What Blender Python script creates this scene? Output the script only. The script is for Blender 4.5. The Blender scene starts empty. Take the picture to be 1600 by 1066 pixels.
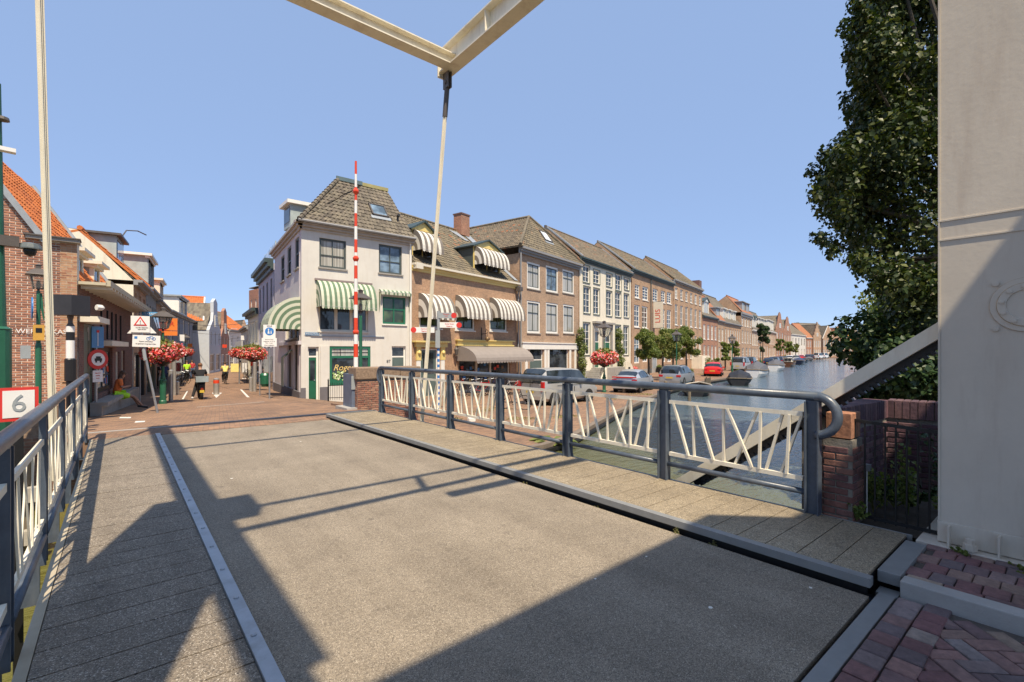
import bpy, math, random
from mathutils import Vector, Matrix
import numpy as np
R = random.Random(7)
NR = np.random.RandomState(5)
rad = math.radians
SC = bpy.context.scene
COL = SC.collection

# ------------------------------------------------------------ camera
EYE = 1.7
YAW = math.atan(615/744.)          # camera turned clockwise from the bridge axis (+Y)
cd = bpy.data.cameras.new('camera')
cam = bpy.data.objects.new('camera', cd)
COL.objects.link(cam)
cam.location = (0, 0, EYE)
cam.rotation_euler = (rad(90), 0, -YAW)
cd.sensor_width = 36.0
cd.lens = 744/1600*36
cd.shift_y = 15/1600.
cd.clip_start = .05
cd.clip_end = 5000
SC.camera = cam

# ------------------------------------------------------------ sky, sun, exposure
SUN = Vector((.19, .56, -1.0)).normalized()      # direction the light travels
elev = math.asin(-SUN.z)
w = bpy.data.worlds.new('World')
SC.world = w
w.use_nodes = True
nt = w.node_tree
bg = nt.nodes['Background']
sky = nt.nodes.new('ShaderNodeTexSky')
sky.sky_type = 'NISHITA'
sky.sun_disc = False
sky.sun_elevation = elev
sky.sun_rotation = math.atan2(-SUN.x, -SUN.y)
sky.air_density = 1.0
sky.dust_density = .0
sky.altitude = 2500
sky.ozone_density = 2.4
# the photograph's sky is an even pale blue: the sky texture softened towards it
mxs = nt.nodes.new('ShaderNodeMix'); mxs.data_type = 'RGBA'; mxs.inputs[0].default_value = .76
mxs.inputs[7].default_value = (1.8, 2.55, 4.1, 1)
nt.links.new(sky.outputs[0], mxs.inputs[6])
nt.links.new(mxs.outputs[2], bg.inputs[0])
bg.inputs[1].default_value = .15
sl = bpy.data.lights.new('sun', 'SUN')
sl.energy = 5.0
sl.angle = rad(.5)
sl.color = (1.0, .86, .66)
so = bpy.data.objects.new('sun', sl)
COL.objects.link(so)
so.rotation_euler = SUN.to_track_quat('-Z', 'Y').to_euler()
so.location = (-5, -15, 30)
SC.view_settings.view_transform = 'Standard'
SC.view_settings.look = 'None'
SC.view_settings.gamma = 1
SC.view_settings.exposure = .45
SC.view_settings.use_curve_mapping = False

# ------------------------------------------------------------ where things stand
S_, C_ = math.sin(YAW), math.cos(YAW)
def ray(px, py=548.):
    a = (px-800)/744.
    return (S_+a*C_, C_-a*S_, -(py-548)/744.)
def at(px, D):
    r = ray(px)
    return (r[0]*D, r[1]*D)
def zat(py, D):
    return EYE+(548-py)*D/744.
def smooth(t):
    t = min(1., max(0., t))
    return t*t*(3-2*t)
def interp(x, pts):
    if x <= pts[0][0]: return pts[0][1]
    for (a, b), (c, d) in zip(pts, pts[1:]):
        if x <= c: return b+(d-b)*(x-a)/(c-a)
    return pts[-1][1]
def g(x, y):
    """height of the far bank: a ramp down from the bridge, the quay lower to the right"""
    zs = interp(y, [(13.05, 0), (20, -.33), (26, -.6), (38, -.85), (60, -1.05), (1e4, -1.05)])
    if x > 5.61:
        if y < 13.95: return -1.05
        k = smooth((x-5.6)/4.6)
        return zs*(1-k)-1.05*k
    return zs
def gp(px, py):
    """the ground point seen at a pixel"""
    lo, hi = 5., 400.
    for _ in range(50):
        m = (lo+hi)/2
        x, y = at(px, m)
        if zat(py, m) > g(x, y): lo = m
        else: hi = m
    return at(px, lo)+(g(*at(px, lo)), lo)
QE = [(5.62, 9.9), (9.46, 10.0), (11.06, 10.4), (17, 13.3), (28.3, 18.07), (38.4, 21.4), (49.2, 23.4)]
for px, D in ((1200, 70), (1240, 107), (1262, 140), (1290, 190), (1345, 214)):
    QE.append(at(px, D))
QE += [(QE[-1][0]+60, QE[-1][1]-30)]

# ------------------------------------------------------------ materials
MATS = {}
def nodes(name):
    m = bpy.data.materials.new(name)
    m.use_nodes = True
    n = m.node_tree
    return m, n, n.nodes['Principled BSDF']
def add(n, t, **kw):
    x = n.nodes.new(t)
    for k, v in kw.items():
        if k in x.bl_rna.properties and k not in x.inputs: setattr(x, k, v)
        else: x.inputs[k].default_value = v
    return x
def ramp(n, fac, stops):
    r = n.nodes.new('ShaderNodeValToRGB')
    e = r.color_ramp.elements
    while len(e) < len(stops): e.new(.5)
    for i, (p, c) in enumerate(stops):
        e[i].position = p
        e[i].color = (c[0], c[1], c[2], 1)
    n.links.new(fac, r.inputs[0])
    return r.outputs[0]
def mixc(n, f, a, b, mode='MIX'):
    x = n.nodes.new('ShaderNodeMix')
    x.data_type = 'RGBA'
    x.blend_type = mode
    for s, v in ((0, f), (6, a), (7, b)):
        if hasattr(v, 'is_linked') or hasattr(v, 'links'): n.links.new(v, x.inputs[s])
        elif s: x.inputs[s].default_value = (v[0], v[1], v[2], 1)
        else: x.inputs[s].default_value = v
    return x.outputs[2]
def noise(n, vec, scale, detail=4, rough=.55):
    x = add(n, 'ShaderNodeTexNoise', Scale=scale, Detail=detail, Roughness=rough)
    if vec is not None: n.links.new(vec, x.inputs[0])
    return x.outputs[0]
def bump(n, h, b, strength=.3, dist=.02):
    x = add(n, 'ShaderNodeBump', Strength=strength, Distance=dist)
    n.links.new(h, x.inputs['Height'])
    n.links.new(x.outputs[0], b.inputs['Normal'])
def mul(c, k): return tuple(min(1, max(0, v*k)) for v in c)

def plain(name, c, rough=.55, metal=0., var=.18, scale=3., bs=.15, spec=.5, dirt=None, fine=60):
    if name in MATS: return MATS[name]
    m, n, b = nodes(name)
    tc = add(n, 'ShaderNodeTexCoord')
    o = tc.outputs['Object']
    f = noise(n, o, scale, 6, .65)
    col = ramp(n, f, [(.3, mul(c, 1-var)), (.7, mul(c, 1+var*.6))])
    if dirt:
        mp = add(n, 'ShaderNodeMapping')
        mp.inputs['Scale'].default_value = (2.2, 2.2, .35)
        n.links.new(o, mp.inputs[0])
        f2 = noise(n, mp.outputs[0], 2.0, 8, .7)
        k = ramp(n, f2, [(.5, (0, 0, 0)), (.78, (.75, .75, .75))])
        col = mixc(n, k, col, dirt)
    n.links.new(col, b.inputs['Base Color'])
    b.inputs['Roughness'].default_value = rough
    b.inputs['Metallic'].default_value = metal
    b.inputs['Specular IOR Level'].default_value = spec
    if bs: bump(n, noise(n, o, fine, 3), b, bs, .01)
    MATS[name] = m
    return m

def brickmat(name, c1, c2, mortar, bw=.215, rh=.064, mw=.011, stain=(.12, .1, .08), bs=.5):
    if name in MATS: return MATS[name]
    m, n, b = nodes(name)
    uv = add(n, 'ShaderNodeTexCoord').outputs['UV']
    br = add(n, 'ShaderNodeTexBrick', Scale=1.0)
    br.inputs['Brick Width'].default_value = bw
    br.inputs['Row Height'].default_value = rh
    br.inputs['Mortar Size'].default_value = mw*.5
    br.inputs['Mortar Smooth'].default_value = .15
    br.inputs['Bias'].default_value = -.1
    br.inputs['Color1'].default_value = (*c1, 1)
    br.inputs['Color2'].default_value = (*c2, 1)
    br.inputs['Mortar'].default_value = (*mortar, 1)
    n.links.new(uv, br.inputs[0])
    f = noise(n, uv, .7, 8, .7)
    k = ramp(n, f, [(.42, (0, 0, 0)), (.75, (.55, .55, .55))])
    col = mixc(n, k, br.outputs[0], stain)
    f2 = noise(n, uv, 9, 3)
    k2 = ramp(n, f2, [(.35, (.8, .8, .8)), (.7, (1.12, 1.1, 1.08))])
    col = mixc(n, 1., col, k2, 'MULTIPLY')
    n.links.new(col, b.inputs['Base Color'])
    b.inputs['Roughness'].default_value = .85
    inv = add(n, 'ShaderNodeMath', operation='SUBTRACT')
    inv.inputs[0].default_value = 1
    n.links.new(br.outputs[1], inv.inputs[1])
    bump(n, inv.outputs[0], b, bs, .012)
    MATS[name] = m
    return m

def tilemat(name, stops, tw=.24, th=.3, moss=None):
    """colour per roof tile: noise cell of the UV in metres"""
    if name in MATS: return MATS[name]
    m, n, b = nodes(name)
    uv = add(n, 'ShaderNodeTexCoord').outputs['UV']
    d = add(n, 'ShaderNodeVectorMath', operation='DIVIDE')
    d.inputs[1].default_value = (tw, th, 1)
    n.links.new(uv, d.inputs[0])
    fl = add(n, 'ShaderNodeVectorMath', operation='FLOOR')
    n.links.new(d.outputs[0], fl.inputs[0])
    wn = add(n, 'ShaderNodeTexWhiteNoise')
    n.links.new(fl.outputs[0], wn.inputs[0])
    col = ramp(n, wn.outputs[0], stops)
    f = noise(n, uv, .8, 6, .7)
    k = ramp(n, f, [(.45, (0, 0, 0)), (.7, (.6, .6, .6))])
    col = mixc(n, k, col, moss or (.09, .085, .06))
    f3 = noise(n, uv, 14, 4, .7)
    k3 = ramp(n, f3, [(.3, (.7, .7, .7)), (.7, (1.2, 1.18, 1.1))])
    col = mixc(n, 1., col, k3, 'MULTIPLY')
    n.links.new(col, b.inputs['Base Color'])
    b.inputs['Roughness'].default_value = .8
    bump(n, f3, b, .3, .01)
    MATS[name] = m
    return m

def stripemat(name, c1, c2, pitch):
    if name in MATS: return MATS[name]
    m, n, b = nodes(name)
    uv = add(n, 'ShaderNodeTexCoord').outputs['UV']
    sp = add(n, 'ShaderNodeSeparateXYZ')
    n.links.new(uv, sp.inputs[0])
    dv = add(n, 'ShaderNodeMath', operation='DIVIDE')
    n.links.new(sp.outputs[0], dv.inputs[0])
    dv.inputs[1].default_value = pitch
    fr = add(n, 'ShaderNodeMath', operation='FRACT')
    n.links.new(dv.outputs[0], fr.inputs[0])
    gt = add(n, 'ShaderNodeMath', operation='GREATER_THAN')
    n.links.new(fr.outputs[0], gt.inputs[0])
    gt.inputs[1].default_value = .5
    col = mixc(n, gt.outputs[0], c1, c2)
    f = noise(n, uv, 3, 4)
    k = ramp(n, f, [(.3, (.85, .84, .8)), (.7, (1, 1, 1))])
    n.links.new(mixc(n, 1., col, k, 'MULTIPLY'), b.inputs['Base Color'])
    b.inputs['Roughness'].default_value = .8
    # thin canvas lets some light through
    b.inputs['Transmission Weight'].default_value = 0.0
    MATS[name] = m
    return m

def glassmat(name, c=(.02, .025, .03), rough=.03, curtain=None):
    if name in MATS: return MATS[name]
    m, n, b = nodes(name)
    o = add(n, 'ShaderNodeTexCoord').outputs['Object']
    if curtain:
        mp = add(n, 'ShaderNodeMapping')
        mp.inputs['Scale'].default_value = (9, 9, .3)
        n.links.new(o, mp.inputs[0])
        f = noise(n, mp.outputs[0], 1.5, 3)
        col = ramp(n, f, [(.35, mul(curtain, .55)), (.65, curtain)])
    else:
        f = noise(n, o, 1.3, 3)
        col = ramp(n, f, [(.4, c), (.62, mul(c, 3.2))])
    n.links.new(col, b.inputs['Base Color'])
    b.inputs['Roughness'].default_value = rough
    b.inputs['Specular IOR Level'].default_value = .8
    bump(n, noise(n, o, 1.6, 2), b, .12, .05)
    MATS[name] = m
    return m

def leafmat(name, ca, cb, cc, trans=.25):
    if name in MATS: return MATS[name]
    m, n, b = nodes(name)
    ge = add(n, 'ShaderNodeNewGeometry')
    col = ramp(n, ge.outputs['Random Per Island'], [(0., ca), (.6, cb), (1., cc)])
    n.links.new(col, b.inputs['Base Color'])
    b.inputs['Roughness'].default_value = .45
    b.inputs['Specular IOR Level'].default_value = .35
    if trans:
        tr = add(n, 'ShaderNodeBsdfTranslucent')
        n.links.new(mixc(n, 1., col, (1.3, 1.5, .6), 'MULTIPLY'), tr.inputs[0])
        mx = add(n, 'ShaderNodeMixShader')
        mx.inputs[0].default_value = trans
        n.links.new(b.outputs[0], mx.inputs[1])
        n.links.new(tr.outputs[0], mx.inputs[2])
        n.links.new(mx.outputs[0], n.nodes['Material Output'].inputs[0])
    MATS[name] = m
    return m

def piecemat(name, stops, rough=.8, bs=.4, sc=25):
    """bricks and planks: a colour per piece"""
    if name in MATS: return MATS[name]
    m, n, b = nodes(name)
    ge = add(n, 'ShaderNodeNewGeometry')
    oi = add(n, 'ShaderNodeObjectInfo')
    s = add(n, 'ShaderNodeMath', operation='ADD')
    n.links.new(ge.outputs['Random Per Island'], s.inputs[0])
    n.links.new(oi.outputs['Random'], s.inputs[1])
    fr = add(n, 'ShaderNodeMath', operation='FRACT')
    n.links.new(s.outputs[0], fr.inputs[0])
    col = ramp(n, fr.outputs[0], stops)
    ps = ge.outputs['Position']
    f = noise(n, ps, sc, 5, .7)
    k = ramp(n, f, [(.3, (.72, .72, .72)), (.7, (1.2, 1.18, 1.15))])
    col = mixc(n, 1., col, k, 'MULTIPLY')
    f2 = noise(n, ps, 2.2, 5, .7)
    k2 = ramp(n, f2, [(.4, (.75, .75, .75)), (.6, (1.1, 1.1, 1.1))])
    col = mixc(n, 1., col, k2, 'MULTIPLY')
    n.links.new(col, b.inputs['Base Color'])
    b.inputs['Roughness'].default_value = rough
    bump(n, f, b, bs, .01)
    MATS[name] = m
    return m

def gritmat(name, lo, mid, hi, scale=220, patch=1.2):
    """epoxy grit wearing surface: fine pale and dark grains"""
    if name in MATS: return MATS[name]
    m, n, b = nodes(name)
    ps = add(n, 'ShaderNodeNewGeometry').outputs['Position']
    v = add(n, 'ShaderNodeTexVoronoi', Scale=scale)
    n.links.new(ps, v.inputs[0])
    sp = add(n, 'ShaderNodeSeparateColor')
    n.links.new(v.outputs['Color'], sp.inputs[0])
    col = ramp(n, sp.outputs[0], [(0., lo), (.45, mid), (.86, mid), (1., hi)])
    f = noise(n, ps, patch, 7, .65)
    k = ramp(n, f, [(.3, (.8, .79, .78)), (.7, (1.12, 1.12, 1.12))])
    col = mixc(n, 1., col, k, 'MULTIPLY')
    f4 = noise(n, ps, 7, 5, .7)
    k4 = ramp(n, f4, [(.57, (0, 0, 0)), (.7, (.45, .45, .45))])
    col = mixc(n, k4, col, mul(lo, 1.1))
    # small dark gum spots and faint wheel tracks along the bridge
    vs = add(n, 'ShaderNodeTexVoronoi', Scale=1.35); n.links.new(ps, vs.inputs[0])
    ks = ramp(n, vs.outputs['Distance'], [(0., (.6, .6, .6)), (.035, (.5, .5, .5)), (.05, (0, 0, 0))])
    col = mixc(n, ks, col, mul(lo, .8))
    mp = add(n, 'ShaderNodeMapping'); mp.inputs['Scale'].default_value = (1.6, .07, 1); n.links.new(ps, mp.inputs[0])
    kt = ramp(n, noise(n, mp.outputs[0], 1.3, 4, .6), [(.35, (.86, .85, .84)), (.65, (1.08, 1.08, 1.08))])
    col = mixc(n, 1., col, kt, 'MULTIPLY')
    f5 = noise(n, ps, 45, 4, .6)
    k5 = ramp(n, f5, [(.35, (.85, .85, .85)), (.65, (1.1, 1.1, 1.1))])
    col = mixc(n, 1., col, k5, 'MULTIPLY')
    n.links.new(col, b.inputs['Base Color'])
    b.inputs['Roughness'].default_value = .75
    bump(n, sp.outputs[1], b, .5, .004)
    MATS[name] = m
    return m

# ------------------------------------------------------------ mesh builder
class MB:
    def __init__(s): s.v = []; s.f = []; s.m = []; s.u = []
    def face(s, pts, mi=0, uv=None):
        k = len(s.v)
        s.v += [tuple(p) for p in pts]
        s.f.append(tuple(range(k, k+len(pts)))); s.m.append(mi); s.u.append(uv)
    def faces(s, verts, fs, mi=0):
        k = len(s.v)
        s.v += [tuple(p) for p in verts]
        for f in fs:
            s.f.append(tuple(i+k for i in f)); s.m.append(mi); s.u.append(None)
    def box(s, x0, x1, y0, y1, z0, z1, mi=0):
        if x0 > x1: x0, x1 = x1, x0
        if y0 > y1: y0, y1 = y1, y0
        if z0 > z1: z0, z1 = z1, z0
        s.faces([(x0,y0,z0),(x1,y0,z0),(x1,y1,z0),(x0,y1,z0),(x0,y0,z1),(x1,y0,z1),(x1,y1,z1),(x0,y1,z1)],
                [(0,3,2,1),(4,5,6,7),(0,1,5,4),(1,2,6,5),(2,3,7,6),(3,0,4,7)], mi)
        return s
    def beam(s, p, q, w, h, mi=0, up=(0,0,1)):
        p, q = Vector(p), Vector(q)
        d = (q-p).normalized()
        a = d.cross(Vector(up))
        if a.length < 1e-4: a = d.cross(Vector((1,0,0)))
        a.normalize(); b = a.cross(d).normalized()
        a *= w/2; b *= h/2
        vs = [p-a-b, p+a-b, p+a+b, p-a+b, q-a-b, q+a-b, q+a+b, q-a+b]
        s.faces(vs, [(0,1,2,3),(7,6,5,4),(0,4,5,1),(1,5,6,2),(2,6,7,3),(3,7,4,0)], mi)
        return s
    def tube(s, pts, r, n=8, mi=0, cap=True):
        pts = [Vector(p) for p in pts]
        rs = r if isinstance(r, (list, tuple)) else [r]*len(pts)
        k = len(s.v); ref = None
        for i, p in enumerate(pts):
            d = (pts[min(i+1, len(pts)-1)]-pts[max(i-1, 0)])
            if d.length < 1e-9: d = Vector((0,0,1))
            d.normalize()
            if ref is None:
                ref = d.cross(Vector((0,0,1)))
                if ref.length < 1e-3: ref = d.cross(Vector((1,0,0)))
            a = (ref-d*ref.dot(d)).normalized(); ref = a; b = d.cross(a)
            for j in range(n):
                t = 2*math.pi*j/n
                s.v.append(tuple(p+(a*math.cos(t)+b*math.sin(t))*rs[i]))
        for i in range(len(pts)-1):
            for j in range(n):
                j2 = (j+1) % n
                s.f.append((k+i*n+j, k+i*n+j2, k+(i+1)*n+j2, k+(i+1)*n+j)); s.m.append(mi); s.u.append(None)
        if cap:
            s.f.append(tuple(k+j for j in range(n))[::-1]); s.m.append(mi); s.u.append(None)
            e = k+(len(pts)-1)*n
            s.f.append(tuple(e+j for j in range(n))); s.m.append(mi); s.u.append(None)
        return s
    def lathe(s, prof, n=12, o=(0,0,0), mi=0, axis='z'):
        k = len(s.v)
        for r, z in prof:
            for j in range(n):
                t = 2*math.pi*(j+.5)/n
                c, q = r*math.cos(t), r*math.sin(t)
                if axis == 'z': s.v.append((o[0]+c, o[1]+q, o[2]+z))
                elif axis == 'y': s.v.append((o[0]+c, o[1]+z, o[2]+q))
                else: s.v.append((o[0]+z, o[1]+c, o[2]+q))
        for i in range(len(prof)-1):
            for j in range(n):
                j2 = (j+1) % n
                s.f.append((k+i*n+j, k+i*n+j2, k+(i+1)*n+j2, k+(i+1)*n+j)); s.m.append(mi); s.u.append(None)
        if prof[0][0] > .001: s.f.append(tuple(k+j for j in range(n))[::-1]); s.m.append(mi); s.u.append(None)
        if prof[-1][0] > .001:
            e = k+(len(prof)-1)*n
            s.f.append(tuple(e+j for j in range(n))); s.m.append(mi); s.u.append(None)
        return s
    def prism(s, pts, ext, mi=0):
        """closed polygon (3D points) pushed along a vector"""
        n = len(pts); e = Vector(ext)
        a = [Vector(p) for p in pts]
        vs = a+[p+e for p in a]
        fs = [tuple(range(n))[::-1], tuple(range(n, 2*n))]+[(i, (i+1) % n, (i+1) % n+n, i+n) for i in range(n)]
        s.faces(vs, fs, mi)
        return s
    def build(s, name, mats, parent=None, smooth=False, stuff=False, label=None, autos=None):
        me = bpy.data.meshes.new(name)
        me.from_pydata(s.v, [], s.f)
        if not isinstance(mats, (list, tuple)): mats = [mats]
        for m in mats: me.materials.append(m)
        if len(mats) > 1: me.polygons.foreach_set('material_index', s.m)
        if smooth: me.polygons.foreach_set('use_smooth', [True]*len(s.f))
        uvl = me.uv_layers.new(name='UVMap')
        me.update()
        buf = []
        V = s.v
        for p, uv in zip(me.polygons, s.u):
            if uv is not None:
                for c in uv: buf += [c[0], c[1]]
            else:
                nn = p.normal
                ax, ay, az = abs(nn.x), abs(nn.y), abs(nn.z)
                for vi in p.vertices:
                    x, y, z = V[vi]
                    if az > .75: buf += [x, y]
                    elif ay >= ax: buf += [x, z]
                    else: buf += [y, z]
        uvl.data.foreach_set('uv', buf)
        o = bpy.data.objects.new(name, me)
        COL.objects.link(o)
        if parent is not None: o.parent = parent
        if stuff: o['kind'] = 'stuff'
        if label: o['label'] = label
        if autos:
            bv = o.modifiers.new('bevel', 'BEVEL'); bv.width = autos; bv.segments = 2; bv.limit_method = 'ANGLE'; bv.angle_limit = rad(40)
        return o

def thing(name, label, cat, loc=(0,0,0), rz=0., group=None):
    o = bpy.data.objects.new(name, None)
    o.empty_display_size = .3
    COL.objects.link(o)
    o.location = loc; o.rotation_euler = (0, 0, rz)
    o['label'] = label; o['category'] = cat
    if group: o['group'] = group
    return o
def tag(o, label=None, cat=None, group=None, kind=None):
    if label: o['label'] = label
    if cat: o['category'] = cat
    if group: o['group'] = group
    if kind: o['kind'] = kind
    return o
def copy_tree(o, loc=None, rz=None, label=None, par=None):
    c = o.copy(); COL.objects.link(c)
    if par is not None: c.parent = par
    if loc is not None: c.location = loc
    if rz is not None: c.rotation_euler = (0, 0, rz)
    if label: c['label'] = label
    for ch in list(o.children): copy_tree(ch, par=c)
    return c
def text(par, s, size, loc, rot, mat, name='lettering', align='CENTER', ext=.002, shear=0., xs=1.):
    cu = bpy.data.curves.new(name, 'FONT')
    cu.body = s; cu.size = size; cu.align_x = align; cu.align_y = 'CENTER'; cu.extrude = ext; cu.shear = shear
    cu.resolution_u = 3
    t = bpy.data.objects.new('tmp', cu)
    COL.objects.link(t)
    dg = bpy.context.evaluated_depsgraph_get()
    me = bpy.data.meshes.new_from_object(t.evaluated_get(dg))
    bpy.data.objects.remove(t)
    me.materials.clear(); me.materials.append(mat)
    o = bpy.data.objects.new(name, me)
    COL.objects.link(o)
    o.parent = par; o.location = loc; o.rotation_euler = rot; o.scale = (xs, 1, 1)
    return o

# ------------------------------------------------------------ palette
white = plain('white_paint', (.78, .76, .7), .5, var=.06)
cream = plain('cream_paint', (.72, .67, .55), .5, var=.08)
bridgewhite = plain('bridge_cream_paint', (.78, .72, .58), .45, var=.07, dirt=(.5, .42, .32))
towerpaint = plain('tower_grey_paint', (.60, .535, .44), .5, var=.1, scale=1.1, bs=.12, dirt=(.46, .38, .3), fine=22)
railpaint = plain('rail_dark_blue_paint', (.075, .095, .125), .34, var=.3, scale=7, spec=.5, bs=.12, dirt=(.16, .17, .18))
railworn = plain('rail_worn_blue_paint', (.09, .12, .16), .3, var=.3, spec=.6, bs=.1)
galv = plain('galvanised_steel', (.42, .44, .46), .4, metal=.7, var=.15, bs=.08)
kerbsteel = plain('kerb_steel', (.25, .255, .25), .5, metal=.1, var=.12, scale=6)
stripsteel = plain('pale_kerb_strip', (.42, .45, .48), .5, metal=.1, var=.15, scale=5, dirt=(.25, .25, .24))
blacksteel = plain('black_steel', (.012, .012, .013), .45, var=.2)
darkmetal = plain('dark_lamp_metal', (.10, .085, .075), .5, var=.2)
greenpaint = plain('lamp_green_paint', (.025, .125, .07), .4, var=.15)
darkgreen = plain('door_dark_green', (.018, .12, .065), .35, var=.12)
olive = plain('olive_shutter_paint', (.14, .17, .13), .5, var=.1)
greydoor = plain('grey_green_door_paint', (.1, .14, .13), .45, var=.1)
framedark = plain('dark_window_paint', (.07, .085, .08), .45, var=.1)
framegrey = plain('grey_window_paint', (.32, .35, .36), .45, var=.1)
framegreen = plain('green_window_paint', (.02, .14, .08), .4, var=.1)
yellow = plain('yellow_trim_paint', (.72, .56, .2), .5, var=.06)
stucco = plain('white_stucco', (.64, .615, .555), .85, var=.07, scale=1.2, bs=.3, dirt=(.55, .5, .42), fine=35)
stuccogrey = plain('side_stucco', (.60, .56, .56), .85, var=.07, scale=1.2, bs=.3, dirt=(.45, .4, .4), fine=35)
stuccocream = plain('cream_stucco', (.78, .715, .58), .85, var=.1, scale=.9, bs=.3, dirt=(.45, .4, .3), fine=30)
stone = plain('grey_stone', (.33, .31, .28), .85, var=.2, bs=.3)
plinthgrey = plain('grey_plinth', (.15, .14, .15), .8, var=.15)
lead = plain('lead_sheet', (.3, .33, .36), .5, var=.2)
zinc = plain('grey_cornice_paint', (.27, .27, .27), .6, var=.12)
corndark = plain('dark_green_cornice_paint', (.045, .07, .07), .5, var=.12)
browncloth = plain('taupe_canvas', (.27, .235, .21), .85, var=.1)
concrete = plain('pale_concrete', (.38, .365, .34), .85, var=.15, bs=.3)
wood = plain('weathered_wood', (.2, .16, .11), .85, var=.35, scale=8)
woodpale = plain('pale_worn_wood', (.45, .41, .34), .85, var=.25, scale=6)
rubber = plain('black_rubber', (.018, .018, .018), .8, var=.1)
rimmat = plain('alloy', (.5, .5, .52), .3, metal=.8, var=.05, bs=0)
signwhite = plain('sign_white', (.78, .77, .74), .4, var=.03, bs=0)
signred = plain('sign_red', (.62, .04, .03), .4, var=.05, bs=0)
signblue = plain('sign_blue', (.04, .2, .52), .4, var=.05, bs=0)
signblack = plain('sign_black', (.02, .02, .02), .5, var=.05, bs=0)
plaqueblue = plain('plaque_blue', (.05, .17, .33), .4, var=.05, bs=0)
gold = plain('gold_letter', (.75, .55, .2), .4, var=.05, bs=0)
redbar = plain('barrier_red', (.68, .06, .02), .4, var=.06, bs=0)
orangeflag = plain('orange_cloth', (.75, .2, .03), .8, var=.08)
glass = glassmat('window_glass')
glassb = glassmat('window_glass_blue', (.07, .1, .13))
glassc = glassmat('window_with_net_curtain', curtain=(.5, .49, .44))
glassg = glassmat('window_with_green_reflection', (.03, .045, .02))
glassw = glassmat('dormer_pale_glass', (.3, .36, .38), .08)
glasscar = glassmat('car_glass', (.015, .02, .025), .02)
b_tan = brickmat('tan_brick', (.52, .30, .17), (.42, .23, .125), (.50, .42, .33))
b_brown = brickmat('brown_brick', (.50, .32, .20), (.40, .25, .155), (.48, .42, .34))
b_orange = brickmat('orange_brick', (.52, .31, .18), (.42, .25, .14), (.50, .42, .32))
b_red = brickmat('red_brick', (.45, .2, .12), (.35, .15, .09), (.42, .34, .26))
b_dark = brickmat('dark_red_brick', (.2, .085, .065), (.13, .06, .05), (.22, .18, .16))
b_old = brickmat('old_wall_brick', (.30, .15, .1), (.17, .09, .07), (.28, .25, .2), stain=(.2, .17, .1))
gt = tilemat('grey_roof_tiles', [(0, (.10, .082, .065)), (.4, (.16, .135, .105)), (.75, (.205, .175, .13)), (1, (.13, .105, .085))])
gt2 = tilemat('brown_roof_tiles', [(0, (.12, .10, .075)), (.5, (.18, .15, .105)), (.93, (.22, .18, .12)), (1, (.34, .12, .05))])
gto = tilemat('patched_roof_tiles', [(0, (.13, .105, .08)), (.5, (.2, .16, .115)), (.93, (.21, .17, .12)), (1, (.36, .13, .055))])
otf = tilemat('faded_orange_roof_tiles', [(0, (.32, .13, .06)), (.5, (.42, .17, .08)), (1, (.26, .12, .07))], moss=(.22, .12, .07))
ot = tilemat('orange_roof_tiles', [(0, (.5, .14, .035)), (.5, (.62, .19, .05)), (1, (.44, .12, .035))], moss=(.4, .14, .05))
dormgrey = plain('dormer_grey_board', (.36,.42,.42), .6)
# ------------------------------------------------------------ builders for houses
def wall_holes(mb, L, z0, z1, holes, rev=.14, mi=0, y=0., rmi=None):
    """front wall in the plane y, with openings and their reveals"""
    xs = sorted(set([0., L]+[h[0] for h in holes]+[h[1] for h in holes]))
    zs = sorted(set([z0, z1]+[h[2] for h in holes]+[h[3] for h in holes]))
    for i in range(len(xs)-1):
        for j in range(len(zs)-1):
            xm, zm = (xs[i]+xs[i+1])/2, (zs[j]+zs[j+1])/2
            if any(h[0] < xm < h[1] and h[2] < zm < h[3] for h in holes): continue
            mb.face([(xs[i],y,zs[j]),(xs[i+1],y,zs[j]),(xs[i+1],y,zs[j+1]),(xs[i],y,zs[j+1])], mi)
    if rmi is None: rmi = mi
    for a, b, c, d in [h[:4] for h in holes]:
        mb.face([(a,y,c),(a,y,d),(a,y+rev,d),(a,y+rev,c)], rmi)
        mb.face([(b,y,d),(b,y,c),(b,y+rev,c),(b,y+rev,d)], rmi)
        mb.face([(a,y,d),(b,y,d),(b,y+rev,d),(a,y+rev,d)], rmi)
        mb.face([(b,y,c),(a,y,c),(a,y+rev,c),(b,y+rev,c)], rmi)

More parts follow.
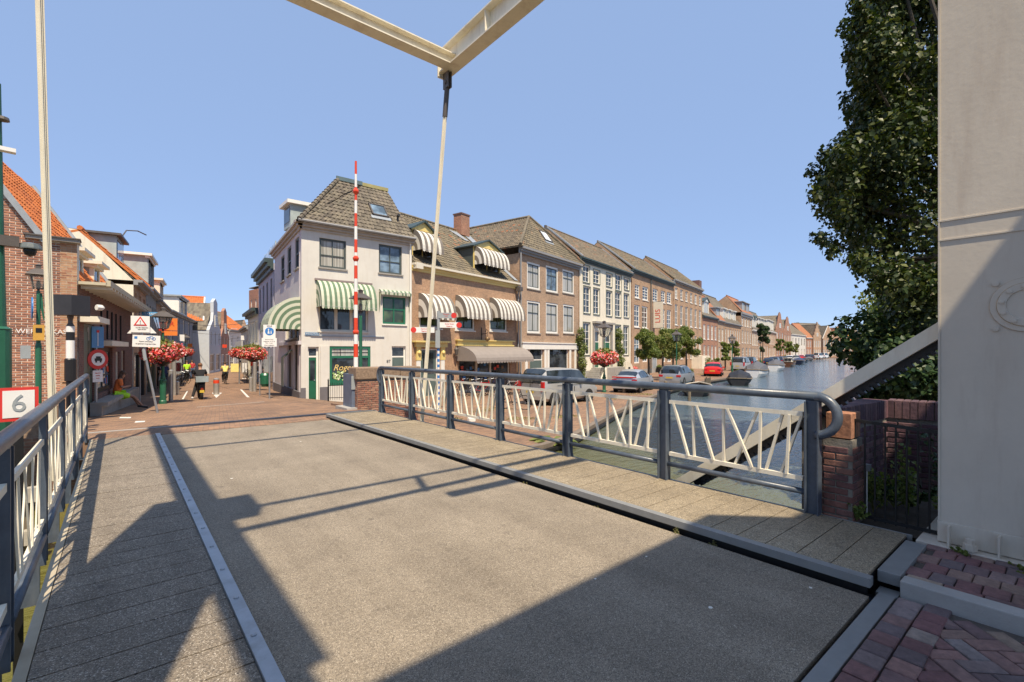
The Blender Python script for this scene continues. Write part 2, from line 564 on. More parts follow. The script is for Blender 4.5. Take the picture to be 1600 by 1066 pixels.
def window(par, x0, x1, z0, z1, fm=None, gm=None, fw=.07, cols=2, rows=2, y=.08, sill=None, lab=None, upper=None, trim=None, bar=.03, far=False, casing=None, cw=.1):
    fm = fm or white; gm = gm or glass
    if casing:
        mb = MB(); frame_boxes(mb, x0, x1, z0, z1, cw, y-.03)
        w = mb.build('window', casing, par, label=lab)
        a, b_, c, d = x0+cw, x1-cw, z0+cw, z1-cw
        mb = MB(); frame_boxes(mb, a, b_, c, d, .06, y); grid_boxes(mb, a, b_, c, d, .06, cols, rows, bar, y, upper); mb.build('sash', fm, w)
        MB().box(a+.03, b_-.03, y+.035, y+.045, c+.03, d-.03).build('pane', gm, w)
        if sill: MB().box(x0-.06, x1+.06, -.07, y+.02, z0-.075, z0-.001).build('sill', sill, w)
        return w
    if far:
        mb = MB()
        frame_boxes(mb, x0, x1, z0, z1, fw, y)
        grid_boxes(mb, x0, x1, z0, z1, fw, cols, rows, bar, y)
        mb.face([(x0,y+.03,z0),(x1,y+.03,z0),(x1,y+.03,z1),(x0,y+.03,z1)], 1)
        return mb.build('window', [fm, gm], par)
    mb = MB(); frame_boxes(mb, x0, x1, z0, z1, fw, y)
    if trim: frame_boxes(mb, x0-trim, x1+trim, z0-.0, z1+trim, trim, -.03, d=.06, nobot=True)
    w = mb.build('window', fm, par, label=lab)
    m2 = MB(); m2.box(x0+fw*.6, x1-fw*.6, y+.035, y+.045, z0+fw*.6, z1-fw*.6)
    m2.build('pane', gm, w)
    if cols*rows > 1:
        m3 = MB(); grid_boxes(m3, x0, x1, z0, z1, fw, cols, rows, bar, y, upper)
        m3.build('glazing_bar', fm, w)
    if sill:
        m4 = MB(); m4.box(x0-.06, x1+.06, -.07, y+.02, z0-.075, z0-.001)
        m4.build('sill', sill, w)
    return w
def frame_boxes(mb, x0, x1, z0, z1, fw, y, d=.07, nobot=False):
    mb.box(x0, x0+fw, y-.01, y+d, z0, z1); mb.box(x1-fw, x1, y-.01, y+d, z0, z1)
    mb.box(x0+fw, x1-fw, y-.01, y+d, z1-fw, z1)
    if not nobot: mb.box(x0+fw, x1-fw, y-.01, y+d, z0, z0+fw)
def grid_boxes(mb, x0, x1, z0, z1, fw, cols, rows, bar, y, upper=None):
    a, b, c, d = x0+fw, x1-fw, z0+fw, z1-fw
    zz = [c+(d-c)*i/rows for i in range(1, rows)]
    if upper: zz = [c+(d-c)*upper]
    for i in range(1, cols):
        x = a+(b-a)*i/cols
        mb.box(x-bar/2, x+bar/2, y, y+.034, c, d)
    for z in zz: mb.box(a, b, y-.004, y+.034, z-bar/2, z+bar/2)

def door(par, x0, x1, z0, z1, dm, fm=None, fan=.5, y=.12, lab=None, glassy=False):
    fm = fm or white
    mb = MB(); frame_boxes(mb, x0, x1, z0, z1, .08, y, nobot=True)
    f = mb.build('door_frame', fm, par)
    zt = z1-.08-fan
    if fan:
        MB().box(x0+.08, x1-.08, y+.03, y+.04, zt+.08, z1-.08).build('fanlight', glass, f)
        MB().box(x0+.08, x1-.08, y, y+.05, zt, zt+.08).build('transom', fm, f)
    mb = MB(); mb.box(x0+.08, x1-.08, y+.01, y+.05, z0, zt)
    pw = (x1-x0-.16)
    for k in range(2):
        zz0, zz1 = (z0+.15, z0+.45*(zt-z0)) if k == 0 else (z0+.5*(zt-z0), zt-.15)
        if glassy and k == 1: continue
        mb.box(x0+.08+pw*.15, x1-.08-pw*.15, y-.008, y+.01, zz0, zz1)
    dd = mb.build('door', dm, par, label=lab)
    if glassy: MB().box(x0+.08+pw*.17, x1-.08-pw*.17, y-.004, y+.008, z0+.48*(zt-z0), zt-.15).build('pane', glass, dd)
    MB().lathe([(.0, -.05), (.03, -.04), (.03, -.01), (.012, 0)], 8, (x1-.17, y, z0+.48*(zt-z0)), 0, 'y').build('handle', galv, dd)
    return dd

def tile_slope(mb, P, U, Sv, sl, u0f, u1f, pitch=.3, tw=.24, amp=.024, seg=4, mi=0, lift=.035):
    """rows of pantiles: P lower left corner, U along the eave, Sv up the slope"""
    P, U, Sv = Vector(P), Vector(U).normalized(), Vector(Sv).normalized()
    N = U.cross(Sv).normalized()
    rows = max(1, int(round(sl/pitch)))
    pt = sl/rows
    for i in range(rows):
        s0, s1 = i*pt, min(sl, (i+1)*pt+.04)
        a0, b0 = u0f(s0), u1f(s0)
        a1, b1 = u0f(s1), u1f(s1)
        if b0-a0 < .05: continue
        n = max(2, int((b0-a0)/tw*seg))
        k = len(mb.v)
        jit = {}
        for j in range(n+1):
            t = j/n
            ua, ub = a0+(b0-a0)*t, a1+(b1-a1)*t
            for (u, s, l) in ((ua, s0, lift), (ub, s1, .0)):
                ti = math.floor(u/tw)
                if (ti, i) not in jit: jit[(ti, i)] = R.uniform(-.006, .008)
                ph = (u/tw) % 1.
                h = amp*math.sin(2*math.pi*ph)+(-.008 if ph < .12 else 0)
                mb.v.append(tuple(P+U*u+Sv*(s+jit[(ti, i)]*1.2)+N*(h+l+jit[(ti, i)])))
            mb.v.append(tuple(P+U*ua+Sv*s0+N*(-.01)))
        for j in range(n):
            p = k+j*3; q = p+3
            ts = [(a0+(b0-a0)*j/n), (a0+(b0-a0)*(j+1)/n)]
            sm = s0+pt/2
            cuv = [((ts[0]+ts[1])/2, sm*.3/pt)]*4
            e = .1
            uv = [(cuv[0][0], (i+.2)*.3), (cuv[0][0], (i+.2)*.3), (cuv[0][0], (i+.8)*.3), (cuv[0][0], (i+.8)*.3)]
            uv[0] = (ts[0]*.98+ts[1]*.02, uv[0][1]); uv[3] = (uv[0][0], uv[3][1])
            uv[1] = (ts[1]*.98+ts[0]*.02, uv[1][1]); uv[2] = (uv[1][0], uv[2][1])
            mb.f.append((p, q, q+1, p+1)); mb.m.append(mi); mb.u.append(uv)
            mb.f.append((p+2, q+2, q, p)); mb.m.append(mi); mb.u.append(uv)

def slab(mb, pts, t=.1, mi=0):
    a, b, c = Vector(pts[0]), Vector(pts[1]), Vector(pts[2])
    n = (b-a).cross(c-a).normalized()
    if n.z < 0: n = -n
    mb.prism([Vector(p)-n*(t+.015) for p in pts], n*t, mi)

def gable_roof(par, L, dep, ze, zr, tm, ov=.25, yr=None, tiles=True, wm=None, x0=0., verge=None, ridge=None, seg=4):
    """ridge parallel to the front; front slope in real tiles"""
    yr = dep/2 if yr is None else yr
    mb = MB()
    Sv = Vector((0, yr+ov, zr-ze)); sl = Sv.length
    slab(mb, [(x0,-ov,ze),(L,-ov,ze),(L,yr,zr),(x0,yr,zr)])
    slab(mb, [(L,dep+ov,ze),(x0,dep+ov,ze),(x0,yr,zr),(L,yr,zr)])
    r = mb.build('roof', tm, par)
    mb = MB()
    if tiles: tile_slope(mb, (x0,-ov,ze), (1,0,0), Sv, sl, lambda s: 0, lambda s: L-x0, seg=seg)
    else: mb.face([(x0,-ov,ze),(L,-ov,ze),(L,yr,zr),(x0,yr,zr)], 0, [(0,0),(L-x0,0),(L-x0,sl),(0,sl)])
    mb.build('tiles', tm, r, stuff=tiles)
    mb = MB(); mb.tube([(x0-.02,yr,zr+.03),(L+.02,yr,zr+.03)], .11, 8)
    mb.build('ridge_tiles', ridge or tm, r)
    if verge:
        mb = MB()
        for x in (x0+.06, L-.06): mb.beam((x,-ov,ze+.05), (x,yr,zr+.05), .14, .12)
        mb.build('verge', verge, r)
    if wm:
        for x in (x0+.001, L-.001):
            mb = MB(); mb.face([(x,0,ze-.05),(x,dep,ze-.05),(x,yr,zr-.1)]); mb.build('gable_wall', wm, par)
    return r

class House:
    def __init__(s, name, label, cat, A, B, group=None, zb=-1.4):
        s.A = Vector(A[:2]); s.B = Vector(B[:2])
        d = s.B-s.A; s.L = d.length; s.ang = math.atan2(d.y, d.x); s.d = d.normalized()
        s.o = thing(name, label, cat, (s.A.x, s.A.y, 0), s.ang, group)
        s.holes = []; s.wins = []; s.zb = zb
    def uz(s, px, py):
        r = ray(px, py)
        # A + u*d = t*r
        det = s.d.x*(-r[1])+r[0]*s.d.y
        u = (-s.A.x*(-r[1])-(-s.A.y)*(-r[0])) / det if False else None
        # solve [d, -r][u,t] = -A
        a, b, c, e = s.d.x, -r[0], s.d.y, -r[1]
        D = a*e-b*c
        u = (-s.A.x*e+b*s.A.y)/D
        t = (-a*s.A.y+c*s.A.x)/D
        return u, EYE+r[2]*t
    def rect(s, px0, py0, px1, py1):
        """pixel rectangle: left x, top y at the left, right x, bottom y at the left"""
        u0, z1 = s.uz(px0, py0); u1, _ = s.uz(px1, py0); _, z0 = s.uz(px0, py1)
        return (u0, u1, z0, z1)
    def win(s, r, **kw):
        s.holes.append(r); s.wins.append((window, r, kw))
    def wdoor(s, r, **kw):
        s.holes.append(r); s.wins.append((door, r, kw))
    def walls(s, dep, ztop, wm, side=None, rev=.14, plinth=None, zp=None, sides=(0, 1), bx=0.):
        mb = MB(); wall_holes(mb, s.L, s.zb, ztop, s.holes, rev)
        s.front = mb.build('wall', wm, s.o)
        mb = MB()
        for x in [(0., s.L)[k] for k in sides]: mb.face([(x,0,s.zb),(x,dep,s.zb),(x,dep,ztop),(x,0,ztop)])
        mb.face([(bx,dep,s.zb),(s.L,dep,s.zb),(s.L,dep,ztop),(bx,dep,ztop)])
        mb.face([(0.,.32,s.zb),(s.L,.32,s.zb),(s.L,.32,ztop),(0,.32,ztop)])
        mb.build('wall', side or wm, s.o)
        for f, r, kw in s.wins: f(s.o, *r, **kw)
        if plinth: MB().box(-.02, s.L+.02, -.03, -.002, s.zb, zp).build('plinth', plinth, s.o)
    def cornice(s, z, h, out, m, name='cornice', steps=2, x0=None, x1=None):
        mb = MB()
        a = -.05 if x0 is None else x0; b = s.L+.05 if x1 is None else x1
        for k in range(steps):
            mb.box(a-.0, b+.0, -out*(k+1)/steps, .0-.003, z+h*k/steps+(0.0 if k == 0 else .001), z+h*(k+1)/steps)
        return mb.build(name, m, s.o)

def awning(par, x0, x1, zt, zb, out, mat, nm='awning', y=-.02, val=.12, frame=None, seg=8, pitch=.3, dk=None):
    """round-fronted canopy: quarter-barrel cover, closed fan sides, scalloped valance"""
    mb = MB()
    H = zt-zb
    pr = [(out*math.sin(t*math.pi/2), H*(1-math.cos(t*math.pi/2))) for t in [i/seg for i in range(seg+1)]]
    arc = [0.]
    for a, b in zip(pr, pr[1:]): arc.append(arc[-1]+math.hypot(b[0]-a[0], b[1]-a[1]))
    W = x1-x0
    n = max(2, int(W/(pitch/2)))
    for i in range(n):
        xa, xb = x0+W*i/n, x0+W*(i+1)/n
        for j in range(seg):
            (o0, d0), (o1, d1) = pr[j], pr[j+1]
            mb.face([(xa,y-o0,zt-d0),(xa,y-o1,zt-d1),(xb,y-o1,zt-d1),(xb,y-o0,zt-d0)], 0,
                    [(i*pitch/2+.001,arc[j]),(i*pitch/2+.001,arc[j+1]),((i+1)*pitch/2-.001,arc[j+1]),((i+1)*pitch/2-.001,arc[j])])
        m = (xa+xb)/2   # scallop
        mb.face([(xa,y-out,zb),(xa+.1*W/n,y-out,zb-val*.75),(m,y-out-.004,zb-val),(xb-.1*W/n,y-out,zb-val*.75),(xb,y-out,zb)], 0,
                [(i*pitch/2+.01,0)]*5)
    for x, sgn in ((x0, 1), (x1, -1)):
        for j in range(seg):
            (o0, d0), (o1, d1) = pr[j], pr[j+1]
            # side wedges, striped by radius
            kk = max(3, int(out/(pitch/2)))
            for q in range(kk):
                f0, f1 = q/kk, (q+1)/kk
                c = (y, zb)
                def P(o, d, f): return (x, c[0]+(-o)*f, c[1]+((zt-d)-c[1])*f)
                mb.face([P(o0,d0,f0), P(o0,d0,f1), P(o1,d1,f1), P(o1,d1,f0)], 0, [(q*pitch/2+.01,0)]*4)
    a = mb.build(nm, mat, par)
    f = MB()
    for x in (x0+.01, x1-.01):
        f.tube([(x,y-o*.985,zt-d-.012) for o, d in pr], .012, 5)
        f.tube([(x,y,zb+.02),(x,y-out,zb+.02)], .012, 5)
    f.tube([(x0,y-out+.01,zb+.01),(x1,y-out+.01,zb+.01)], .014, 5)
    f.build('awning_frame', frame or galv, a)
    return a

# ------------------------------------------------------------ brick and plank pieces
_pm = {}
def piece_mesh(name, lx, ly, lz, mat, ch=.006):
    """block with chamfered top edge, origin at the middle of its base"""
    key = (name, round(lx, 4), round(ly, 4), round(lz, 4), mat.name)
    if key in _pm: return _pm[key]
    x, y, z = lx/2, ly/2, lz
    vs = [(-x,-y,0),(x,-y,0),(x,y,0),(-x,y,0),(-x,-y,z-ch),(x,-y,z-ch),(x,y,z-ch),(-x,y,z-ch),
          (-x+ch,-y+ch,z),(x-ch,-y+ch,z),(x-ch,y-ch,z),(-x+ch,y-ch,z)]
    fs = [(3,2,1,0),(0,1,5,4),(1,2,6,5),(2,3,7,6),(3,0,4,7),(4,5,9,8),(5,6,10,9),(6,7,11,10),(7,4,8,11),(8,9,10,11)]
    me = bpy.data.meshes.new(name); me.from_pydata(vs, [], fs); me.materials.append(mat); me.update()
    _pm[key] = me
    return me
class Pieces:
    """individual pieces up to a limit, the rest joined as one part"""
    def __init__(s, name, parent, limit=300): s.n = name; s.p = parent; s.lim = limit; s.items = []
    def add(s, M, dims, mat, key=0.): s.items.append((key, len(s.items), M, dims, mat))
    def done(s):
        s.items.sort(key=lambda t: (t[0], t[1]))
        for k, _, M, d, mat in s.items[:s.lim]:
            o = bpy.data.objects.new(s.n, piece_mesh(s.n, *d, mat)); COL.objects.link(o)
            o.parent = s.p; o.matrix_local = M
        rest = s.items[s.lim:]
        if rest:
            mats = []; mb = MB()
            for k, _, M, d, mat in rest:
                if mat not in mats: mats.append(mat)
                me = piece_mesh(s.n, *d, mat)
                mb.faces([M @ v.co for v in me.vertices], [tuple(p.vertices) for p in me.polygons], mats.index(mat))
            mb.build(s.n, mats, s.p, stuff=True)
def frame_matrix(o, U, V, N):
    U, V, N = Vector(U), Vector(V), Vector(N)
    return Matrix(((U.x,V.x,N.x,o[0]),(U.y,V.y,N.y,o[1]),(U.z,V.z,N.z,o[2]),(0,0,0,1)))
def brick_face(pc, O, U, V, w, h, mat, bl=.21, bh=.052, j=.011, proud=.014, inside=None, keyf=None, soldier=False, mats=None):
    """courses of bricks on a face: O corner, U along, V up"""
    O, U, V = Vector(O), Vector(U).normalized(), Vector(V).normalized()
    N = U.cross(V).normalized()
    rows = int(h/(bh+j))
    for r in range(rows):
        v = r*(bh+j)+bh/2+j/2
        x = -((bl+j)/2 if r % 2 else 0.)
        while x < w-.02:
            a, b = max(0, x), min(w, x+bl)
            if b-a > .04:
                c = (a+b)/2
                if inside is None or inside(c, v):
                    p = O+U*c+V*v+N*R.uniform(-.004, .002)
                    M = frame_matrix(p, U, V, N) @ Matrix.Rotation(R.uniform(-.01, .01), 4, 'Z')
                    L = round((b-a)/.02)*.02
                    pc.add(M, (min(L, b-a), bh, proud), (mats and R.choice(mats)) or mat, keyf(p) if keyf else 0.)
            x += bl+j
# ============================================================ THE SETTING
WZ = -1.3
# water
m, n, b = nodes('canal_water')
ps = add(n, 'ShaderNodeNewGeometry').outputs['Position']
mp = add(n, 'ShaderNodeMapping'); mp.inputs['Rotation'].default_value = (0, 0, rad(20)); mp.inputs['Scale'].default_value = (1., 2.6, 1)
n.links.new(ps, mp.inputs[0])
h1 = noise(n, mp.outputs[0], 2.1, 4, .6)
h2 = noise(n, ps, .35, 3, .5)
ad = add(n, 'ShaderNodeMath', operation='ADD'); n.links.new(h1, ad.inputs[0]); n.links.new(h2, ad.inputs[1])
bump(n, ad.outputs[0], b, .5, .14)
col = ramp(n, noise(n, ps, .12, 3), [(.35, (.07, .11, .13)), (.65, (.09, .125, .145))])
# olive round the bridge, farther off the sky's reflected blue painted into the colour
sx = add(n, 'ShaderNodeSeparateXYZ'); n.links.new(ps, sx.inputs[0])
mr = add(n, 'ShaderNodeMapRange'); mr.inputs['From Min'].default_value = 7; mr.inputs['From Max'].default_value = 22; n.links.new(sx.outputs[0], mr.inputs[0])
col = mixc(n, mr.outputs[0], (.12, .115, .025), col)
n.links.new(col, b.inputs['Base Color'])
b.inputs['Roughness'].default_value = .06; b.inputs['IOR'].default_value = 1.4
b.inputs['Specular IOR Level'].default_value = .55
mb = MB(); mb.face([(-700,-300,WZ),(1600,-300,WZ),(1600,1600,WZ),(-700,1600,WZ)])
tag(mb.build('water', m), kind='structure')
mb = MB(); mb.face([(-900,-600,WZ-2),(2600,-600,WZ-2),(2600,2600,WZ-2),(-900,2600,WZ-2)])
tag(mb.build('canal_bed', wood), kind='structure')

# far bank: one height field from the quay edge to the horizon
def paving(name, c1, c2, mort, rot, bw, rh, dirty):
    m, n, b = nodes(name)
    ps = add(n, 'ShaderNodeNewGeometry').outputs['Position']
    mp = add(n, 'ShaderNodeMapping'); mp.inputs['Rotation'].default_value = (0, 0, rot)
    n.links.new(ps, mp.inputs[0])
    br = add(n, 'ShaderNodeTexBrick', Scale=1.)
    for k, v in (('Brick Width', bw), ('Row Height', rh), ('Mortar Size', .008), ('Bias', -.1)): br.inputs[k].default_value = v
    br.inputs['Color1'].default_value = (*c1, 1); br.inputs['Color2'].default_value = (*c2, 1); br.inputs['Mortar'].default_value = (*mort, 1)
    n.links.new(mp.outputs[0], br.inputs[0])
    f = noise(n, ps, .45, 8, .7)
    k = ramp(n, f, [(.3, (.68, .68, .68)), (.7, (1.28, 1.24, 1.18))])
    col = mixc(n, 1., br.outputs[0], k, 'MULTIPLY')
    f2 = noise(n, ps, 3.3, 6, .7)
    k2 = ramp(n, f2, [(.55, (0, 0, 0)), (.75, (.5, .5, .5))])
    col = mixc(n, k2, col, dirty)
    n.links.new(col, b.inputs['Base Color']); b.inputs['Roughness'].default_value = .85
    bump(n, br.outputs[1], b, -.4, .01)
    return m
pave = paving('clinker_paving', (.33, .195, .115), (.17, .105, .075), (.13, .10, .075), rad(8), .2, .09, (.26, .195, .12))
mb = MB()
def edge_y(x):
    if x <= 5.6: return 13.05
    return interp(x, QE)
xs = [-300, -150, -80, -50, -30]+[-20+i*1. for i in range(25)]+[5.0, 5.3, 5.6]
xs2 = [5.62]+[6+i*.6 for i in range(25)]+[x for x, y in QE if x > 21]+[24, 33, 44, 62, 80, 120, 145, 165, 185, 220, 260, 300, 700, 1500]
xs2 = sorted(set(round(x, 3) for x in xs2))
ts = [0, .05, .4, .88, .9, 1.5, 2, 3, 3.8, 3.9, 4.5, 5, 6, 7, 8, 9, 10, 11, 12, 13, 14, 15, 17, 19, 21, 24, 27, 31, 36, 42, 50, 65, 90, 150, 300, 1200]
def sheet(xs):
    n = len(ts); k = len(mb.v)
    for x in xs:
        e = edge_y(x)
        for t in ts:
            mb.v.append((x, e+t, g(x, e+t+1e-6)))
    for i in range(len(xs)-1):
        for j in range(n-1):
            a = k+i*n+j; mb.f.append((a, a+n, a+n+1, a+1)); mb.m.append(0); mb.u.append(None)
    # edge wall down into the water
    for i in range(len(xs)-1):
        e0, e1 = edge_y(xs[i]), edge_y(xs[i+1])
        mb.face([(xs[i],e0,-3),(xs[i+1],e1,-3),(xs[i+1],e1,g(xs[i+1],e1)),(xs[i],e0,g(xs[i],e0))], 1)
sheet(xs); sheet(xs2)
mb.face([(5.6,13.05,-3),(5.6,16.5,-3),(5.6,16.5,-.1),(5.6,13.05,0)], 1)
tag(mb.build('ground', [pave, b_old], smooth=False), kind='structure')
# quay coping
mb = MB()
for (x0, y0), (x1, y1) in zip(QE[:-1], QE[1:]):
    if x0 > 140: break
    dx, dy = x1-x0, y1-y0; l = math.hypot(dx, dy); nx, ny = -dy/l, dx/l
    k = int(l/1.1)+1
    for i in range(k):
        a, c = i/k, (i+1)/k-.012/l
        p = (x0+dx*a+nx*.1, y0+dy*a+ny*.1, -1.075); q = (x0+dx*c+nx*.1, y0+dy*c+ny*.1, -1.075)
        mb.beam(p, q, .22, .13)
tag(mb.build('quay_coping', plain('worn_coping', (.2, .16, .125), .9, var=.3)), kind='structure')
# dark timber fender under the coping
mb = MB()
for (x0, y0), (x1, y1) in zip(QE[:-1], QE[1:]):
    if x0 > 100: break
    mb.beam((x0, y0-.05, -1.2), (x1, y1-.05, -1.2), .1, .1)
tag(mb.build('quay_fender', blacksteel), kind='structure')

# near bank
YN = [(5.5, 1.75), (7.4, 1.62), (60, 15), (200, 48), (1500, 340)]
mb = MB()
mb.face([(5.5,-40,.02),(1500,-40,.02),(1500,340,.02),(200,48,.02),(60,15,.02),(7.4,1.62,.02),(5.5,1.75,.02)])
mb.face([(-60,-40,-.04),(5.5,-40,-.04),(5.5,.6,-.04),(-60,.6,-.04)])
for (x0, y0), (x1, y1) in zip(YN[:-1], YN[1:]): mb.face([(x0,y0,.02),(x1,y1,.02),(x1,y1,-3),(x0,y0,-3)], 1)
mb.face([(-60,.6,-.04),(5.5,.6,-.04),(5.5,.6,-3),(-60,.6,-3)], 1)
soil = plain('garden_soil', (.07, .055, .04), .95, var=.4, scale=5, bs=.6, fine=30)
sandj = plain('joint_sand', (.12, .10, .085), .95, var=.3, scale=9, bs=.5, fine=80)
tag(mb.build('near_bank', [soil, b_old]), kind='structure')

# brick road and pavement on the near side, every clinker laid
P0 = [(0, (.17, .08, .085)), (.3, (.22, .115, .11)), (.55, (.15, .115, .12)), (.8, (.24, .14, .125)), (1, (.29, .22, .17))]
clinker = piecemat('clinker_purple', P0, .75)
clinker2 = piecemat('clinker_worn', [(0, (.34, .26, .2)), (.5, (.22, .19, .19)), (1, (.3, .17, .15))], .8)
mb = MB(); mb.box(-1., 4.17, -3, .83, -.03, -.012)
road = mb.build('near_road', sandj); tag(road, kind='structure')
pc = Pieces('brick', road, 300)
def ground_piece(pc, x, y, z, ang, l, wd, h=.03, key=None):
    M = Matrix.Translation((x, y, z+R.uniform(-.004, .003))) @ Matrix.Rotation(ang+R.uniform(-.03, .03), 4, 'Z') @ Matrix.Rotation(R.uniform(-.012, .012), 4, 'X')
    pc.add(M, (l, wd, h), clinker if R.random() < .85 else clinker2, abs(x-4.2)+abs(y-.5) if key is None else key)
# two border rows beside the steel plate, then herringbone
nb = 0
for i in range(40):
    x = .8+i*.148
    if x > 4.12: break
    ground_piece(pc, x, .765, -.016, 0, .138, .128)
for i in range(40):
    x = .86+i*.148
    if x > 4.12: break
    ground_piece(pc, x, .627, -.016, 0, .138, .128)
s2 = .103
for i in range(-30, 40):
    for j in range(-30, 30):
        # herringbone cells: pairs of bricks on a staggered lattice
        u = (i+2*j)*s2; v = (i-2*j)*s2
        for k in (0, 1):
            if k == 0: cx, cy, an = u+s2, v+s2*.5, 0
            else: cx, cy, an = u+s2*.5, v+s2*2, rad(90)
            # rotate the bond 45 degrees
            a = rad(45); X = 2.8+cx*math.cos(a)-cy*math.sin(a); Y = -.4+cx*math.sin(a)+cy*math.cos(a)
            if .6 < X < 4.12 and -.95 < Y < .62: ground_piece(pc, X, Y, -.0195 if Y < .5 else -.026, an+a, .196, .095)
pc.done()
# pavement
mb = MB(); mb.box(4.3, 9, -3, .84, -.03, .068)
pv = mb.build('near_pavement', sandj); tag(pv, kind='structure')
pc = Pieces('brick', pv, 300)
for i in range(16): ground_piece(pc, 4.355, .735-i*.2, .062, rad(90), .192, .097, key=abs(.74-i*.205))
r_ = 0
x = 4.49
while x < 5.30:
    y = .86-(.07 if r_ % 2 else 0)
    while y > -1.4:
        ground_piece(pc, x, y-.07, .062, rad(90)*0, .166, .128, key=abs(x-4.8)+abs(y-.3))
        y -= .135
    x += .175; r_ += 1
for i in range(14): ground_piece(pc, 5.33, .7-i*.16, .062, rad(90), .15, .11, key=9)
pc.done()
# kerb stones along the near pavement
kb = thing('kerb', 'grey concrete kerb between the clinker road and the raised pavement', 'kerb', (4.23, 0, 0))
for i in range(5):
    y1 = .83-i*.62
    mb = MB(); mb.box(-.06, .07, y1-.612, y1, -.03, .108); mb.build('kerb_stone', concrete, kb, autos=.008)

# painted / worn markings on the street (thin sheets over the ground)
def street_patch(name, pts, mat, dz=.006):
    mb = MB(); mb.face([(x, y, g(x, y)+dz) for x, y in pts]); o = mb.build(name, mat); tag(o, kind='structure'); return o
wornwhite = plain('road_paint', (.68, .65, .6), .8, var=.12, scale=9)
ptn = lambda px, py: gp(px, py)[:2]
def quadpx(name, pxs, mat=wornwhite): street_patch(name, [ptn(*p) for p in pxs], mat)
for y0 in (13.06,):
    mb = MB(); mb.box(-.9, 5.3, y0, y0+.055, -.02, .012); mb.box(-.9, 5.3, y0+.075, y0+.09, -.02, .010)
    tag(mb.build('expansion_joint', concrete), kind='structure')
quadpx('road_marking', [(284,624),(287,624),(294,611),(292,611)])
quadpx('road_marking', [(375,609),(378,609),(390,621),(386,621)])
quadpx('road_marking', [(331,614),(347,614),(338,622)])
quadpx('road_marking', [(186,654),(204,654),(205,652),(188,652)])
quadpx('road_marking', [(210,661),(226,660),(227,658),(212,658.5)])
street_patch('road_marking', [(2.2,20.6),(4.6,21.4),(4.6,21.5),(2.2,20.7)], wornwhite)
quadpx('road_marking', [(378,592),(385,592),(385,591),(379,591)])
drain = plain('cast_iron', (.07, .065, .06), .7, var=.2)
street_patch('manhole_cover', [(6.8,13.2),(7.7,13.3),(7.6,12.6),(6.9,12.5)], drain, .008)

# ============================================================ THE DRAWBRIDGE
br = thing('drawbridge', 'cream steel drawbridge with grit deck, two railings and overhead balance beams', 'drawbridge', (2.35, 6.5, 0))
class Loc:
    """mesh builder in world coordinates, moved into the bridge's frame"""
def bb(mbx, name, mats, par=br, **kw):
    ox, oy = (2.35, 6.5)
    if True: mbx.v = [(x-ox, y-oy, z) for x, y, z in mbx.v]
    return mbx.build(name, mats, par, **kw)
grit = gritmat('deck_grit', (.10, .083, .064), (.29, .243, .18), (.55, .49, .4), 230)
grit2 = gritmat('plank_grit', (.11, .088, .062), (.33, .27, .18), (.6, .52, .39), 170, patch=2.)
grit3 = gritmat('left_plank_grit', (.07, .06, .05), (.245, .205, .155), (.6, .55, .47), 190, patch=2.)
mb = MB(); mb.box(.655, 4.0, .965, 11.93, -.12, 0)
bb(mb, 'roadway_deck', grit)
mb = MB(); mb.box(.655, 4.02, .94, .963, -.1, -.03); mb.box(4.003, 4.055, .97, 12.2, -.3, -.15); mb.box(.66, 5.3, 11.94, 11.98, -.1, -.01)
bb(mb, 'deck_edge_gap', blacksteel)
# brick strip between the deck end and the joint
mb = MB(); mb.box(-.9, 5.3, 12.0, 13.05, -.3, 0.0)
tag(mb.build('abutment_strip', pave), kind='structure')
# left kerb strip with bolts
mb = MB(); mb.box(.6, .652, .6, 12.0, -.02, .03); mb.box(.52, .6, .6, 12.0, -.02, .031)
mb = MB(); mb.box(.575, .65, .6, 12.0, -.02, .03)
ks = bb(mb, 'kerb_strip', stripsteel)
mb = MB()
for i in range(20):
    y = 3.12+(i-4)*.545
    if y < .8 or y > 11.9: continue
    mb = MB(); mb.lathe([(.017, 0), (.017, .006), (.010, .012), (0, .013)], 8, (.612-2.35, y-6.5, .03)); mb.build('bolt', galv, ks)
# planks of the footways
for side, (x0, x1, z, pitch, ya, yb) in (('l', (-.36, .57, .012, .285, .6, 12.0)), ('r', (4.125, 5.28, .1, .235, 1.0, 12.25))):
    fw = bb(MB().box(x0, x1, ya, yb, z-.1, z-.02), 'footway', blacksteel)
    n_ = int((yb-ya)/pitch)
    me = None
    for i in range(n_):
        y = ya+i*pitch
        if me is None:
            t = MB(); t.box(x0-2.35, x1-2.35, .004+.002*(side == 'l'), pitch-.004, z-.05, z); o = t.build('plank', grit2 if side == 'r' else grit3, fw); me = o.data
        else:
            o = bpy.data.objects.new('plank', me); COL.objects.link(o); o.parent = fw
        o.location = (0, y-6.5, R.uniform(-.0015, .0015))
mb = MB(); mb.box(4.04, 4.12, .97, 12.28, .042, .104); mb.box(4.06, 5.3, 12.26, 12.3, -.04, .1); mb.box(5.285, 5.31, .97, 12.25, -.06, .1)
bb(mb, 'footway_edge', kerbsteel)
bb(MB().box(4.075, 4.12, 1.0, 12.2, -.2, .049), 'shadow_gap', blacksteel)
mb = MB(); mb.box(-.42, -.365, .6, 12., -.06, .016); bb(mb, 'footway_edge', plain('edge_board', (.42, .36, .26), .8))
# girders under the deck
mb = MB()
for x in (-.3, 1.2, 2.8, 4.3, 5.2): mb.box(x-.06, x+.06, .9, 12.2, -.62, -.13)
bb(mb, 'girder', railpaint)
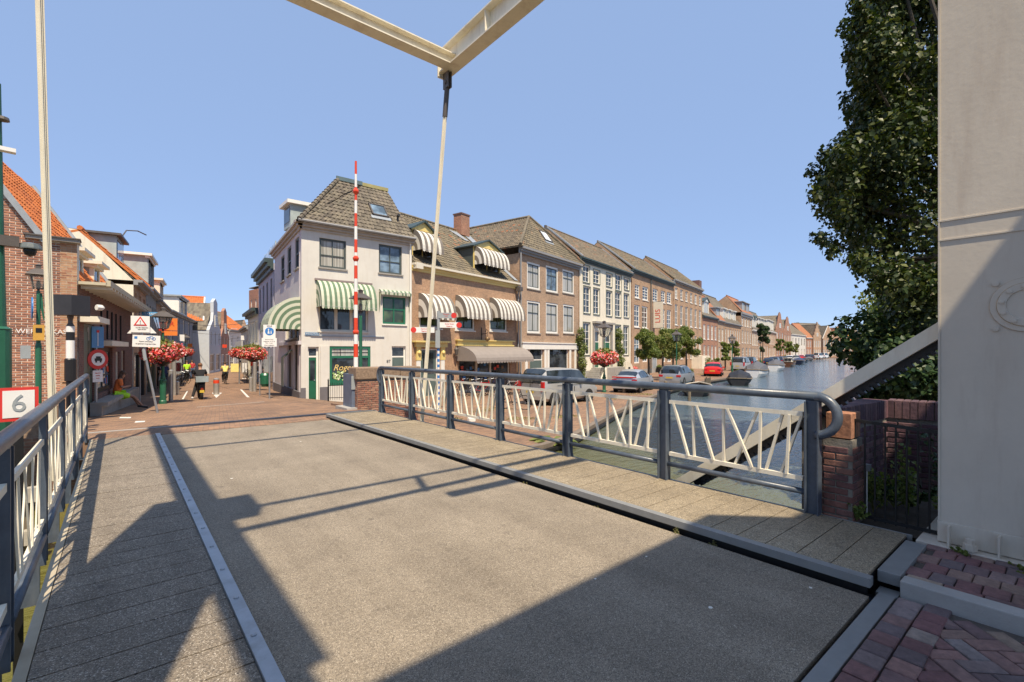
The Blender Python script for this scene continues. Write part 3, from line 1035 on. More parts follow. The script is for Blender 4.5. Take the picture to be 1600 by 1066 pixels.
# steel cover plates at the near end
mb = MB(); mb.box(.66, 4.13, .843, .938, -.03, .004); tag(mb.build('cover_plate', kerbsteel, autos=.004), 'bare steel cover plate laid across the road at the near deck end', 'steel plate')
mb = MB(); mb.prism([(4.27,.845,.02),(5.12,.845,.02),(5.12,.845,.104),(4.27,.845,.104)], (0,.135,0)); mb.box(4.18, 4.3, .845, .97, -.15, -.02)
tag(mb.build('cover_plate', kerbsteel, autos=.004), 'bare steel cover plate at the end of the right footway by the tower', 'steel plate')

# ---- railings
PANEL = [(0.03, .155), (.2, .215), (.245, .385), (.455, .46), (.53, .70), (.70, .56), (.745, .75), (.955, .80), (1.02, 1.02), (1.28, 1.10)]
def railing(x, ys, sgn, ztop=1.3, z0=0.1, ph=1.0):
    rl = bb(MB().tube([(x, ys[0]-.05, ztop-.045)]+[(x, y, ztop-.045) for y in ys[1:-1]]+[(x, ys[-1]+.05, ztop-.045)], .045, 12), 'railing', railpaint, smooth=True)
    def sub(mb, name, mat, **kw):
        mb.v = [(a-2.35, b_-6.5, c) for a, b_, c in mb.v]
        return mb.build(name, mat, rl, **kw)
    for y in (ys[0], ys[-1]):
        d = -1 if y == ys[0] else 1
        r_ = .19
        pts = [(x, y+d*.02, ztop-.045)]+[(x, y+d*(.02+r_*math.sin(a)), ztop-.045-r_*(1-math.cos(a))) for a in [rad(t) for t in range(0, 181, 15)]]
        if not (sgn < 0 and d < 0): sub(MB().tube(pts, .045, 12), 'rail_end', railpaint, smooth=True)
    for y in ys:
        mb = MB(); mb.box(x-.012, x+.012, y-.06, y+.06, z0-.03, ztop-.09)
        fwd = .05 if sgn > 0 else .022
        mb.box(x-fwd, x+fwd, y-.062, y-.05, z0-.03, ztop-.1); mb.box(x-fwd, x+fwd, y+.05, y+.062, z0-.03, ztop-.1)
        # foot bracket reaching down outside
        mb.prism([(x+sgn*.02, y-.02, z0+.3), (x+sgn*.02, y-.02, z0-.35), (x+sgn*.22, y-.02, z0-.35)], (0, .04, 0))
        sub(mb, 'post', railpaint)
    for a, b_ in zip(ys[:-1], ys[1:]):
        sub(MB().tube([(x, a+.06, z0+.2), (x, b_-.06, z0+.2)], .03, 8), 'lower_rail', railpaint, smooth=True)
        xi = x
        L = b_-a-.17
        zt, zb = z0+.97, z0+.33
        for zc in (zt, zb): sub(MB().box(xi-(.02 if sgn > 0 else .012), xi+(.02 if sgn > 0 else .012), a+.085, b_-.085, zc-.022, zc+.022), 'panel_rail', bridgewhite)
        for k, (t0, t1) in enumerate([(.04,.17),(.2,.215),(.245,.38),(.45,.455),(.49,.67),(.70,.54),(.73,.72),(.87,.76),(.92,.90),(.99,.86)]):
            pa = (xi+(.012 if k % 2 else -.012), b_-.085-L*t0, zt-.018); pb = (xi+(.012 if k % 2 else -.012), b_-.085-L*t1, zb+.018)
            sub(MB().beam(pa, pb, .024 if sgn > 0 else .024, .03 if sgn > 0 else .01, up=(1,0,0)), 'bar', bridgewhite)
    return rl
railing(5.25, [1.72+1.655*i for i in range(7)], 1)
railing(-.47, [.45+1.655*i for i in range(8)], -1, ztop=1.27, z0=.0)

# ---- towers, balance, added shadow casters
def wedge(x0, x1, ya, yb, z0, z1, taper):
    mb = MB()
    mb.prism([(x0, ya, z0), (x0, yb, z0), (x0, yb-taper, z1), (x0, ya+taper, z1)], (x1-x0, 0, 0))
    return mb
tw = bb(wedge(5.3, 6.15, -1.9, .8, .28, 7.6, 0.02), 'tower', towerpaint, label='near-side right tower column')
def tsub(mb, name, mat, par=tw, **kw):
    mb.v = [(a-2.35, b_-6.5, c) for a, b_, c in mb.v]
    return mb.build(name, mat, par, **kw)
mb = MB(); mb.box(5.294, 6.2, -1.95, .806, .105, .279); mb.box(5.2, 6.3, -2., .93, .06, .1)
tsub(mb, 'base_plate', towerpaint, autos=.006)
for y in (.72, .43, .02): tsub(MB().box(5.215, 5.293, y, y+.014, .101, .26), 'stiffener', towerpaint)
for y in (.6, .2):
    mb = MB(); mb.lathe([(.045, 0), (.045, .05), (.032, .052), (.032, .09), (0, .09)], 6, (5.235, y, .105)); tsub(mb, 'anchor_nut', towerpaint)
for z in (2.62, 2.78):
    mb = MB(); mb.beam((5.297, .8, z-.0), (5.297, -1.9, z+.0), .012, .012); tsub(mb, 'weld_seam', towerpaint)
mb = MB(); mb.beam((5.298, .795, .28), (5.298, .795, 7.5), .012, .012, up=(0,1,0)); tsub(mb, 'weld_seam', towerpaint)
rusty = plain('rust_bleeding_paint', (.5, .36, .2), .75, var=.5, scale=30)
cc = (5.3, .29, 2.05)
tsub(MB().lathe([(.207, -.001), (.207, -.008), (.2, -.008)], 40, cc, 0, 'x'), 'rust_ring', rusty)
tsub(MB().lathe([(.168, -.0115), (.168, -.0135), (.166, -.0135)], 40, cc, 0, 'x'), 'rust_ring', rusty)
mb = MB(); mb.lathe([(.205, 0), (.205, -.012), (.165, -.012), (.163, -.024), (.115, -.024), (.112, -.014), (0, -.014)], 40, cc, 0, 'x')
fl = tsub(mb, 'bearing_flange', towerpaint)
rust = plain('rusty_paint', (.45, .33, .2), .7, var=.4, scale=20)
for k in range(10):
    a = 2*math.pi*k/10+.2
    mb = MB(); mb.lathe([(.016, 0), (.016, -.012), (0, -.014)], 8, (5.276, cc[1]+.14*math.cos(a), cc[2]+.14*math.sin(a)), 0, 'x')
    tsub(mb, 'bolt', towerpaint)
for dy, dz in ((.19, .19), (.19, -.2)):
    mb = MB(); mb.lathe([(.02, 0), (.02, -.018), (0, -.02)], 10, (5.3, cc[1]+dy*.9, cc[2]+dz*.9), 0, 'x'); tsub(mb, 'bolt', towerpaint)
bb(wedge(-1.0, -.72, .35, 2.66, -.6, 6.85, -.05), 'tower', towerpaint, label='left tower plate beside the footway')
# unseen parts shaped for the deck shadows: block, beam, rails and counterweight
mb = MB(); mb.box(-.68, -.35, 1.1, 1.75, 7.75, 8.2); bb(mb, 'shadow_notch_block', bridgewhite)  # added box, casts the notch beside the left beam's shadow
mb = MB(); mb.box(1.6, 5.5, .6, .75, 7.3, 7.42); bb(mb, 'shadow_band_beam', bridgewhite)  # short box added out of view for the thick shadow band
mb = MB(); mb.beam((-.8,.9,8.72), (5.5,.9,8.72), .07, .07); mb.beam((-.8,.9,7.5), (5.5,1.1,7.55), .09, .09); mb.beam((1.45,.9,7.55), (1.45,.9,8.7), .1, .07)
bb(mb, 'platform_shadow_rail', bridgewhite)  # unseen rails and link, set to cast the paired shadow lines
mb = MB(); mb.prism([(-1.2,-2.1,7.9),(2.95,-2.0,7.9),(3.5,-2.55,7.9),(6.4,-2.62,7.9),(6.4,-7.5,7.9),(-1.2,-7.5,7.9)], (0,0,-1.1))
bb(mb, 'counterweight_occluder', bridgewhite)  # unseen slab, its stepped plan cut to give the near shadow edge
for s_, xx in (('l', -.83), ('r', 5.5)):
    mb = MB()     # tapered I beam of the balance
    za, zb_ = 7.8, 7.95
    for w_, h0, h1 in ((.3, .0, .03), (.3, .57, .6)):
        mb.prism([(xx-.15, -2.0, 7.75+h0), (xx+.15, -2.0, 7.75+h0), (xx+.15, 8.95, 7.72+h0*.8), (xx-.15, 8.95, 7.72+h0*.8)], (0, 0, .03))
    mb.box(xx-.012, xx+.012, -2., 8.93, 7.76, 8.22)
    for y in (2.4, 4.1, 5.7, 7.3): mb.box(xx-.13, xx+.13, y, y+.015, 7.78, 8.2)
    bb(mb, 'balance_beam', bridgewhite)
    mb = MB(); mb.box(xx-.17, xx+.17, 8.96, 8.99, 7.62, 8.3); bb(mb, 'end_plate', bridgewhite)
    mb = MB(); mb.box(xx-.05, xx-.02, 8.75, 8.95, 7.38, 7.72); mb.box(xx+.02, xx+.05, 8.75, 8.95, 7.38, 7.72); mb.tube([(xx-.07, 8.85, 7.5), (xx+.07, 8.85, 7.5)], .04, 10)
    bb(mb, 'clevis', darkmetal)
    top = Vector((xx, 8.85, 7.5)); bot = Vector((-.74 if s_ == 'l' else 5.43, 9.9, -.25))
    dv = (bot-top)
    bb(MB().tube([top, top+dv*.09], .055, 10), 'rod_socket', darkmetal)
    mb = MB(); a = top+dv*.09
    mb.beam(a, bot, .016, .09, up=(0, 1, 0)); mb.beam(a, bot, .09, .016, up=(0, 1, 0)); mb.beam(a+Vector((0,0,0)), bot, .05, .05)
    bb(mb, 'tie_rod', bridgewhite)
mb = MB()      # front cross beam, channel section
for (y0, y1, z0, z1) in ((8.5, 8.78, 7.72, 7.745), (8.5, 8.78, 7.94, 7.965), (8.62, 8.64, 7.745, 7.94)):
    mb.box(-.82, 5.49, y0, y1, z0, z1)
bb(mb, 'cross_beam', bridgewhite)
mb = MB(); mb.box(-.82, 5.49, 5.55, 5.63, 7.85, 7.93); bb(mb, 'shadow_line_tie', bridgewhite)  # unseen tie added to cast one more shadow line across the deck
# ---- rack bar down to the deck on the right
p, q = Vector((5.62, .7, 1.98)), Vector((5.62, 3.5, -.12))
dv = (q-p).normalized(); nn = Vector((0, -dv.z, dv.y)); nn = nn if nn.z < 0 else -nn
rb = bb(MB().beam(p-dv*.3, q, .12, .15, up=(1, 0, 0)), 'rack_bar', bridgewhite)
mb = MB(); mb.beam(p-dv*.3+nn*.09, q-dv*.35+nn*.09, .07, .03, up=(1, 0, 0), mi=0); tsub(mb, 'rack_back', blacksteel, rb)
L = (q-p).length
for i in range(int(L/.065)-5):
    c = p+dv*(i*.065)+nn*.125
    mb = MB(); mb.beam(c-nn*.02, c+nn*.025, .035, .07, up=(1, 0, 0)); tsub(mb, 'tooth', blacksteel, rb)
mb = MB(); mb.prism([(5.55, 3.2, -.35), (5.55, 3.75, -.35), (5.55, 3.55, -.02), (5.55, 3.4, -.02)], (.14, 0, 0)); tsub(mb, 'rack_foot', darkmetal, rb)

# ============================================================ NEAR RIGHT CORNER
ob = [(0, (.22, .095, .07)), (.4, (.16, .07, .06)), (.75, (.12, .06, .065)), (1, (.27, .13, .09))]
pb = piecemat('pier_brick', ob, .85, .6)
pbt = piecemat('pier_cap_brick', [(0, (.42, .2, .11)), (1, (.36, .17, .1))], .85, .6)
mortar = plain('old_mortar', (.2, .18, .15), .95, var=.3, scale=12, bs=.5)
pr = thing('brick_pier', 'short brick pier with orange cap bricks behind the curled railing end', 'pier', (5.33, 1.5, 0))
MB().box(.02, .34, -.08, .16, -1.6, .845).build('mortar_core', mortar, pr)
pc = Pieces('brick', pr, 300)
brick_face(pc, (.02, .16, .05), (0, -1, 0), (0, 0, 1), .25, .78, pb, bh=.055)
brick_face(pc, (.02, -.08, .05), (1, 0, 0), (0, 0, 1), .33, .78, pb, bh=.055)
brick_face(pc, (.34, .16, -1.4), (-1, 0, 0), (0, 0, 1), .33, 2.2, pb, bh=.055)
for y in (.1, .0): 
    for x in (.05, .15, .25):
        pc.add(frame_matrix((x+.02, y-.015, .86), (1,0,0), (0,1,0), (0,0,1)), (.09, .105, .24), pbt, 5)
pc.done()
wl = thing('garden_wall', 'dark brick wall with upright coping bricks beyond the black fence', 'wall', (5.66, 1.74, 0))
U1 = Vector((1.8, -.12, 0)); U2 = Vector((.25, -2.6, 0))
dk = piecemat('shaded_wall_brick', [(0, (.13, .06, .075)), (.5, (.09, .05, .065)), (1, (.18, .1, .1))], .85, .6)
mb = MB(); mb.prism([(0, .0, 0), (1.8, -.12, 0), (1.8, .1, 0), (0, .22, 0)], (0, 0, 1.04)); mb.prism([(1.82, -.12, 0), (2.07, -2.72, 0), (2.3, -2.7, 0), (2.05, .1, 0)], (0, 0, 1.04))
mb.build('mortar_core', mortar, wl)
pc = Pieces('brick', wl, 300)
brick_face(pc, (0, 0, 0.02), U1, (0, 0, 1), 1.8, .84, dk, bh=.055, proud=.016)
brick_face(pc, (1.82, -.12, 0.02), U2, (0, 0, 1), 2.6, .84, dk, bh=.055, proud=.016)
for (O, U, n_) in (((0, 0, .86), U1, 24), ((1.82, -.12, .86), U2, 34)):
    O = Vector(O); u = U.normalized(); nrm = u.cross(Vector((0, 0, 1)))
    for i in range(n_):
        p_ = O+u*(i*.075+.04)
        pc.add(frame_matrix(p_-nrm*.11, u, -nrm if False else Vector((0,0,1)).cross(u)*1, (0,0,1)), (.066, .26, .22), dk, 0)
pc.done()
fn = thing('iron_fence', 'low black iron bar fence between the brick pier and the tower', 'fence', (5.47, 1.15, 0))
MB().beam((0, .3, 1.03), (0, -.36, .99), .02, .03).build('rail', blacksteel, fn)
MB().beam((0, .3, .13), (0, -.36, .12), .02, .03).build('rail', blacksteel, fn)
for i in range(9):
    y = .28-i*.078
    MB().tube([(0, y, .1), (0, y, 1.02)], .008, 6).build('bar', blacksteel, fn)
cb = thing('cable_conduit', 'thin white conduit with a small clamp on the brick pier', 'cable', (5.6, 1.45, .06))
MB().tube([(.09, -.06, .48), (.09, -.06, .04), (.05, -.02, .0), (-.22, .12, .0)], .006, 6).build('conduit', white, cb)
MB().box(.06, .12, -.09, -.03, .46, .52).build('clamp', galv, cb)
# ============================================================ HOUSES ALONG THE QUAY
def DQ(px): return 1/((1340-px)*5.27e-5)
def qpt(px): return at(px, DQ(px))
CANAL = 'houses along the quay'

def letterbox(*a): pass
# ---- corner shop (white stucco)
A = (6.93, 24.63); Bp = (12.93, 24.63)
h = House('corner_shop', 'white stuccoed corner shop with green striped awnings and a truncated tiled roof', 'shop', A, Bp)
ZE = 8.0
for r, lab in (((499,371,541,417), None), ((592,381,628,426), None)):
    h.win(h.rect(*r), fm=framedark, gm=glassc if r[0] < 550 else glassb, cols=2, rows=2, upper=.42, fw=.1, bar=.09 if False else .05, sill=stone, trim=None)
h.win(h.rect(498,447,575,517), fm=cream, gm=glass, cols=3, rows=1, fw=.09, bar=.16, sill=cream)
h.win(h.rect(598,463,634,506), fm=framegreen, gm=glassg, cols=2, rows=2, upper=.55, fw=.1, bar=.07, sill=white)
# ground floor
rs = h.rect(515,541,579,602)
h.holes.append((rs[0], rs[1], rs[2]-.05, rs[3]))
rd = h.rect(481,542,498,622); h.wdoor((rd[0], rd[1], -.85, rd[3]), dm=darkgreen, fan=.45, y=.14, glassy=True, lab='green half-glazed corner door')
rd2 = h.rect(612,541,634,600); h.wdoor((rd2[0], rd2[1], -1.0, rd2[3]), dm=greydoor, fan=.55)
h.walls(8.6, ZE-.25, stucco, stuccogrey, sides=(1,), bx=.95)
# shop front
x0, x1, z0, z1 = rs; z0 -= .05
mb = MB(); frame_boxes(mb, x0, x1, z0, z1, .13, .04); mb.box(x0+.13, x1-.13, .03, .11, z1-.62, z1-.5); mb.box(x0+1.32, x0+1.42, .03, .11, z0+.13, z1-.62); mb.box(x0+.13, x1-.13, .0, .12, z0+.05, z0+.35)
sf = mb.build('shop_front', framegreen, h.o)
MB().box(x0+.13, x1-.13, .08, .09, z0+.35, z1-.62).build('pane', glass, sf)
MB().box(x0+.13, x1-.13, .08, .09, z1-.5, z1-.13).build('transom_light', glassc, sf)
mb = MB(); mb.box(x0+.13, x1-.13, .06, .078, z1-.34, z1-.31); mb.box(x0+.55, x0+.58, .05, .078, z1-.62, z1-.12); mb.build('glazing_bar', blacksteel, sf)
text(sf, 'Rogers', .44, (x0+.82, .07, z1-1.12), (rad(90), 0, 0), gold, 'lettering', shear=.35)
mb = MB()
for i in range(26):
    mb.lathe([(.0,-.06),(.05,-.03),(.06,0.02),(.0,.06)], 6, (x0+.2+R.random()*.5, .02, z0+.25+R.random()*.45))
mb.build('window_flowers', leafmat('pale_flowers', (.2,.35,.1), (.5,.6,.3), (.8,.8,.6), 0), sf)
# pilasters, plinths, ledges, plaque, number
mb = MB()
for a, b in ((468.5, 476), (500, 513)):
    u0, _ = h.uz(a, 540); u1, _ = h.uz(b, 540); mb.box(max(-.03, u0), u1, -.06, -.003, -1.2, h.uz(a, 541)[1])
mb.build('pilaster', stucco, h.o)
mb = MB()
for a, b in ((468.5, 477), (499, 513.5)):
    u0, _ = h.uz(a, 540); u1, _ = h.uz(b, 540); mb.box(max(-.05, u0), u1, -.09, -.062, -1.2, h.uz(499, 605)[1])
u0, _ = h.uz(580, 540); mb.box(u0, h.L, -.04, -.003, -1.3, -.55)
mb.build('plinth', plinthgrey, h.o)
mb = MB(); u0 = h.uz(490, 530)[0]; mb.box(u0-.15, h.uz(600, 530)[0], -.05, -.003, h.uz(590, 526)[1]-.05, h.uz(590, 526)[1]); mb.build('awning_rail', galv, h.o)
u0, zt = h.uz(476.5, 519.5); u1, zb_ = h.uz(498, 524.5)
pl = MB().box(u0, u1, -.04, -.003, zb_, zt).build('street_plaque', plaqueblue, h.o)
text(pl, 'LANGESTRAAT', .11, ((u0+u1)/2, -.045, (zt+zb_)/2), (rad(90), 0, 0), signwhite)
u, z = h.uz(607, 565); text(h.o, '87', .24, (u, -.01, z), (rad(90), 0, 0), signblack, 'house_number')
sm = stripemat('green_white_stripes', (.58, .6, .48), (.13, .21, .13), .25)
u0, zt = h.uz(494, 438); u1, _ = h.uz(579, 450); _, zb_ = h.uz(497, 470)
awning(h.o, u0, u1-.05, zt, zt-1.25, .95, sm, pitch=.25, label=None) if False else awning(h.o, u0, u1, zt, zt-1.35, .85, sm, pitch=.25)
MB().box(u0-.08, u1+.06, -.1, -.003, zt, zt+.1).build('awning_box', plain('grey_board', (.25,.2,.19), .7), h.o)
u0, zt = h.uz(592, 452); u1, _ = h.uz(639, 456)
awning(h.o, u0, u1, zt, zt-.16, .3, sm, pitch=.2, val=.16, seg=4)
mb = MB(); mb.prism([(u0,-.02,zt-.2),(u0,-.28,zt-.2),(u0,-.02,zt-1.25)], (.02,0,0)); mb.prism([(u1-.02,-.02,zt-.2),(u1-.02,-.28,zt-.2),(u1-.02,-.02,zt-1.2)], (.02,0,0)); mb.build('awning_side', sm, h.o)
# round awning on the side facade
SB = thing('awning', 'round green and white striped awning over the shop corner on the side street', 'awning', (6.93, 24.6, 0), rad(-84.5)+math.pi*0)
# side facade (street) as its own frame within the shop: windows
ang = math.atan2(-.995, .1)
side = bpy.data.objects.new('side_facade', None)
sd = House.__new__(House)
Pfar = (7.85, 33.8)
sd.A = Vector(Pfar); sd.B = Vector((6.93, 24.63)); d = sd.B-sd.A; sd.L = d.length; sd.ang = math.atan2(d.y, d.x); sd.d = d.normalized(); sd.holes = []; sd.wins = []; sd.zb = -1.4
# express the side facade in the shop's frame: shop frame has no rotation, origin A
def side_obj(name, mats, mbx, par=h.o, **kw):
    c, s = math.cos(sd.ang), math.sin(sd.ang)
    mbx.v = [(sd.A.x+x*c-y*s-6.93, sd.A.y+x*s+y*c-24.63, z) for x, y, z in mbx.v]
    return mbx.build(name, mats, par, **kw)
sh = [sd.rect(439,403,444.5,442), sd.rect(449,389,455,432), sd.rect(461,375,467,422)]
gh = [sd.rect(449,540,455,605), sd.rect(459,535,465,612)]
mid = sd.rect(446,505,467,522); mid = (mid[0], mid[1], 2.3, 4.0)
mb = MB(); wall_holes(mb, sd.L, -1.4, ZE-.25, sh+gh+[mid], .14)
side_obj('wall', stuccogrey, mb)
for r in sh+[mid]:
    mb = MB(); frame_boxes(mb, *r, .08, .06); grid_boxes(mb, *r, .08, 1 if r is not mid else 3, 2 if r is not mid else 1, .06, .06)
    w_ = side_obj('window', framedark if r is not mid else cream, mb)
    mb = MB(); mb.box(r[0]+.05, r[1]-.05, .1, .11, r[2]+.05, r[3]-.05); side_obj('pane', glass, mb, w_)
    mb = MB(); mb.box(r[0]-.06, r[1]+.06, -.08, .06, r[2]-.08, r[2]-.002); side_obj('sill', stone, mb, w_)
for r in gh:
    mb = MB(); mb.box(r[0], r[1], .08, .1, -1.2, r[3]); side_obj('door', blacksteel, mb)
mb = MB(); mb.box(0, sd.L-.02, -.08, -.003, -1.2, -.35); side_obj('plinth', plinthgrey, mb)
mb = MB(); mb.box(2, sd.L, -.14, -.003, 2.0, 2.18); side_obj('ledge', stuccogrey, mb)
bpy.data.objects.remove(SB); bpy.data.objects.remove(side)
# side awning
mb = MB(); W0, W1 = sd.L-3.2, sd.L-.15
tmp = bpy.data.objects.new('x', None)
aw = awning(h.o, W0, W1, 4.35, 2.75, 1.45, sm, pitch=.25, seg=9)
for o_ in [aw]:
    c, s = math.cos(sd.ang), math.sin(sd.ang)
    o_.location = (sd.A.x-6.93, sd.A.y-24.63, 0); o_.rotation_euler = (0, 0, sd.ang)
mb = MB(); mb.box(sd.L-3.3, sd.L-1.9, -.5, -.48, -.3, 1.9)
# white sunblinds hanging by the side windows
mb = MB(); mb.prism([(sd.L-2.9,-.05,1.75),(sd.L-2.9,-.5,1.35),(sd.L-2.9,-.5,-.2),(sd.L-2.9,-.44,-.2),(sd.L-2.9,-.44,1.3),(sd.L-2.9,-.05,1.68)], (.5,0,0)); side_obj('blind', sm, mb)
# cornice on both fronts
mb = MB()
for k, (z, o_) in enumerate(((ZE-.32, .1), (ZE-.2, .22), (ZE-.08, .34))):
    mb.box(-o_-.02, 6.05, -o_, .02, z, z+.118)
    hh = 9.2
    mb.prism([(-o_, -o_, z+.001), (.0, -o_, z+.001), (.92, hh, z+.001), (.92-o_, hh, z+.001)], (0, 0, .117))
mb.build('cornice', plain('cornice_stone_paint', (.45, .4, .34), .6), h.o)
MB().tube([(-.25, -.4, ZE+.03), (6.05, -.4, ZE+.03)], .07, 8).build('gutter', zinc, h.o)
MB().tube([(5.86, -.1, ZE-.1), (5.86, -.1, -1)], .045, 8).build('downpipe', white, h.o)
# roof: steep hipped, truncated to a flat top
zt_ = 11.3
Pt = [(-.2,-.4), (6.05,-.4), (6.1,8.4), (.8,8.4)]
Tt = [(2.6,2.3), (5.55,2.3), (5.5,6.5), (4.4,6.5)]
mb = MB()
for i in range(4):
    j = (i+1) % 4
    slab(mb, [(*Pt[i], ZE), (*Pt[j], ZE), (*Tt[j], zt_), (*Tt[i], zt_)], .06)
mb.face([(*p, zt_) for p in Tt])
rf = mb.build('roof', gt, h.o)
def hipslope(mb, p0, p1, q1, q0, za, zb_, **kw):
    p0, p1, q0, q1 = Vector((*p0, za)), Vector((*p1, za)), Vector((*q0, zb_)), Vector((*q1, zb_))
    U = (p1-p0).normalized(); W = (p1-p0).length
    a = (q0-p0); u_ = a.dot(U); Sv = a-U*u_; sl = Sv.length; e = (q1-p0).dot(U)
    tile_slope(mb, p0, U, Sv, sl, lambda s: u_*s/sl, lambda s: W+(e-W)*s/sl, **kw)
mb = MB(); hipslope(mb, Pt[0], Pt[1], Tt[1], Tt[0], ZE, zt_, pitch=.31); mb.build('tiles', gt, rf, stuff=True)
mb = MB(); hipslope(mb, Pt[3], Pt[0], Tt[0], Tt[3], ZE, zt_, pitch=.31); mb.build('tiles', gt, rf, stuff=True)
mb = MB(); n_ = 15
for i in range(n_):
    a = Vector((*Pt[0], ZE+.04)); b_ = Vector((*Tt[0], zt_+.04)); p_ = a.lerp(b_, i/n_); q_ = a.lerp(b_, (i+1.12)/n_)
    mb.tube([p_+Vector((0,0,.03)), q_], [.13, .1], 8)
mb.build('hip_tiles', gt, rf)
mb = MB(); mb.box(2.5, 4.0, 2.22, 2.3, zt_, zt_+.22); mb.build('ridge_board', framegrey if False else plain('blue_grey_board', (.1,.15,.16), .6), rf)
MB().box(4.0, 5.6, 2.22, 2.3, zt_-.02, zt_+.18).build('ridge_board', plain('mossy_yellow_board', (.35,.31,.13), .6), rf)
# skylight on the front slope
def skylight(par, c, U, Sv, w_, l_, mat=None):
    U = Vector(U).normalized(); Sv = Vector(Sv).normalized(); N = U.cross(Sv)
    M = frame_matrix(c, U, Sv, N)
    mb = MB()
    for a in ((-w_/2, -w_/2+.07, -l_/2, l_/2), (w_/2-.07, w_/2, -l_/2, l_/2), (-w_/2, w_/2, -l_/2, -l_/2+.07), (-w_/2, w_/2, l_/2-.07, l_/2)):
        mb.box(*a, .0, .13)
    mb.v = [tuple(M @ Vector(v)) for v in mb.v]; s_ = mb.build('skylight', darkmetal, par)
    mb = MB(); mb.box(-w_/2+.05, w_/2-.05, -l_/2+.05, l_/2-.05, .07, .09); mb.v = [tuple(M @ Vector(v)) for v in mb.v]; mb.build('pane', mat or glassb, s_)
    mb = MB(); mb.box(-w_/2-.1, w_/2+.1, -l_/2-.25, -l_/2, .03, .05); mb.v = [tuple(M @ Vector(v)) for v in mb.v]; mb.build('flashing', lead, s_)
sl_ = Vector((0, 2.7, zt_-ZE)).normalized()
skylight(rf, Vector((4.35, -.4, ZE))+sl_*2.0, (1,0,0), sl_, .95, 1.0)
mb = MB(); mb.tube([(5.35, .45, 8.9), (5.35, .45, 9.35)], .06, 8); mb.tube([(5.35, .45, 9.35), (5.35, .3, 9.4)], .08, 8); mb.build('vent', blacksteel, rf)
# box dormer on the left slope
mb = MB(); mb.box(.1, 1.8, 2.3, 3.6, 8.3, 9.5); dm = mb.build('dormer', dormgrey, rf)
MB().box(-.1, 2.2, 2.1, 3.8, 9.5, 9.68).build('dormer_roof', white, dm)
MB().box(.08, .1, 2.45, 3.5, 8.6, 9.4).build('pane', glass, dm)
MB().lathe([(.06, 0), (.06, .25), (.1, .26), (.1, .33), (0, .36)], 8, (1.6, 3.2, 9.68)).build('flue', galv, dm)

# ---- yellow-trimmed house with brown canopy
h = House('brick_house', 'low brick house with yellow gutter, two dormers and round taupe striped awnings', 'house', (12.98, 24.72), at(807.5, DQ(808)), CANAL)
ZE = 6.72
stt = stripemat('taupe_white_stripes', (.74, .71, .64), (.2, .175, .15), .42)
wr = [h.rect(655,470,690,512), h.rect(711,470,741.5,515.5), h.rect(765,472,792,517)]
for r in wr: h.win(r, fm=framedark, casing=white, cw=.13, gm=glassg, cols=2, rows=2, upper=.5, sill=white, bar=.05)
rd = h.rect(657,545,685,610); h.wdoor((rd[0], rd[1], -1.02, rd[3]), dm=greydoor, fan=.0, glassy=True)
rs = h.rect(717,552,797,606); h.holes.append((rs[0], rs[1], -1.02, rs[3]+.3))
h.walls(9.0, ZE-.3, b_tan, b_brown, plinth=None)
x0, x1, z1 = rs[0], rs[1], rs[3]+.3
mb = MB(); frame_boxes(mb, x0, x1, -1.0, z1, .12, .1)
for f in (.33, .6): mb.box(x0+(x1-x0)*f-.08, x0+(x1-x0)*f+.08, .08, .16, -1, z1-.1)
sf = mb.build('shop_front', cream, h.o)
MB().box(x0+.1, x1-.1, .16, .17, -1, z1-.1).build('pane', glass, sf)
mb = MB()
for i in range(34):
    cx_ = R.uniform(x0+.3, x1-.3); cz_ = R.uniform(-.6, .9); mb.box(cx_-.12, cx_+.12, .13, .155, cz_-.08, cz_+.12, R.choice((0, 1, 2, 3, 3)))
mb.build('window_display', [signblue, redbar, gold, plain('cardboard', (.25, .17, .1), .9)], sf)
for (a, b_, c_) in ((652.6,701,457.5), (710.5,757,460.5), (764,808,464.6)):
    u0, zt = h.uz(a, c_); u1, _ = h.uz(b_, c_)
    awning(h.o, u0+.05, min(u1, h.L+.05)-.35, zt, zt-1.45, 1.0, stt, pitch=.42, frame=galv)
# lower brown canopy
u0, zt = h.uz(713, 541); u1 = h.L-.3
aw = awning(h.o, u0, u1, zt, zt-.95, 1.7, browncloth, pitch=.6, val=.14, seg=7, frame=darkmetal)
mb = MB(); mb.box(u0-.1, u1-.3, -.2, -.003, zt+.03, zt+.12); mb.box(u0, u1-.4, -.12, -.003, zt+.12, zt+.36); mb.box(u0-.12, u1-.2, -.24, -.003, zt+.36, zt+.43)
mb.build('shop_fascia', yellow, h.o)
# door surround
u0, _ = h.uz(649.5, 560); u1, _ = h.uz(694, 560); zt = h.uz(650, 535)[1]
mb = MB(); mb.box(u0-.3, u1+.25, -.35, -.003, zt, zt+.1); mb.box(u0-.12, u1+.1, -.2, -.003, zt-.28, zt)
for a in (u0, u1-.35): mb.box(a, a+.35, -.1, -.003, zt-1.05, zt-.28); mb.lathe([(.0,-.1),(.1,-.06),(.12,0),(.08,.1),(.0,.16)], 8, (a+.17, -.12, zt-.6))
ds = mb.build('door_surround', yellow, h.o)
mb = MB()
for a in (u0+.02, u1-.33): mb.box(a, a+.3, -.08, -.003, -1.1, zt-1.05)
mb.build('pilaster', white, h.o)
h.cornice(ZE-.42, .3, .14, yellow, 'frieze', 2); h.cornice(ZE-.11, .12, .34, cream, 'gutter', 1)
MB().tube([(h.L-.06, -.18, ZE-.2), (h.L-.06, -.18, -1.2)], .055, 8).build('downpipe', zinc, h.o)
MB().box(.0, .5, -.42, -.1, ZE-.32, ZE+.02).build('hopper', cream, h.o)
MB().box(h.L-.3, h.L+.1, -.5, -.1, ZE-.6, ZE-.3).build('hopper', darkmetal, h.o)
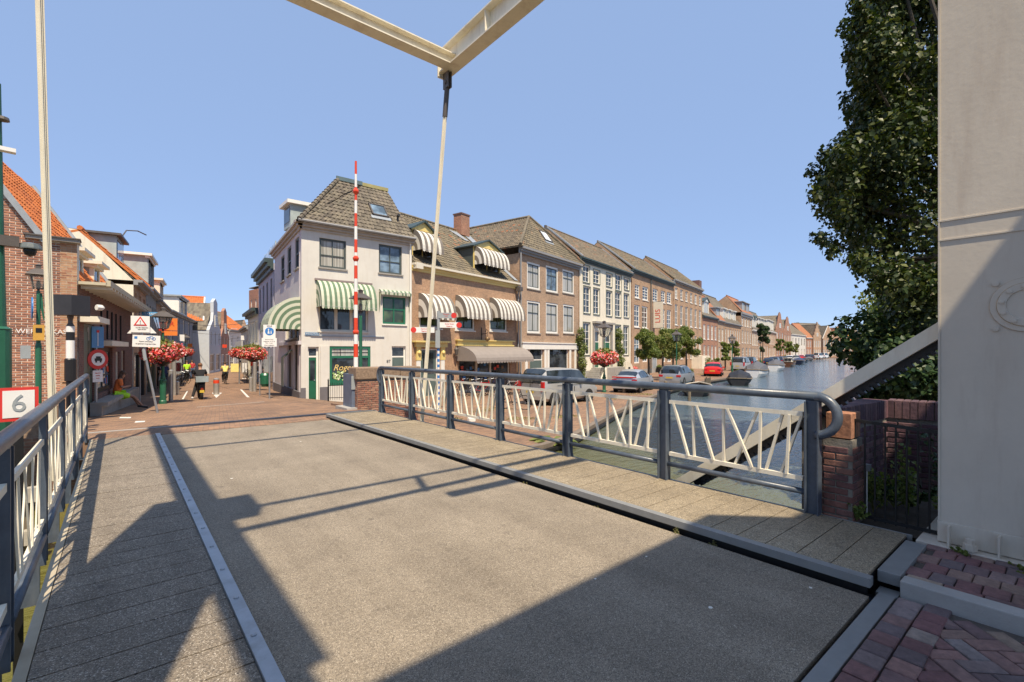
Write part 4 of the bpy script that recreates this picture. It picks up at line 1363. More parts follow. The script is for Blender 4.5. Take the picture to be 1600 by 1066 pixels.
rf = gable_roof(h.o, h.L, 9, ZE, 11.0, gt2, ov=.3, yr=4.5, wm=b_brown, verge=None)
MB().box(h.L-1.85, h.L-.9, 3.9, 4.7, 10.6, 12.2).build('chimney', b_red, rf)
MB().box(h.L-1.9, h.L-.85, 3.85, 4.75, 12.2, 12.3).build('chimney_cap', b_dark, rf)
mb = MB(); sv = Vector((0, 4.8, 11.0-ZE)).normalized(); N_ = Vector((1,0,0)).cross(sv)
for (a, b_, s0, s1) in ((h.L-.55, h.L-.1, 0.2, 6.3), (h.L-2.1, h.L-1.6, 4.9, 6.0)):
    P_ = Vector((0, -.3, ZE))
    mb.face([P_+Vector((a+(.9 if 1 else 0)*0, 0, 0))+sv*s0+N_*.07, P_+Vector((b_, 0, 0))+sv*s0+N_*.07, P_+Vector((b_-.5, 0, 0))+sv*s1+N_*.07, P_+Vector((a-.9, 0, 0))+sv*s1+N_*.07])
mb.build('lead_flashing', lead, rf)
def dormer(par, x0, x1, y0, z0, z1, zp, dep, fm, tm=None, pm=None, cheek=None, wkw=None, aw=None, ped=True, gm=None):
    mb = MB()
    mb.box(x0, x0+.12, y0, y0+dep, z0, z1); mb.box(x1-.12, x1, y0, y0+dep, z0, z1); mb.box(x0+.12, x1-.12, y0+.22, y0+dep, z0, z1)
    d_ = mb.build('dormer', cheek or fm, par)
    mb = MB(); frame_boxes(mb, x0+.02, x1-.02, z0, z1, .12, y0-.04, d=.1); mb.box((x0+x1)/2-.03, (x0+x1)/2+.03, y0, y0+.06, z0+.1, z1-.1); mb.build('window', fm, d_)
    MB().box(x0+.12, x1-.12, y0+.05, y0+.06, z0+.1, z1-.1).build('pane', gm or glass, d_)
    xm = (x0+x1)/2; o_ = .22
    mb = MB()
    if ped:
        mb.prism([(x0-.05, y0-.1, z1), (x1+.05, y0-.1, z1), (xm, y0-.1, zp-.1)], (0, .08, 0))
        mb.build('pediment', pm or fm, d_)
        mb = MB()
        for a in (x0-o_, x1+o_):
            slab(mb, [(a, y0-.25, z1-.02), (a, y0+dep, z1-.02), (xm, y0+dep, zp+.05), (xm, y0-.25, zp+.05)], .09)
        mb.build('dormer_roof', tm or corndark, d_)
    else:
        mb.box(x0-o_, x1+o_, y0-.25, y0+dep, z1+.0, z1+.14); mb.box(x0-.1, x1+.1, y0-.12, y0+.1, z1-.12, z1-.001); mb.build('dormer_roof', pm or fm, d_)
    return d_
for (a, b_, yt, yb, yp) in ((648, 689, 394, 434, 376), (745, 796, 409, 441, 391)):
    u0, z1_ = h.uz(a, yt); u1, _ = h.uz(b_, yt); z0_ = ZE+.35
    k = .82 if a > 700 else .88; u1 = u0+(u1-u0)*k
    z1_ = z0_+1.75
    dormer(rf, u0, u1, .35, z0_, z1_, z1_+.6, 3.2, yellow, corndark, yellow, cheek=framedark if a > 700 else yellow)
    a2 = awning(rf, u0+.1, u1-.05, z1_-.06, z1_-1.3, .85, stt, y=.28, pitch=.42)
# hanging wrought iron sign and wall lantern
u, z = h.uz(752, 520)
mb = MB(); mb.beam((u, -.02, z+.35), (u, -.02, z-.75), .04, .04); mb.tube([(u, -.02, z-.1), (u, -.5, z-.05), (u, -.62, z+.1), (u, -.45, z+.2), (u, -.35, z+.05)], .02, 6); mb.tube([(u, -.55, z-.06), (u, -.55, z-.3)], .015, 5)
hs = mb.build('sign_bracket', blacksteel, h.o)
MB().lathe([(.02, -.2), (.16, -.1), (.17, .0), (.1, .1), (.02, .12)], 10, (u, -.55, z-.4)).build('hanging_sign', plain('bronze', (.2, .13, .07), .5, metal=.5), hs)
def wall_lantern(par, u, z, s=1.):
    mb = MB(); mb.lathe([(.05, 0), (.1, .03), (.15, .34), (.17, .36), (.05, .48), (.02, .56)], 8, (u, -.28, z)); mb.tube([(u, -.02, z-.1), (u, -.28, z-.12), (u, -.28, z)], .02, 6)
    return mb.build('wall_lantern', darkmetal, par)
wall_lantern(h.o, h.uz(708, 552)[0], h.uz(708, 555)[1])

# ---- tall brown house with hipped end
h = House('brick_house', 'tall brown brick house with six dark sash windows and a hipped lichen roof with skylight', 'house', at(811, 35.9), at(904, DQ(905)), CANAL)
ZE = 9.55
for r in ((823.5,408,844,450), (853,414,872,455), (879,420,897,457)): h.win(h.rect(*r), fm=framedark, casing=white, cw=.15, gm=glassc if r[0] != 853 else glassb, cols=2, rows=2, upper=.68, sill=stone, bar=.06)
for r in ((823.5,469,844,520), (853,472,872,520.5), (880,475,897,520.5)): h.win(h.rect(*r), fm=framedark, casing=white, cw=.15, gm=glassc, cols=2, rows=2, upper=.66, sill=stone, bar=.06)
rd = h.rect(828,543,849,600); h.wdoor((rd[0], rd[1], -1.05, rd[3]), dm=greydoor, fm=white, fan=.95)
rs = h.rect(857,543,888,575); h.win((rs[0], rs[1], -.1, rs[3]), fm=white, gm=glass, cols=1, rows=1, fw=.08)
h.walls(9.5, ZE-.5, b_brown, b_brown, plinth=stone, zp=-.6)
u0, zt = h.uz(815, 536); mb = MB(); mb.box(u0, h.L-.02, -.1, -.003, zt-.48, zt); mb.box(u0-.05, h.L+.02, -.16, -.003, zt, zt+.08)
for px in (820, 850, 854.5, 889, 897): u_, _ = h.uz(px, 550); mb.box(u_, u_+.3, -.07, -.003, -1.0, zt-.48)
mb.build('shop_fascia', white, h.o)
h.cornice(ZE-.5, .5, .45, zinc, steps=3)
MB().tube([(.02, -.16, ZE-.4), (.02, -.16, -1.2)], .06, 8).build('downpipe', zinc, h.o)
zt_ = 13.2
L_ = h.L
mb = MB(); e = .4
P = [(-e,-e), (L_+e,-e), (L_+e,9.9), (-e,9.9)]; xm = L_/2; ya = 2.3
slab(mb, [(*P[0], ZE), (*P[1], ZE), (xm, ya, zt_)]); slab(mb, [(*P[3], ZE), (*P[0], ZE), (xm, ya, zt_), (xm, 9.9, zt_)]); slab(mb, [(*P[1], ZE), (*P[2], ZE), (xm, 9.9, zt_), (xm, ya, zt_)])
rf = mb.build('roof', gto, h.o)
mb = MB(); hipslope(mb, P[0], P[1], (xm+.01, ya), (xm-.01, ya), ZE, zt_, pitch=.3); mb.build('tiles', gt2, rf, stuff=True)
mb = MB(); hipslope(mb, P[3], P[0], (xm, ya), (xm, 9.9), ZE, zt_, pitch=.3); mb.build('tiles', gto, rf, stuff=True)
mb = MB()
for c_ in (P[0], P[1]): mb.tube([(*c_, ZE+.08), (xm, ya, zt_+.08)], .12, 8)
mb.tube([(xm, ya, zt_+.06), (xm, 9.9, zt_+.06)], .12, 8)
mb.build('hip_tiles', gt2, rf)
sv = Vector((xm-xm, ya+e, zt_-ZE)).normalized()
skylight(rf, Vector((xm+.55, -e, ZE))+sv*2.35, (1,0,0), sv, 1.15, 1.2, glassw)
MB().tube([(L_*.72, 1.9, 11.9), (L_*.72, 1.9, 12.9)], .13, 8).build('flue', darkmetal, rf)

# ---- cream house with stoop
h = House('cream_house', 'cream stuccoed house with olive window frames and a double door above a stoop', 'house', at(905.5, DQ(905.5)), at(985.5, DQ(986)), CANAL)
ZE = 10.3
for r in ((910.6,414,921,440), (927,421,937,442), (947,426.6,956,446.5), (961.5,428,970.5,452.5), (975,434,983,452),
          (911.4,447,922,488.6), (927,450,936.5,490.5), (947,454,956,493), (961,456,970,494.6), (974.6,458.5,982.5,495.5),
          (911,504,921.5,554.5), (961,508,969.5,548), (974,509,982,554.5)):
    hh = r[3]-r[1]; h.win(h.rect(*r), fm=white, gm=glass, cols=2, rows=4 if hh > 30 else 3, fw=.09, sill=olive, bar=.05, trim=.14 if False else None)
x0 = h.uz(928, 520)[0]; x1 = h.uz(954, 520)[0]
for a, b_ in ((928,937.5), (945.5,954.5)):
    r = h.rect(a, 511, b_, 548); h.wdoor((r[0], r[1], .05, 3.6), dm=darkgreen, fm=white, fan=1.0)
h.walls(10, ZE-.4, stuccocream, b_brown, plinth=stone, zp=-.2)
# shutter-green surrounds
for f_, r, kw in h.wins:
    if f_ is not window: continue
    mb = MB(); mb.box(r[1]+.01, r[1]+.08, -.04, -.004, r[2]-.05, r[3]+.04); mb.box(r[0]-.05, r[0]-.01, -.04, -.004, r[2]-.05, r[3]+.04); mb.box(r[0]-.05, r[1]+.08, -.05, -.004, r[3]+.04, r[3]+.09)
    mb.build('window_surround', olive, h.o)
mb = MB(); zt = h.uz(925, 505)[1]; mb.box(x0-.35, x1+.35, -.4, -.003, zt, zt+.2); mb.box(x0-.2, x1+.2, -.2, -.003, zt-.25, zt)
for a in (x0-.3, (x0+x1)/2-.15, x1+.02): mb.box(a, a+.28, -.14, -.003, .05, zt-.25)
mb.build('door_surround', stone, h.o)
h.cornice(ZE-.4, .42, .4, corndark, steps=3)
# stoop: two curved flights of steps either side
mb = MB()
for k in range(7):
    mb.box(x0-.6-k*.28, x1+.6+k*.28, -1.4, -.01, -1.1+(6-k)*.165, -1.1+(7-k)*.165-.002)
mb.build('steps', stone, h.o)
mb = MB(); u0 = h.uz(958, 560)[0]; mb.prism([(u0-.2, -1.5, -1.2), (u0+2.6, -1.5, -1.2), (u0+2.5, -1.5, -.75), (u0+2.0, -1.5, -.35), (u0+1.2, -1.5, .35), (u0+.2, -1.5, .55), (u0-.2, -1.5, .55)], (0, .25, 0)); mb.build('stoop_wall', stuccocream, h.o)
mb = MB(); u1 = h.uz(915, 560)[0]; mb.prism([(u1+.2, -1.5, -1.2), (u1+1.5, -1.5, -1.2), (u1+1.5, -1.5, .1), (u1+1.3, -1.5, .1), (u1+.3, -1.5, -.85)], (0, .2, 0)); mb.build('stoop_wall', stuccocream, h.o)
mb = MB(); mb.tube([(u1+.3, -1.4, -.1), (u1+1.6, -1.4, .9), (u1+2.3, -1.4, 1.0)], .03, 5); [mb.tube([(u1+.3+i*.33, -1.4, -1.0+i*.25), (u1+.3+i*.33, -1.4, -.1+i*.25)], .015, 4) for i in range(5)]; mb.build('stoop_handrail', blacksteel, h.o)
MB().box(u0+.4, u0+.9, -1.52, -1.505, -1.05, .0).build('cellar_door', blacksteel, h.o)
rf = gable_roof(h.o, h.L, 8, ZE, 13.6, gto, ov=.35, yr=3.6, wm=b_brown, verge=lead, seg=3)

# ---- the rest of the canal front, with pixel-placed window rows
def rowwins(h, tops, cols, fm=white, gm=None, fw=.13, rows=2, ccount=2, sill=None, far=False, upper=None, bar=.05):
    pass
def simple(name, label, px0, px1, wm, ze, zr, roofm, wrows, dep=8., fm=white, corn=zinc, ch=.35, D0=None, D1=None, yr=None, tiles=False, base=-1.4,
           group=CANAL, side=None, plinth=None, doors=(), verge=None, gmat=None, far=False, roof='gable', fwid=.12, cat='house', bars=(2, 3)):
    D0 = D0 or DQ(px0); D1 = D1 or DQ(px1)
    h = House(name, label, cat, at(px0, D0), at(px1, D1), group, base)
    ci = 0
    for (z0, z1, n_, wf) in wrows:      # heights, count, width share
        for i in range(n_):
            c = h.L*(i+.5)/n_; w2 = h.L/n_*wf/2
            gm_ = gmat or R.choice((glass, glassc, glassb, glass))
            h.win((c-w2, c+w2, z0, z1), fm=fm, gm=gm_, cols=bars[0], rows=bars[1], fw=fwid, sill=None if far else fm, far=far, bar=.06)
    for (f, wd, z1, dm_) in doors:
        c = h.L*f; h.wdoor((c-wd/2, c+wd/2, -1.02, z1), dm=dm_, fan=.5)
    h.walls(dep, ze-ch+.02, wm, side or wm, plinth=plinth, zp=-.5)
    if corn: h.cornice(ze-ch, ch, .35, corn, steps=2)
    if roof == 'gable': h.rf = gable_roof(h.o, h.L, dep, ze, zr, roofm, ov=.3, yr=yr, tiles=tiles, wm=side or wm, verge=verge, seg=3)
    elif roof == 'flat':
        h.rf = MB().box(0, h.L, 0, dep, ze-.1, ze).build('roof', roofm, h.o)
    return h
DK = glass
h = House('brick_house', 'brown brick house with white sash windows behind the pollard trees and a vertical banner', 'house', at(987, DQ(987)), at(1051.5, DQ(1052)), CANAL)
for r in ((992,444,999.5,465), (1004,447,1013,468.5), (1020,450.5,1028,471), (1033,454,1039.5,472.5), (1042,456,1049,474),
          (991,475.6,999.5,511), (1003,478,1012,512.5), (1032,482.5,1039,514), (1042,484,1048.5,514)):
    h.win(h.rect(*r), fm=white, gm=glass, cols=2, rows=4, fw=.16, sill=white, bar=.07)
for r in ((991,527,999.5,568), (1004,529,1012,566), (1034,532,1040,566), (1043,533,1049,566)): h.win(h.rect(*r), fm=white, gm=glassb, cols=2, rows=4, fw=.14, bar=.07)
r = h.rect(1019,530,1028,572); h.wdoor((r[0], r[1], -1.0, r[3]), dm=framegrey, fan=.8)
ZE = 10.9
h.walls(9, ZE-.4, b_orange, b_brown, plinth=stone, zp=-.5); h.cornice(ZE-.4, .42, .42, corndark, steps=3)
rf = gable_roof(h.o, h.L, 8.5, ZE, 14.6, gt2, ov=.4, yr=4.2, wm=b_brown, verge=lead, seg=3)
u = h.uz(1015.5, 500)[0]; MB().tube([(u, -.15, ZE-.4), (u, -.15, -1.2)], .06, 6).build('downpipe', corndark, h.o)
# banner
u, zt = h.uz(1018, 472); _, zb_ = h.uz(1018, 512.5)
bn = thing('banner', 'tall cream vertical banner with red letters projecting from the brown brick house', 'banner', (0,0,0)); bn.parent = None
bx = h.A+h.d*(u+.35); bn.location = (bx.x, bx.y, 0); bn.rotation_euler = (0, 0, h.ang)
mb = MB(); mb.prism([(-.1, -1.35, zb_), (-.1, -.15, zb_), (-.1, -.15, zt), (-.1, -1.35, zt)], (.03, 0, 0)); mb.v = [(x+0, y, z) for x, y, z in mb.v]; mb.build('cloth', cream, bn)
text(bn, 'LUIS', .9, (-.11, -.72, (zt+zb_)/2-.15), (rad(90), rad(90)*0, rad(-90)), redbar, 'lettering').rotation_euler = Matrix(((0,0,-1),(0,-1,0),(-1,0,0))).to_euler() if False else (rad(90), rad(-90), rad(-90))
MB().beam((-.08, 0, zt+.04), (-.08, -1.4, zt+.04), .05, .05).build('bracket', blacksteel, bn)
MB().beam((-.08, 0, zb_-.04), (-.08, -1.4, zb_-.04), .05, .05).build('bracket', blacksteel, bn)

h = simple('brick_house', 'long brown brick house with narrow white sash windows next to the short red house', 1052.5, 1097, b_orange, 11.6, 15.2, gt2,
           [(9.0, 10.5, 6, .5), (5.3, 8.2, 6, .52), (.5, 4.0, 6, .5)], corn=zinc, yr=4, tiles=True, doors=())
mb = MB(); mb.prism([(h.L-6.2, -1.6, -1.2), (h.L+.6, -1.6, -1.2), (h.L+.2, -1.6, -.6), (h.L-1.8, -1.6, .9), (h.L-6.2, -1.6, .9)], (0, 1.58, 0)); mb.build('stoop_wall', stuccocream, h.o)
mb = MB()
for i in range(3): mb.box(h.L-4.6+i*1.1, h.L-4.1+i*1.1, -1.62, -1.61, -1.1, .0)
mb.build('cellar_door', blacksteel, h.o)
h = simple('brick_house', 'short red brick house with a white dormer and a chimney', 1097.5, 1121, b_red, 7.5, 10.2, gt, [(3.6, 6.1, 4, .55), (.2, 2.6, 4, .5)], yr=3.2, corn=corndark, tiles=False)
dormer(h.rf, 3.2, 6.5, .6, 7.9, 10.2, 10.9, 2.5, white, gm=glassc)
MB().box(.2, 1.4, 2.6, 3.8, 9.5, 12.4).build('chimney', b_brown, h.rf)
h = simple('brick_house', 'narrow brown brick house with an orange tiled roof', 1121.5, 1131.5, b_brown, 7.3, 12.3, otf, [(3.4, 5.8, 2, .5), (.2, 2.4, 2, .5)], yr=3.6, corn=zinc, side=b_tan)
dormer(h.rf, .7, 3.2, .4, 7.6, 9.6, 9.9, 2.5, framegrey, ped=False, gm=glassc, pm=lead)
h = simple('brick_house', 'wide brown brick house with three dormers and a tall grey roof', 1132, 1157.5, b_orange, 7.2, 13.4, gt, [(3.2, 6.0, 7, .5), (.0, 2.4, 6, .5)], yr=5.2, corn=zinc)
for i in range(3): dormer(h.rf, 1.2+i*4.6, 3.6+i*4.6, .5, 7.8, 9.9, 10.2, 3, white, ped=False, gm=glassc)
MB().box(-.2, 1.6, 4.6, 6.0, 12.5, 15.6).build('chimney', b_dark, h.rf)
h = simple('town_house', 'grey and white town house with a heavy cornice and mansard storey', 1158, 1174.5, b_brown, 10.2, 14.0, otf, [(7.2, 9.2, 4, .55), (3.4, 6.2, 4, .5), (.0, 2.3, 3, .5)], yr=3., corn=zinc, ch=.9)
dormer(h.rf, 2, 5.5, .2, 10.4, 12.6, 13.4, 3, zinc, ped=False, gm=glassc); dormer(h.rf, 7, 10.5, .2, 10.4, 12.6, 13.4, 3, zinc, ped=False, gm=glassc)
h = simple('town_house', 'brown house with a white glazed first floor and arched dormers', 1175, 1184.5, b_brown, 6.8, 11.5, gt, [(3.0, 5.9, 4, .7), (-.6, 2.2, 3, .6)], yr=2.4, corn=white, dep=9)
for i in range(2): dormer(h.rf, .8+i*3.8, 3.3+i*3.8, .1, 7.0, 9.6, 10.4, 3, white, gm=glassc)
h = simple('town_house', 'pale brick town house with white dormers seen behind the dark quay tree', 1185, 1200.5, b_tan, 8.0, 12.4, gt, [(4.2, 7., 6, .5), (.0, 3, 6, .5)], yr=3.2, corn=white)
for i in range(3): dormer(h.rf, 1.5+i*5, 4+i*5, .2, 8.1, 10.2, 10.6, 3, white, ped=False, gm=glassc)
h = simple('town_house', 'white-dormered house just before the red bell gables', 1201, 1212, b_orange, 7.4, 12.0, gt, [(3.6, 6.4, 6, .5), (.0, 2.6, 5, .5)], yr=4.2, corn=white, D1=152)
for i in range(3): dormer(h.rf, 1.2+i*5, 4.4+i*5, .2, 7.6, 10.6, 11.2, 3, white, ped=False, gm=glassc)

def gabled(name, label, px0, px1, D0, D1, wm, ze, zp, style, roofm, wrows, dep=14, group=CANAL, trim=None, base=-1.4, side=None):
    """house whose pointed, stepped or bell-shaped gable faces the front"""
    h = House(name, label, 'house', at(px0, D0), at(px1, D1), group, base)
    L = h.L
    for (z0, z1, n_, wf) in wrows:
        for i in range(n_):
            c = L*(i+.5)/n_; w2 = L/n_*wf/2; h.win((c-w2, c+w2, z0, z1), fm=white, gm=R.choice((glass, glassc, glassb)), far=True, fw=.14, cols=2, rows=2)
    h.walls(dep, ze, wm, side or wm)
    H_ = zp-ze
    if style == 'point': pr_ = [(0, 0), (L/2, H_), (L, 0)]
    elif style == 'bell': pr_ = [(0, 0), (.02*L, .08*H_), (.2*L, .3*H_), (.3*L, .62*H_), (.36*L, .8*H_), (.38*L, .92*H_), (.5*L, H_), (.62*L, .92*H_), (.64*L, .8*H_), (.7*L, .62*H_), (.8*L, .3*H_), (.98*L, .08*H_), (L, 0)]
    elif style == 'neck': pr_ = [(0, 0), (.08*L, .1*H_), (.28*L, .3*H_), (.33*L, .55*H_), (.33*L, .88*H_), (.5*L, H_), (.67*L, .88*H_), (.67*L, .55*H_), (.72*L, .3*H_), (.92*L, .1*H_), (L, 0)]
    else:
        pr_ = [(0, 0)]; k = 4
        for i in range(k): pr_ += [(L*.12*i, H_*(i+1)/(k+1)), (L*.12*(i+1), H_*(i+1)/(k+1))]
        pr_ += [(L*.44, H_), (L*.56, H_)]+[(L-a, b_) for a, b_ in pr_[::-1][:]] 
    mb = MB(); mb.prism([(x, -.02, ze+z) for x, z in pr_], (0, .35, 0)); gb = mb.build('gable', wm, h.o)
    if trim:
        mb = MB()
        for (a, b_), (c, d_) in zip(pr_, pr_[1:]): mb.beam((a, .15, ze+b_+.05), (c, .15, ze+d_+.05), .5, .12, up=(0, 1, 0))
        mb.build('coping', trim, gb)
    window(h.o, L*.4, L*.6, ze+.12*H_, ze+.12*H_+min(1.5, .35*H_), fm=white, gm=glassc, far=True, y=-.1, fw=.12)
    zr = ze+H_*(1 if style == 'point' else .86)
    mb = MB(); slab(mb, [(-.1,.3,ze), (-.1,dep,ze), (L/2,dep,zr), (L/2,.3,zr)]); slab(mb, [(L+.1,.3,ze), (L+.1,dep,ze), (L/2,dep,zr), (L/2,.3,zr)])
    h.rf = mb.build('roof', roofm, h.o)
    return h
gabled('bell_gable_house', 'red brick house with the taller of the two bell gables', 1212.5, 1224.5, 152, 163, b_red, 8.5, 14.2, 'bell', gt, [(4.6, 7.6, 3, .5), (.2, 3.2, 3, .5)], trim=b_dark, side=b_tan)
gabled('bell_gable_house', 'red brick house with the lower bell gable beside the white house', 1225, 1236, 163, 176, b_red, 8.2, 13.6, 'bell', gt, [(4.6, 7.2, 4, .5), (.2, 3.2, 4, .5)], trim=b_dark)
simple('town_house', 'white-fronted house with a mossy hipped roof on the canal bend', 1236.5, 1259, stucco, 8.0, 13.2, gt2, [(3.6, 6.6, 5, .45), (-.4, 2.4, 5, .45)], D0=180, D1=200, dep=12, far=True, corn=white, bars=(2, 2))
simple('brick_house', 'brick house with an orange-brown roof left of the stepped gable', 1259.5, 1271, b_red, 7.2, 13.6, otf, [(3.2, 6.0, 4, .5), (-.4, 2.4, 4, .5)], D0=202, D1=205, dep=12, far=True, corn=white, bars=(2, 2))
gabled('stepped_gable_house', 'brown brick house with a steep stepped gable on the canal bend', 1271, 1283, 204, 206, b_brown, 7.0, 14.0, 'step', gt, [(3.2, 6.0, 4, .5), (-.4, 2.2, 4, .5)])
gabled('gabled_house', 'brown pointed gable house with white trim right of the stepped gable', 1286, 1303, 212, 214, b_brown, 7.0, 13.0, 'point', gt, [(3.4, 6.4, 5, .5), (-.6, 2.2, 5, .5)], trim=white)
gabled('gabled_house', 'grey-brown neck gable house on the canal bend', 1303.5, 1317, 214, 216, b_tan, 7.2, 13.0, 'neck', otf, [(3.4, 6.2, 4, .5), (-.6, 2.2, 4, .5)])
gabled('gabled_house', 'small pale gable house next to the orange roof', 1317.5, 1327, 216, 216, b_tan, 6.2, 11.2, 'point', otf, [(2.4, 4.6, 2, .3), (-.6, 1.6, 3, .4)])
simple('low_house', 'low house under a bright orange roof at the end of the canal', 1327.5, 1341, b_tan, 5.4, 9.6, ot, [(1.0, 3.8, 3, .35)], D0=216, D1=216, dep=10, far=True, corn=white)
simple('brick_house', 'large house with a dark ridge behind the stepped gable', 1262, 1300, b_brown, 9.5, 15.2, gt, [], D0=226, D1=232, dep=14, far=True, corn=None)
simple('brick_house', 'distant brown house with flat roof line behind the orange roof', 1316, 1350, b_dark, 8.5, 12.8, gt, [], D0=236, D1=238, dep=10, far=True, corn=None)
# ============================================================ THE STREET, LEFT SIDE
ST = 'houses along the shopping street'
def DL(px): return 1/((330-px)*3.67e-4)
def lpt(px): return at(px, DL(px))
# ---- brick house with gable end toward the bridge
A0 = Vector(lpt(120.5)); B0 = Vector(lpt(207))
h = House('gable_house', 'old brick house with bright orange pantile roof and its gable end toward the bridge', 'house', A0, B0, zb=-1.6)
gm_ = piecemat('gable_brick', [(0, (.42, .19, .12)), (.35, (.34, .15, .09)), (.7, (.48, .24, .15)), (1, (.24, .12, .085))], .85, .4)
pale_mortar = plain('pale_mortar', (.62, .57, .48), .95, var=.12, scale=10, bs=.4)
sw = h.rect(152,543,176,615); sw = (sw[0], sw[1], .3, sw[3])
for r in ((181,550,187,600), (190,548,195,600)): rr = h.rect(*r); h.win((rr[0], rr[1], -.1, rr[3]), fm=cream, gm=glass, cols=1, rows=2, fw=.1)
dr = h.rect(131,505,147,640); h.wdoor((dr[0], dr[1], -.3, dr[3]), dm=olive, fm=olive, fan=0., y=.06)
h.win(sw, fm=signblack, gm=glassc, cols=2, rows=3, fw=.14, bar=.05)
h.walls(5.5, 3.5, b_dark, b_dark, sides=(1,))
EZ = 3.55
# gable wall facing the bridge, in the house's frame (x along the street, y into the building)
ca, sa = math.cos(-h.ang), math.sin(-h.ang)
def hl(X, Y):      # world to house frame
    x, y = X-A0.x, Y-A0.y
    return (x*ca-y*sa, x*sa+y*ca)
# end wall lies in world plane Y=A0.y from X=A0.x to X=A0.x-6
gp0 = hl(A0.x, A0.y); gp1 = hl(A0.x-6.0, A0.y)
U = Vector((gp1[0]-gp0[0], gp1[1]-gp0[1], 0)).normalized()
prof = lambda d_: 4.62 if d_ < .66 else min(4.62+(d_-.66)*1.62, 4.62+(3.4-.66)*1.62, 4.62+(6.2-d_)*1.62)
pts = [0, .66, 3.4, 6.0]
mb = MB()
nrm = Vector((-U.y, U.x, 0))
if nrm.dot(Vector((1, 0, 0))) > 0: nrm = nrm
face = [Vector((0,0,0))+U*d_ for d_ in pts]
mb.prism([face[0]+Vector((0,0,-1.6)), face[-1]+Vector((0,0,-1.6)), face[3]+Vector((0,0,prof(6.0))), face[2]+Vector((0,0,prof(3.4))), face[1]+Vector((0,0,prof(.66))), face[0]+Vector((0,0,4.62))], Vector((.25, 0, 0)))
gw = mb.build('gable_wall', pale_mortar, h.o)
pc = Pieces('brick', gw, 300)
Lg = 3.0
Ow = U*Lg+Vector((0,0,-.4))      # start at the left as seen from the bridge
inn = lambda c, v: (-.4+v+.03) < prof(Lg-c) and not (abs((Lg-c)-2.06) < .36 and -.4+v < 2.42) and not (abs((Lg-c)-2.06) < .5 and 2.42 <= -.4+v < 2.85)
brick_face(pc, Ow, -U, (0,0,1), Lg, 7.4, gm_, bl=.2, bh=.047, j=.016, proud=.012, inside=inn, keyf=lambda p: abs(p.z-2.6))
# arch of upright bricks above the blocked window
for i in range(13):
    t = -.5+i/12.; c_ = Lg-2.06+t*.86
    p_ = Ow-U*0+(-U)*c_+Vector((0,0,0)); p_.z = 2.63+.05*math.cos(t*2)
    a_ = t*.55
    V = Vector((0,0,1))*math.cos(a_)+(-U)*math.sin(a_); W_ = (-U)*math.cos(a_)-Vector((0,0,1))*math.sin(a_)
    pc.add(frame_matrix(p_, W_, V, W_.cross(V)), (.055, .36, .03), piecemat('arch_brick', [(0, (.58, .22, .1)), (1, (.45, .17, .09))]), 0)
pc.done()
N_ = (-U).cross(Vector((0,0,1)))
def gbox(name, mat, d0, d1, z0, z1, out0, out1, par=gw, **kw):
    mb = MB(); a = U*d0; b_ = U*d1
    mb.prism([a+N_*out0+Vector((0,0,z0)), b_+N_*out0+Vector((0,0,z0)), b_+N_*out1+Vector((0,0,z0)), a+N_*out1+Vector((0,0,z0))], (0, 0, z1-z0))
    return mb.build(name, mat, par, **kw)
gbox('blocked_window', pale_mortar, 1.75, 2.4, .3, 2.35, -.02, .001)
gbox('window_post', plain('buff_post', (.5,.42,.28), .7), 1.78, 1.88, .4, 2.38, .0, .12); gbox('window_ledge', stone, 1.75, 2.4, 2.33, 2.4, 0, .2)
gbox('wall_anchor', darkmetal, .62, .65, 2.9, 3.75, .015, .04)
gbox('coping', stone, -.06, .98, 4.62, 4.70, -.3, .16); gbox('coping', darkmetal, -.08, 1.02, 4.70, 4.73, -.3, .2)
mb = MB(); mb.beam(U*.62+Vector((0,0,4.58))+N_*.05, U*3.4+Vector((0,0,4.6+2.74*1.62))+N_*.05, .16, .14); mb.build('verge', lead, gw)
tx = text(gw, 'DE WERELDKAST', .17, tuple(U*.76+Vector((0,0,2.2))+N_*.05), (0,0,0), signwhite); tx.rotation_euler = frame_matrix((0,0,0), -U, (0,0,1), N_).to_euler()
# quoin strip at the street corner
gbox('quoin', b_tan, -.0, .34, -1.6, 4.6, .0, .012)
# orange roof: slope toward the street
Ly = 8.2
def roofplane(par, x0, x1, m, tiles=True):
    mb = MB(); Sv = Vector((0, 1.0, 1.6)); sl = Sv.normalized().length and 5.2
    P_ = Vector((x0, .0, EZ)); S1 = Sv.normalized()
    slab(mb, [P_, P_+Vector((x1-x0,0,0)), P_+Vector((x1-x0,0,0))+S1*sl, P_+S1*sl], .08)
    r_ = mb.build('roof', m, par)
    mb = MB(); tile_slope(mb, P_, (1,0,0), S1, sl, lambda s: .0, lambda s: x1-x0, pitch=.3, tw=.22); mb.build('tiles', m, r_, stuff=True)
    return r_
rf = roofplane(h.o, .12, Ly, ot)
MB().tube([(Ly, -.0, EZ+.1), (Ly, 2.76, EZ+.1+2.76*1.6)], .09, 8).build('verge_tiles', lead, rf)
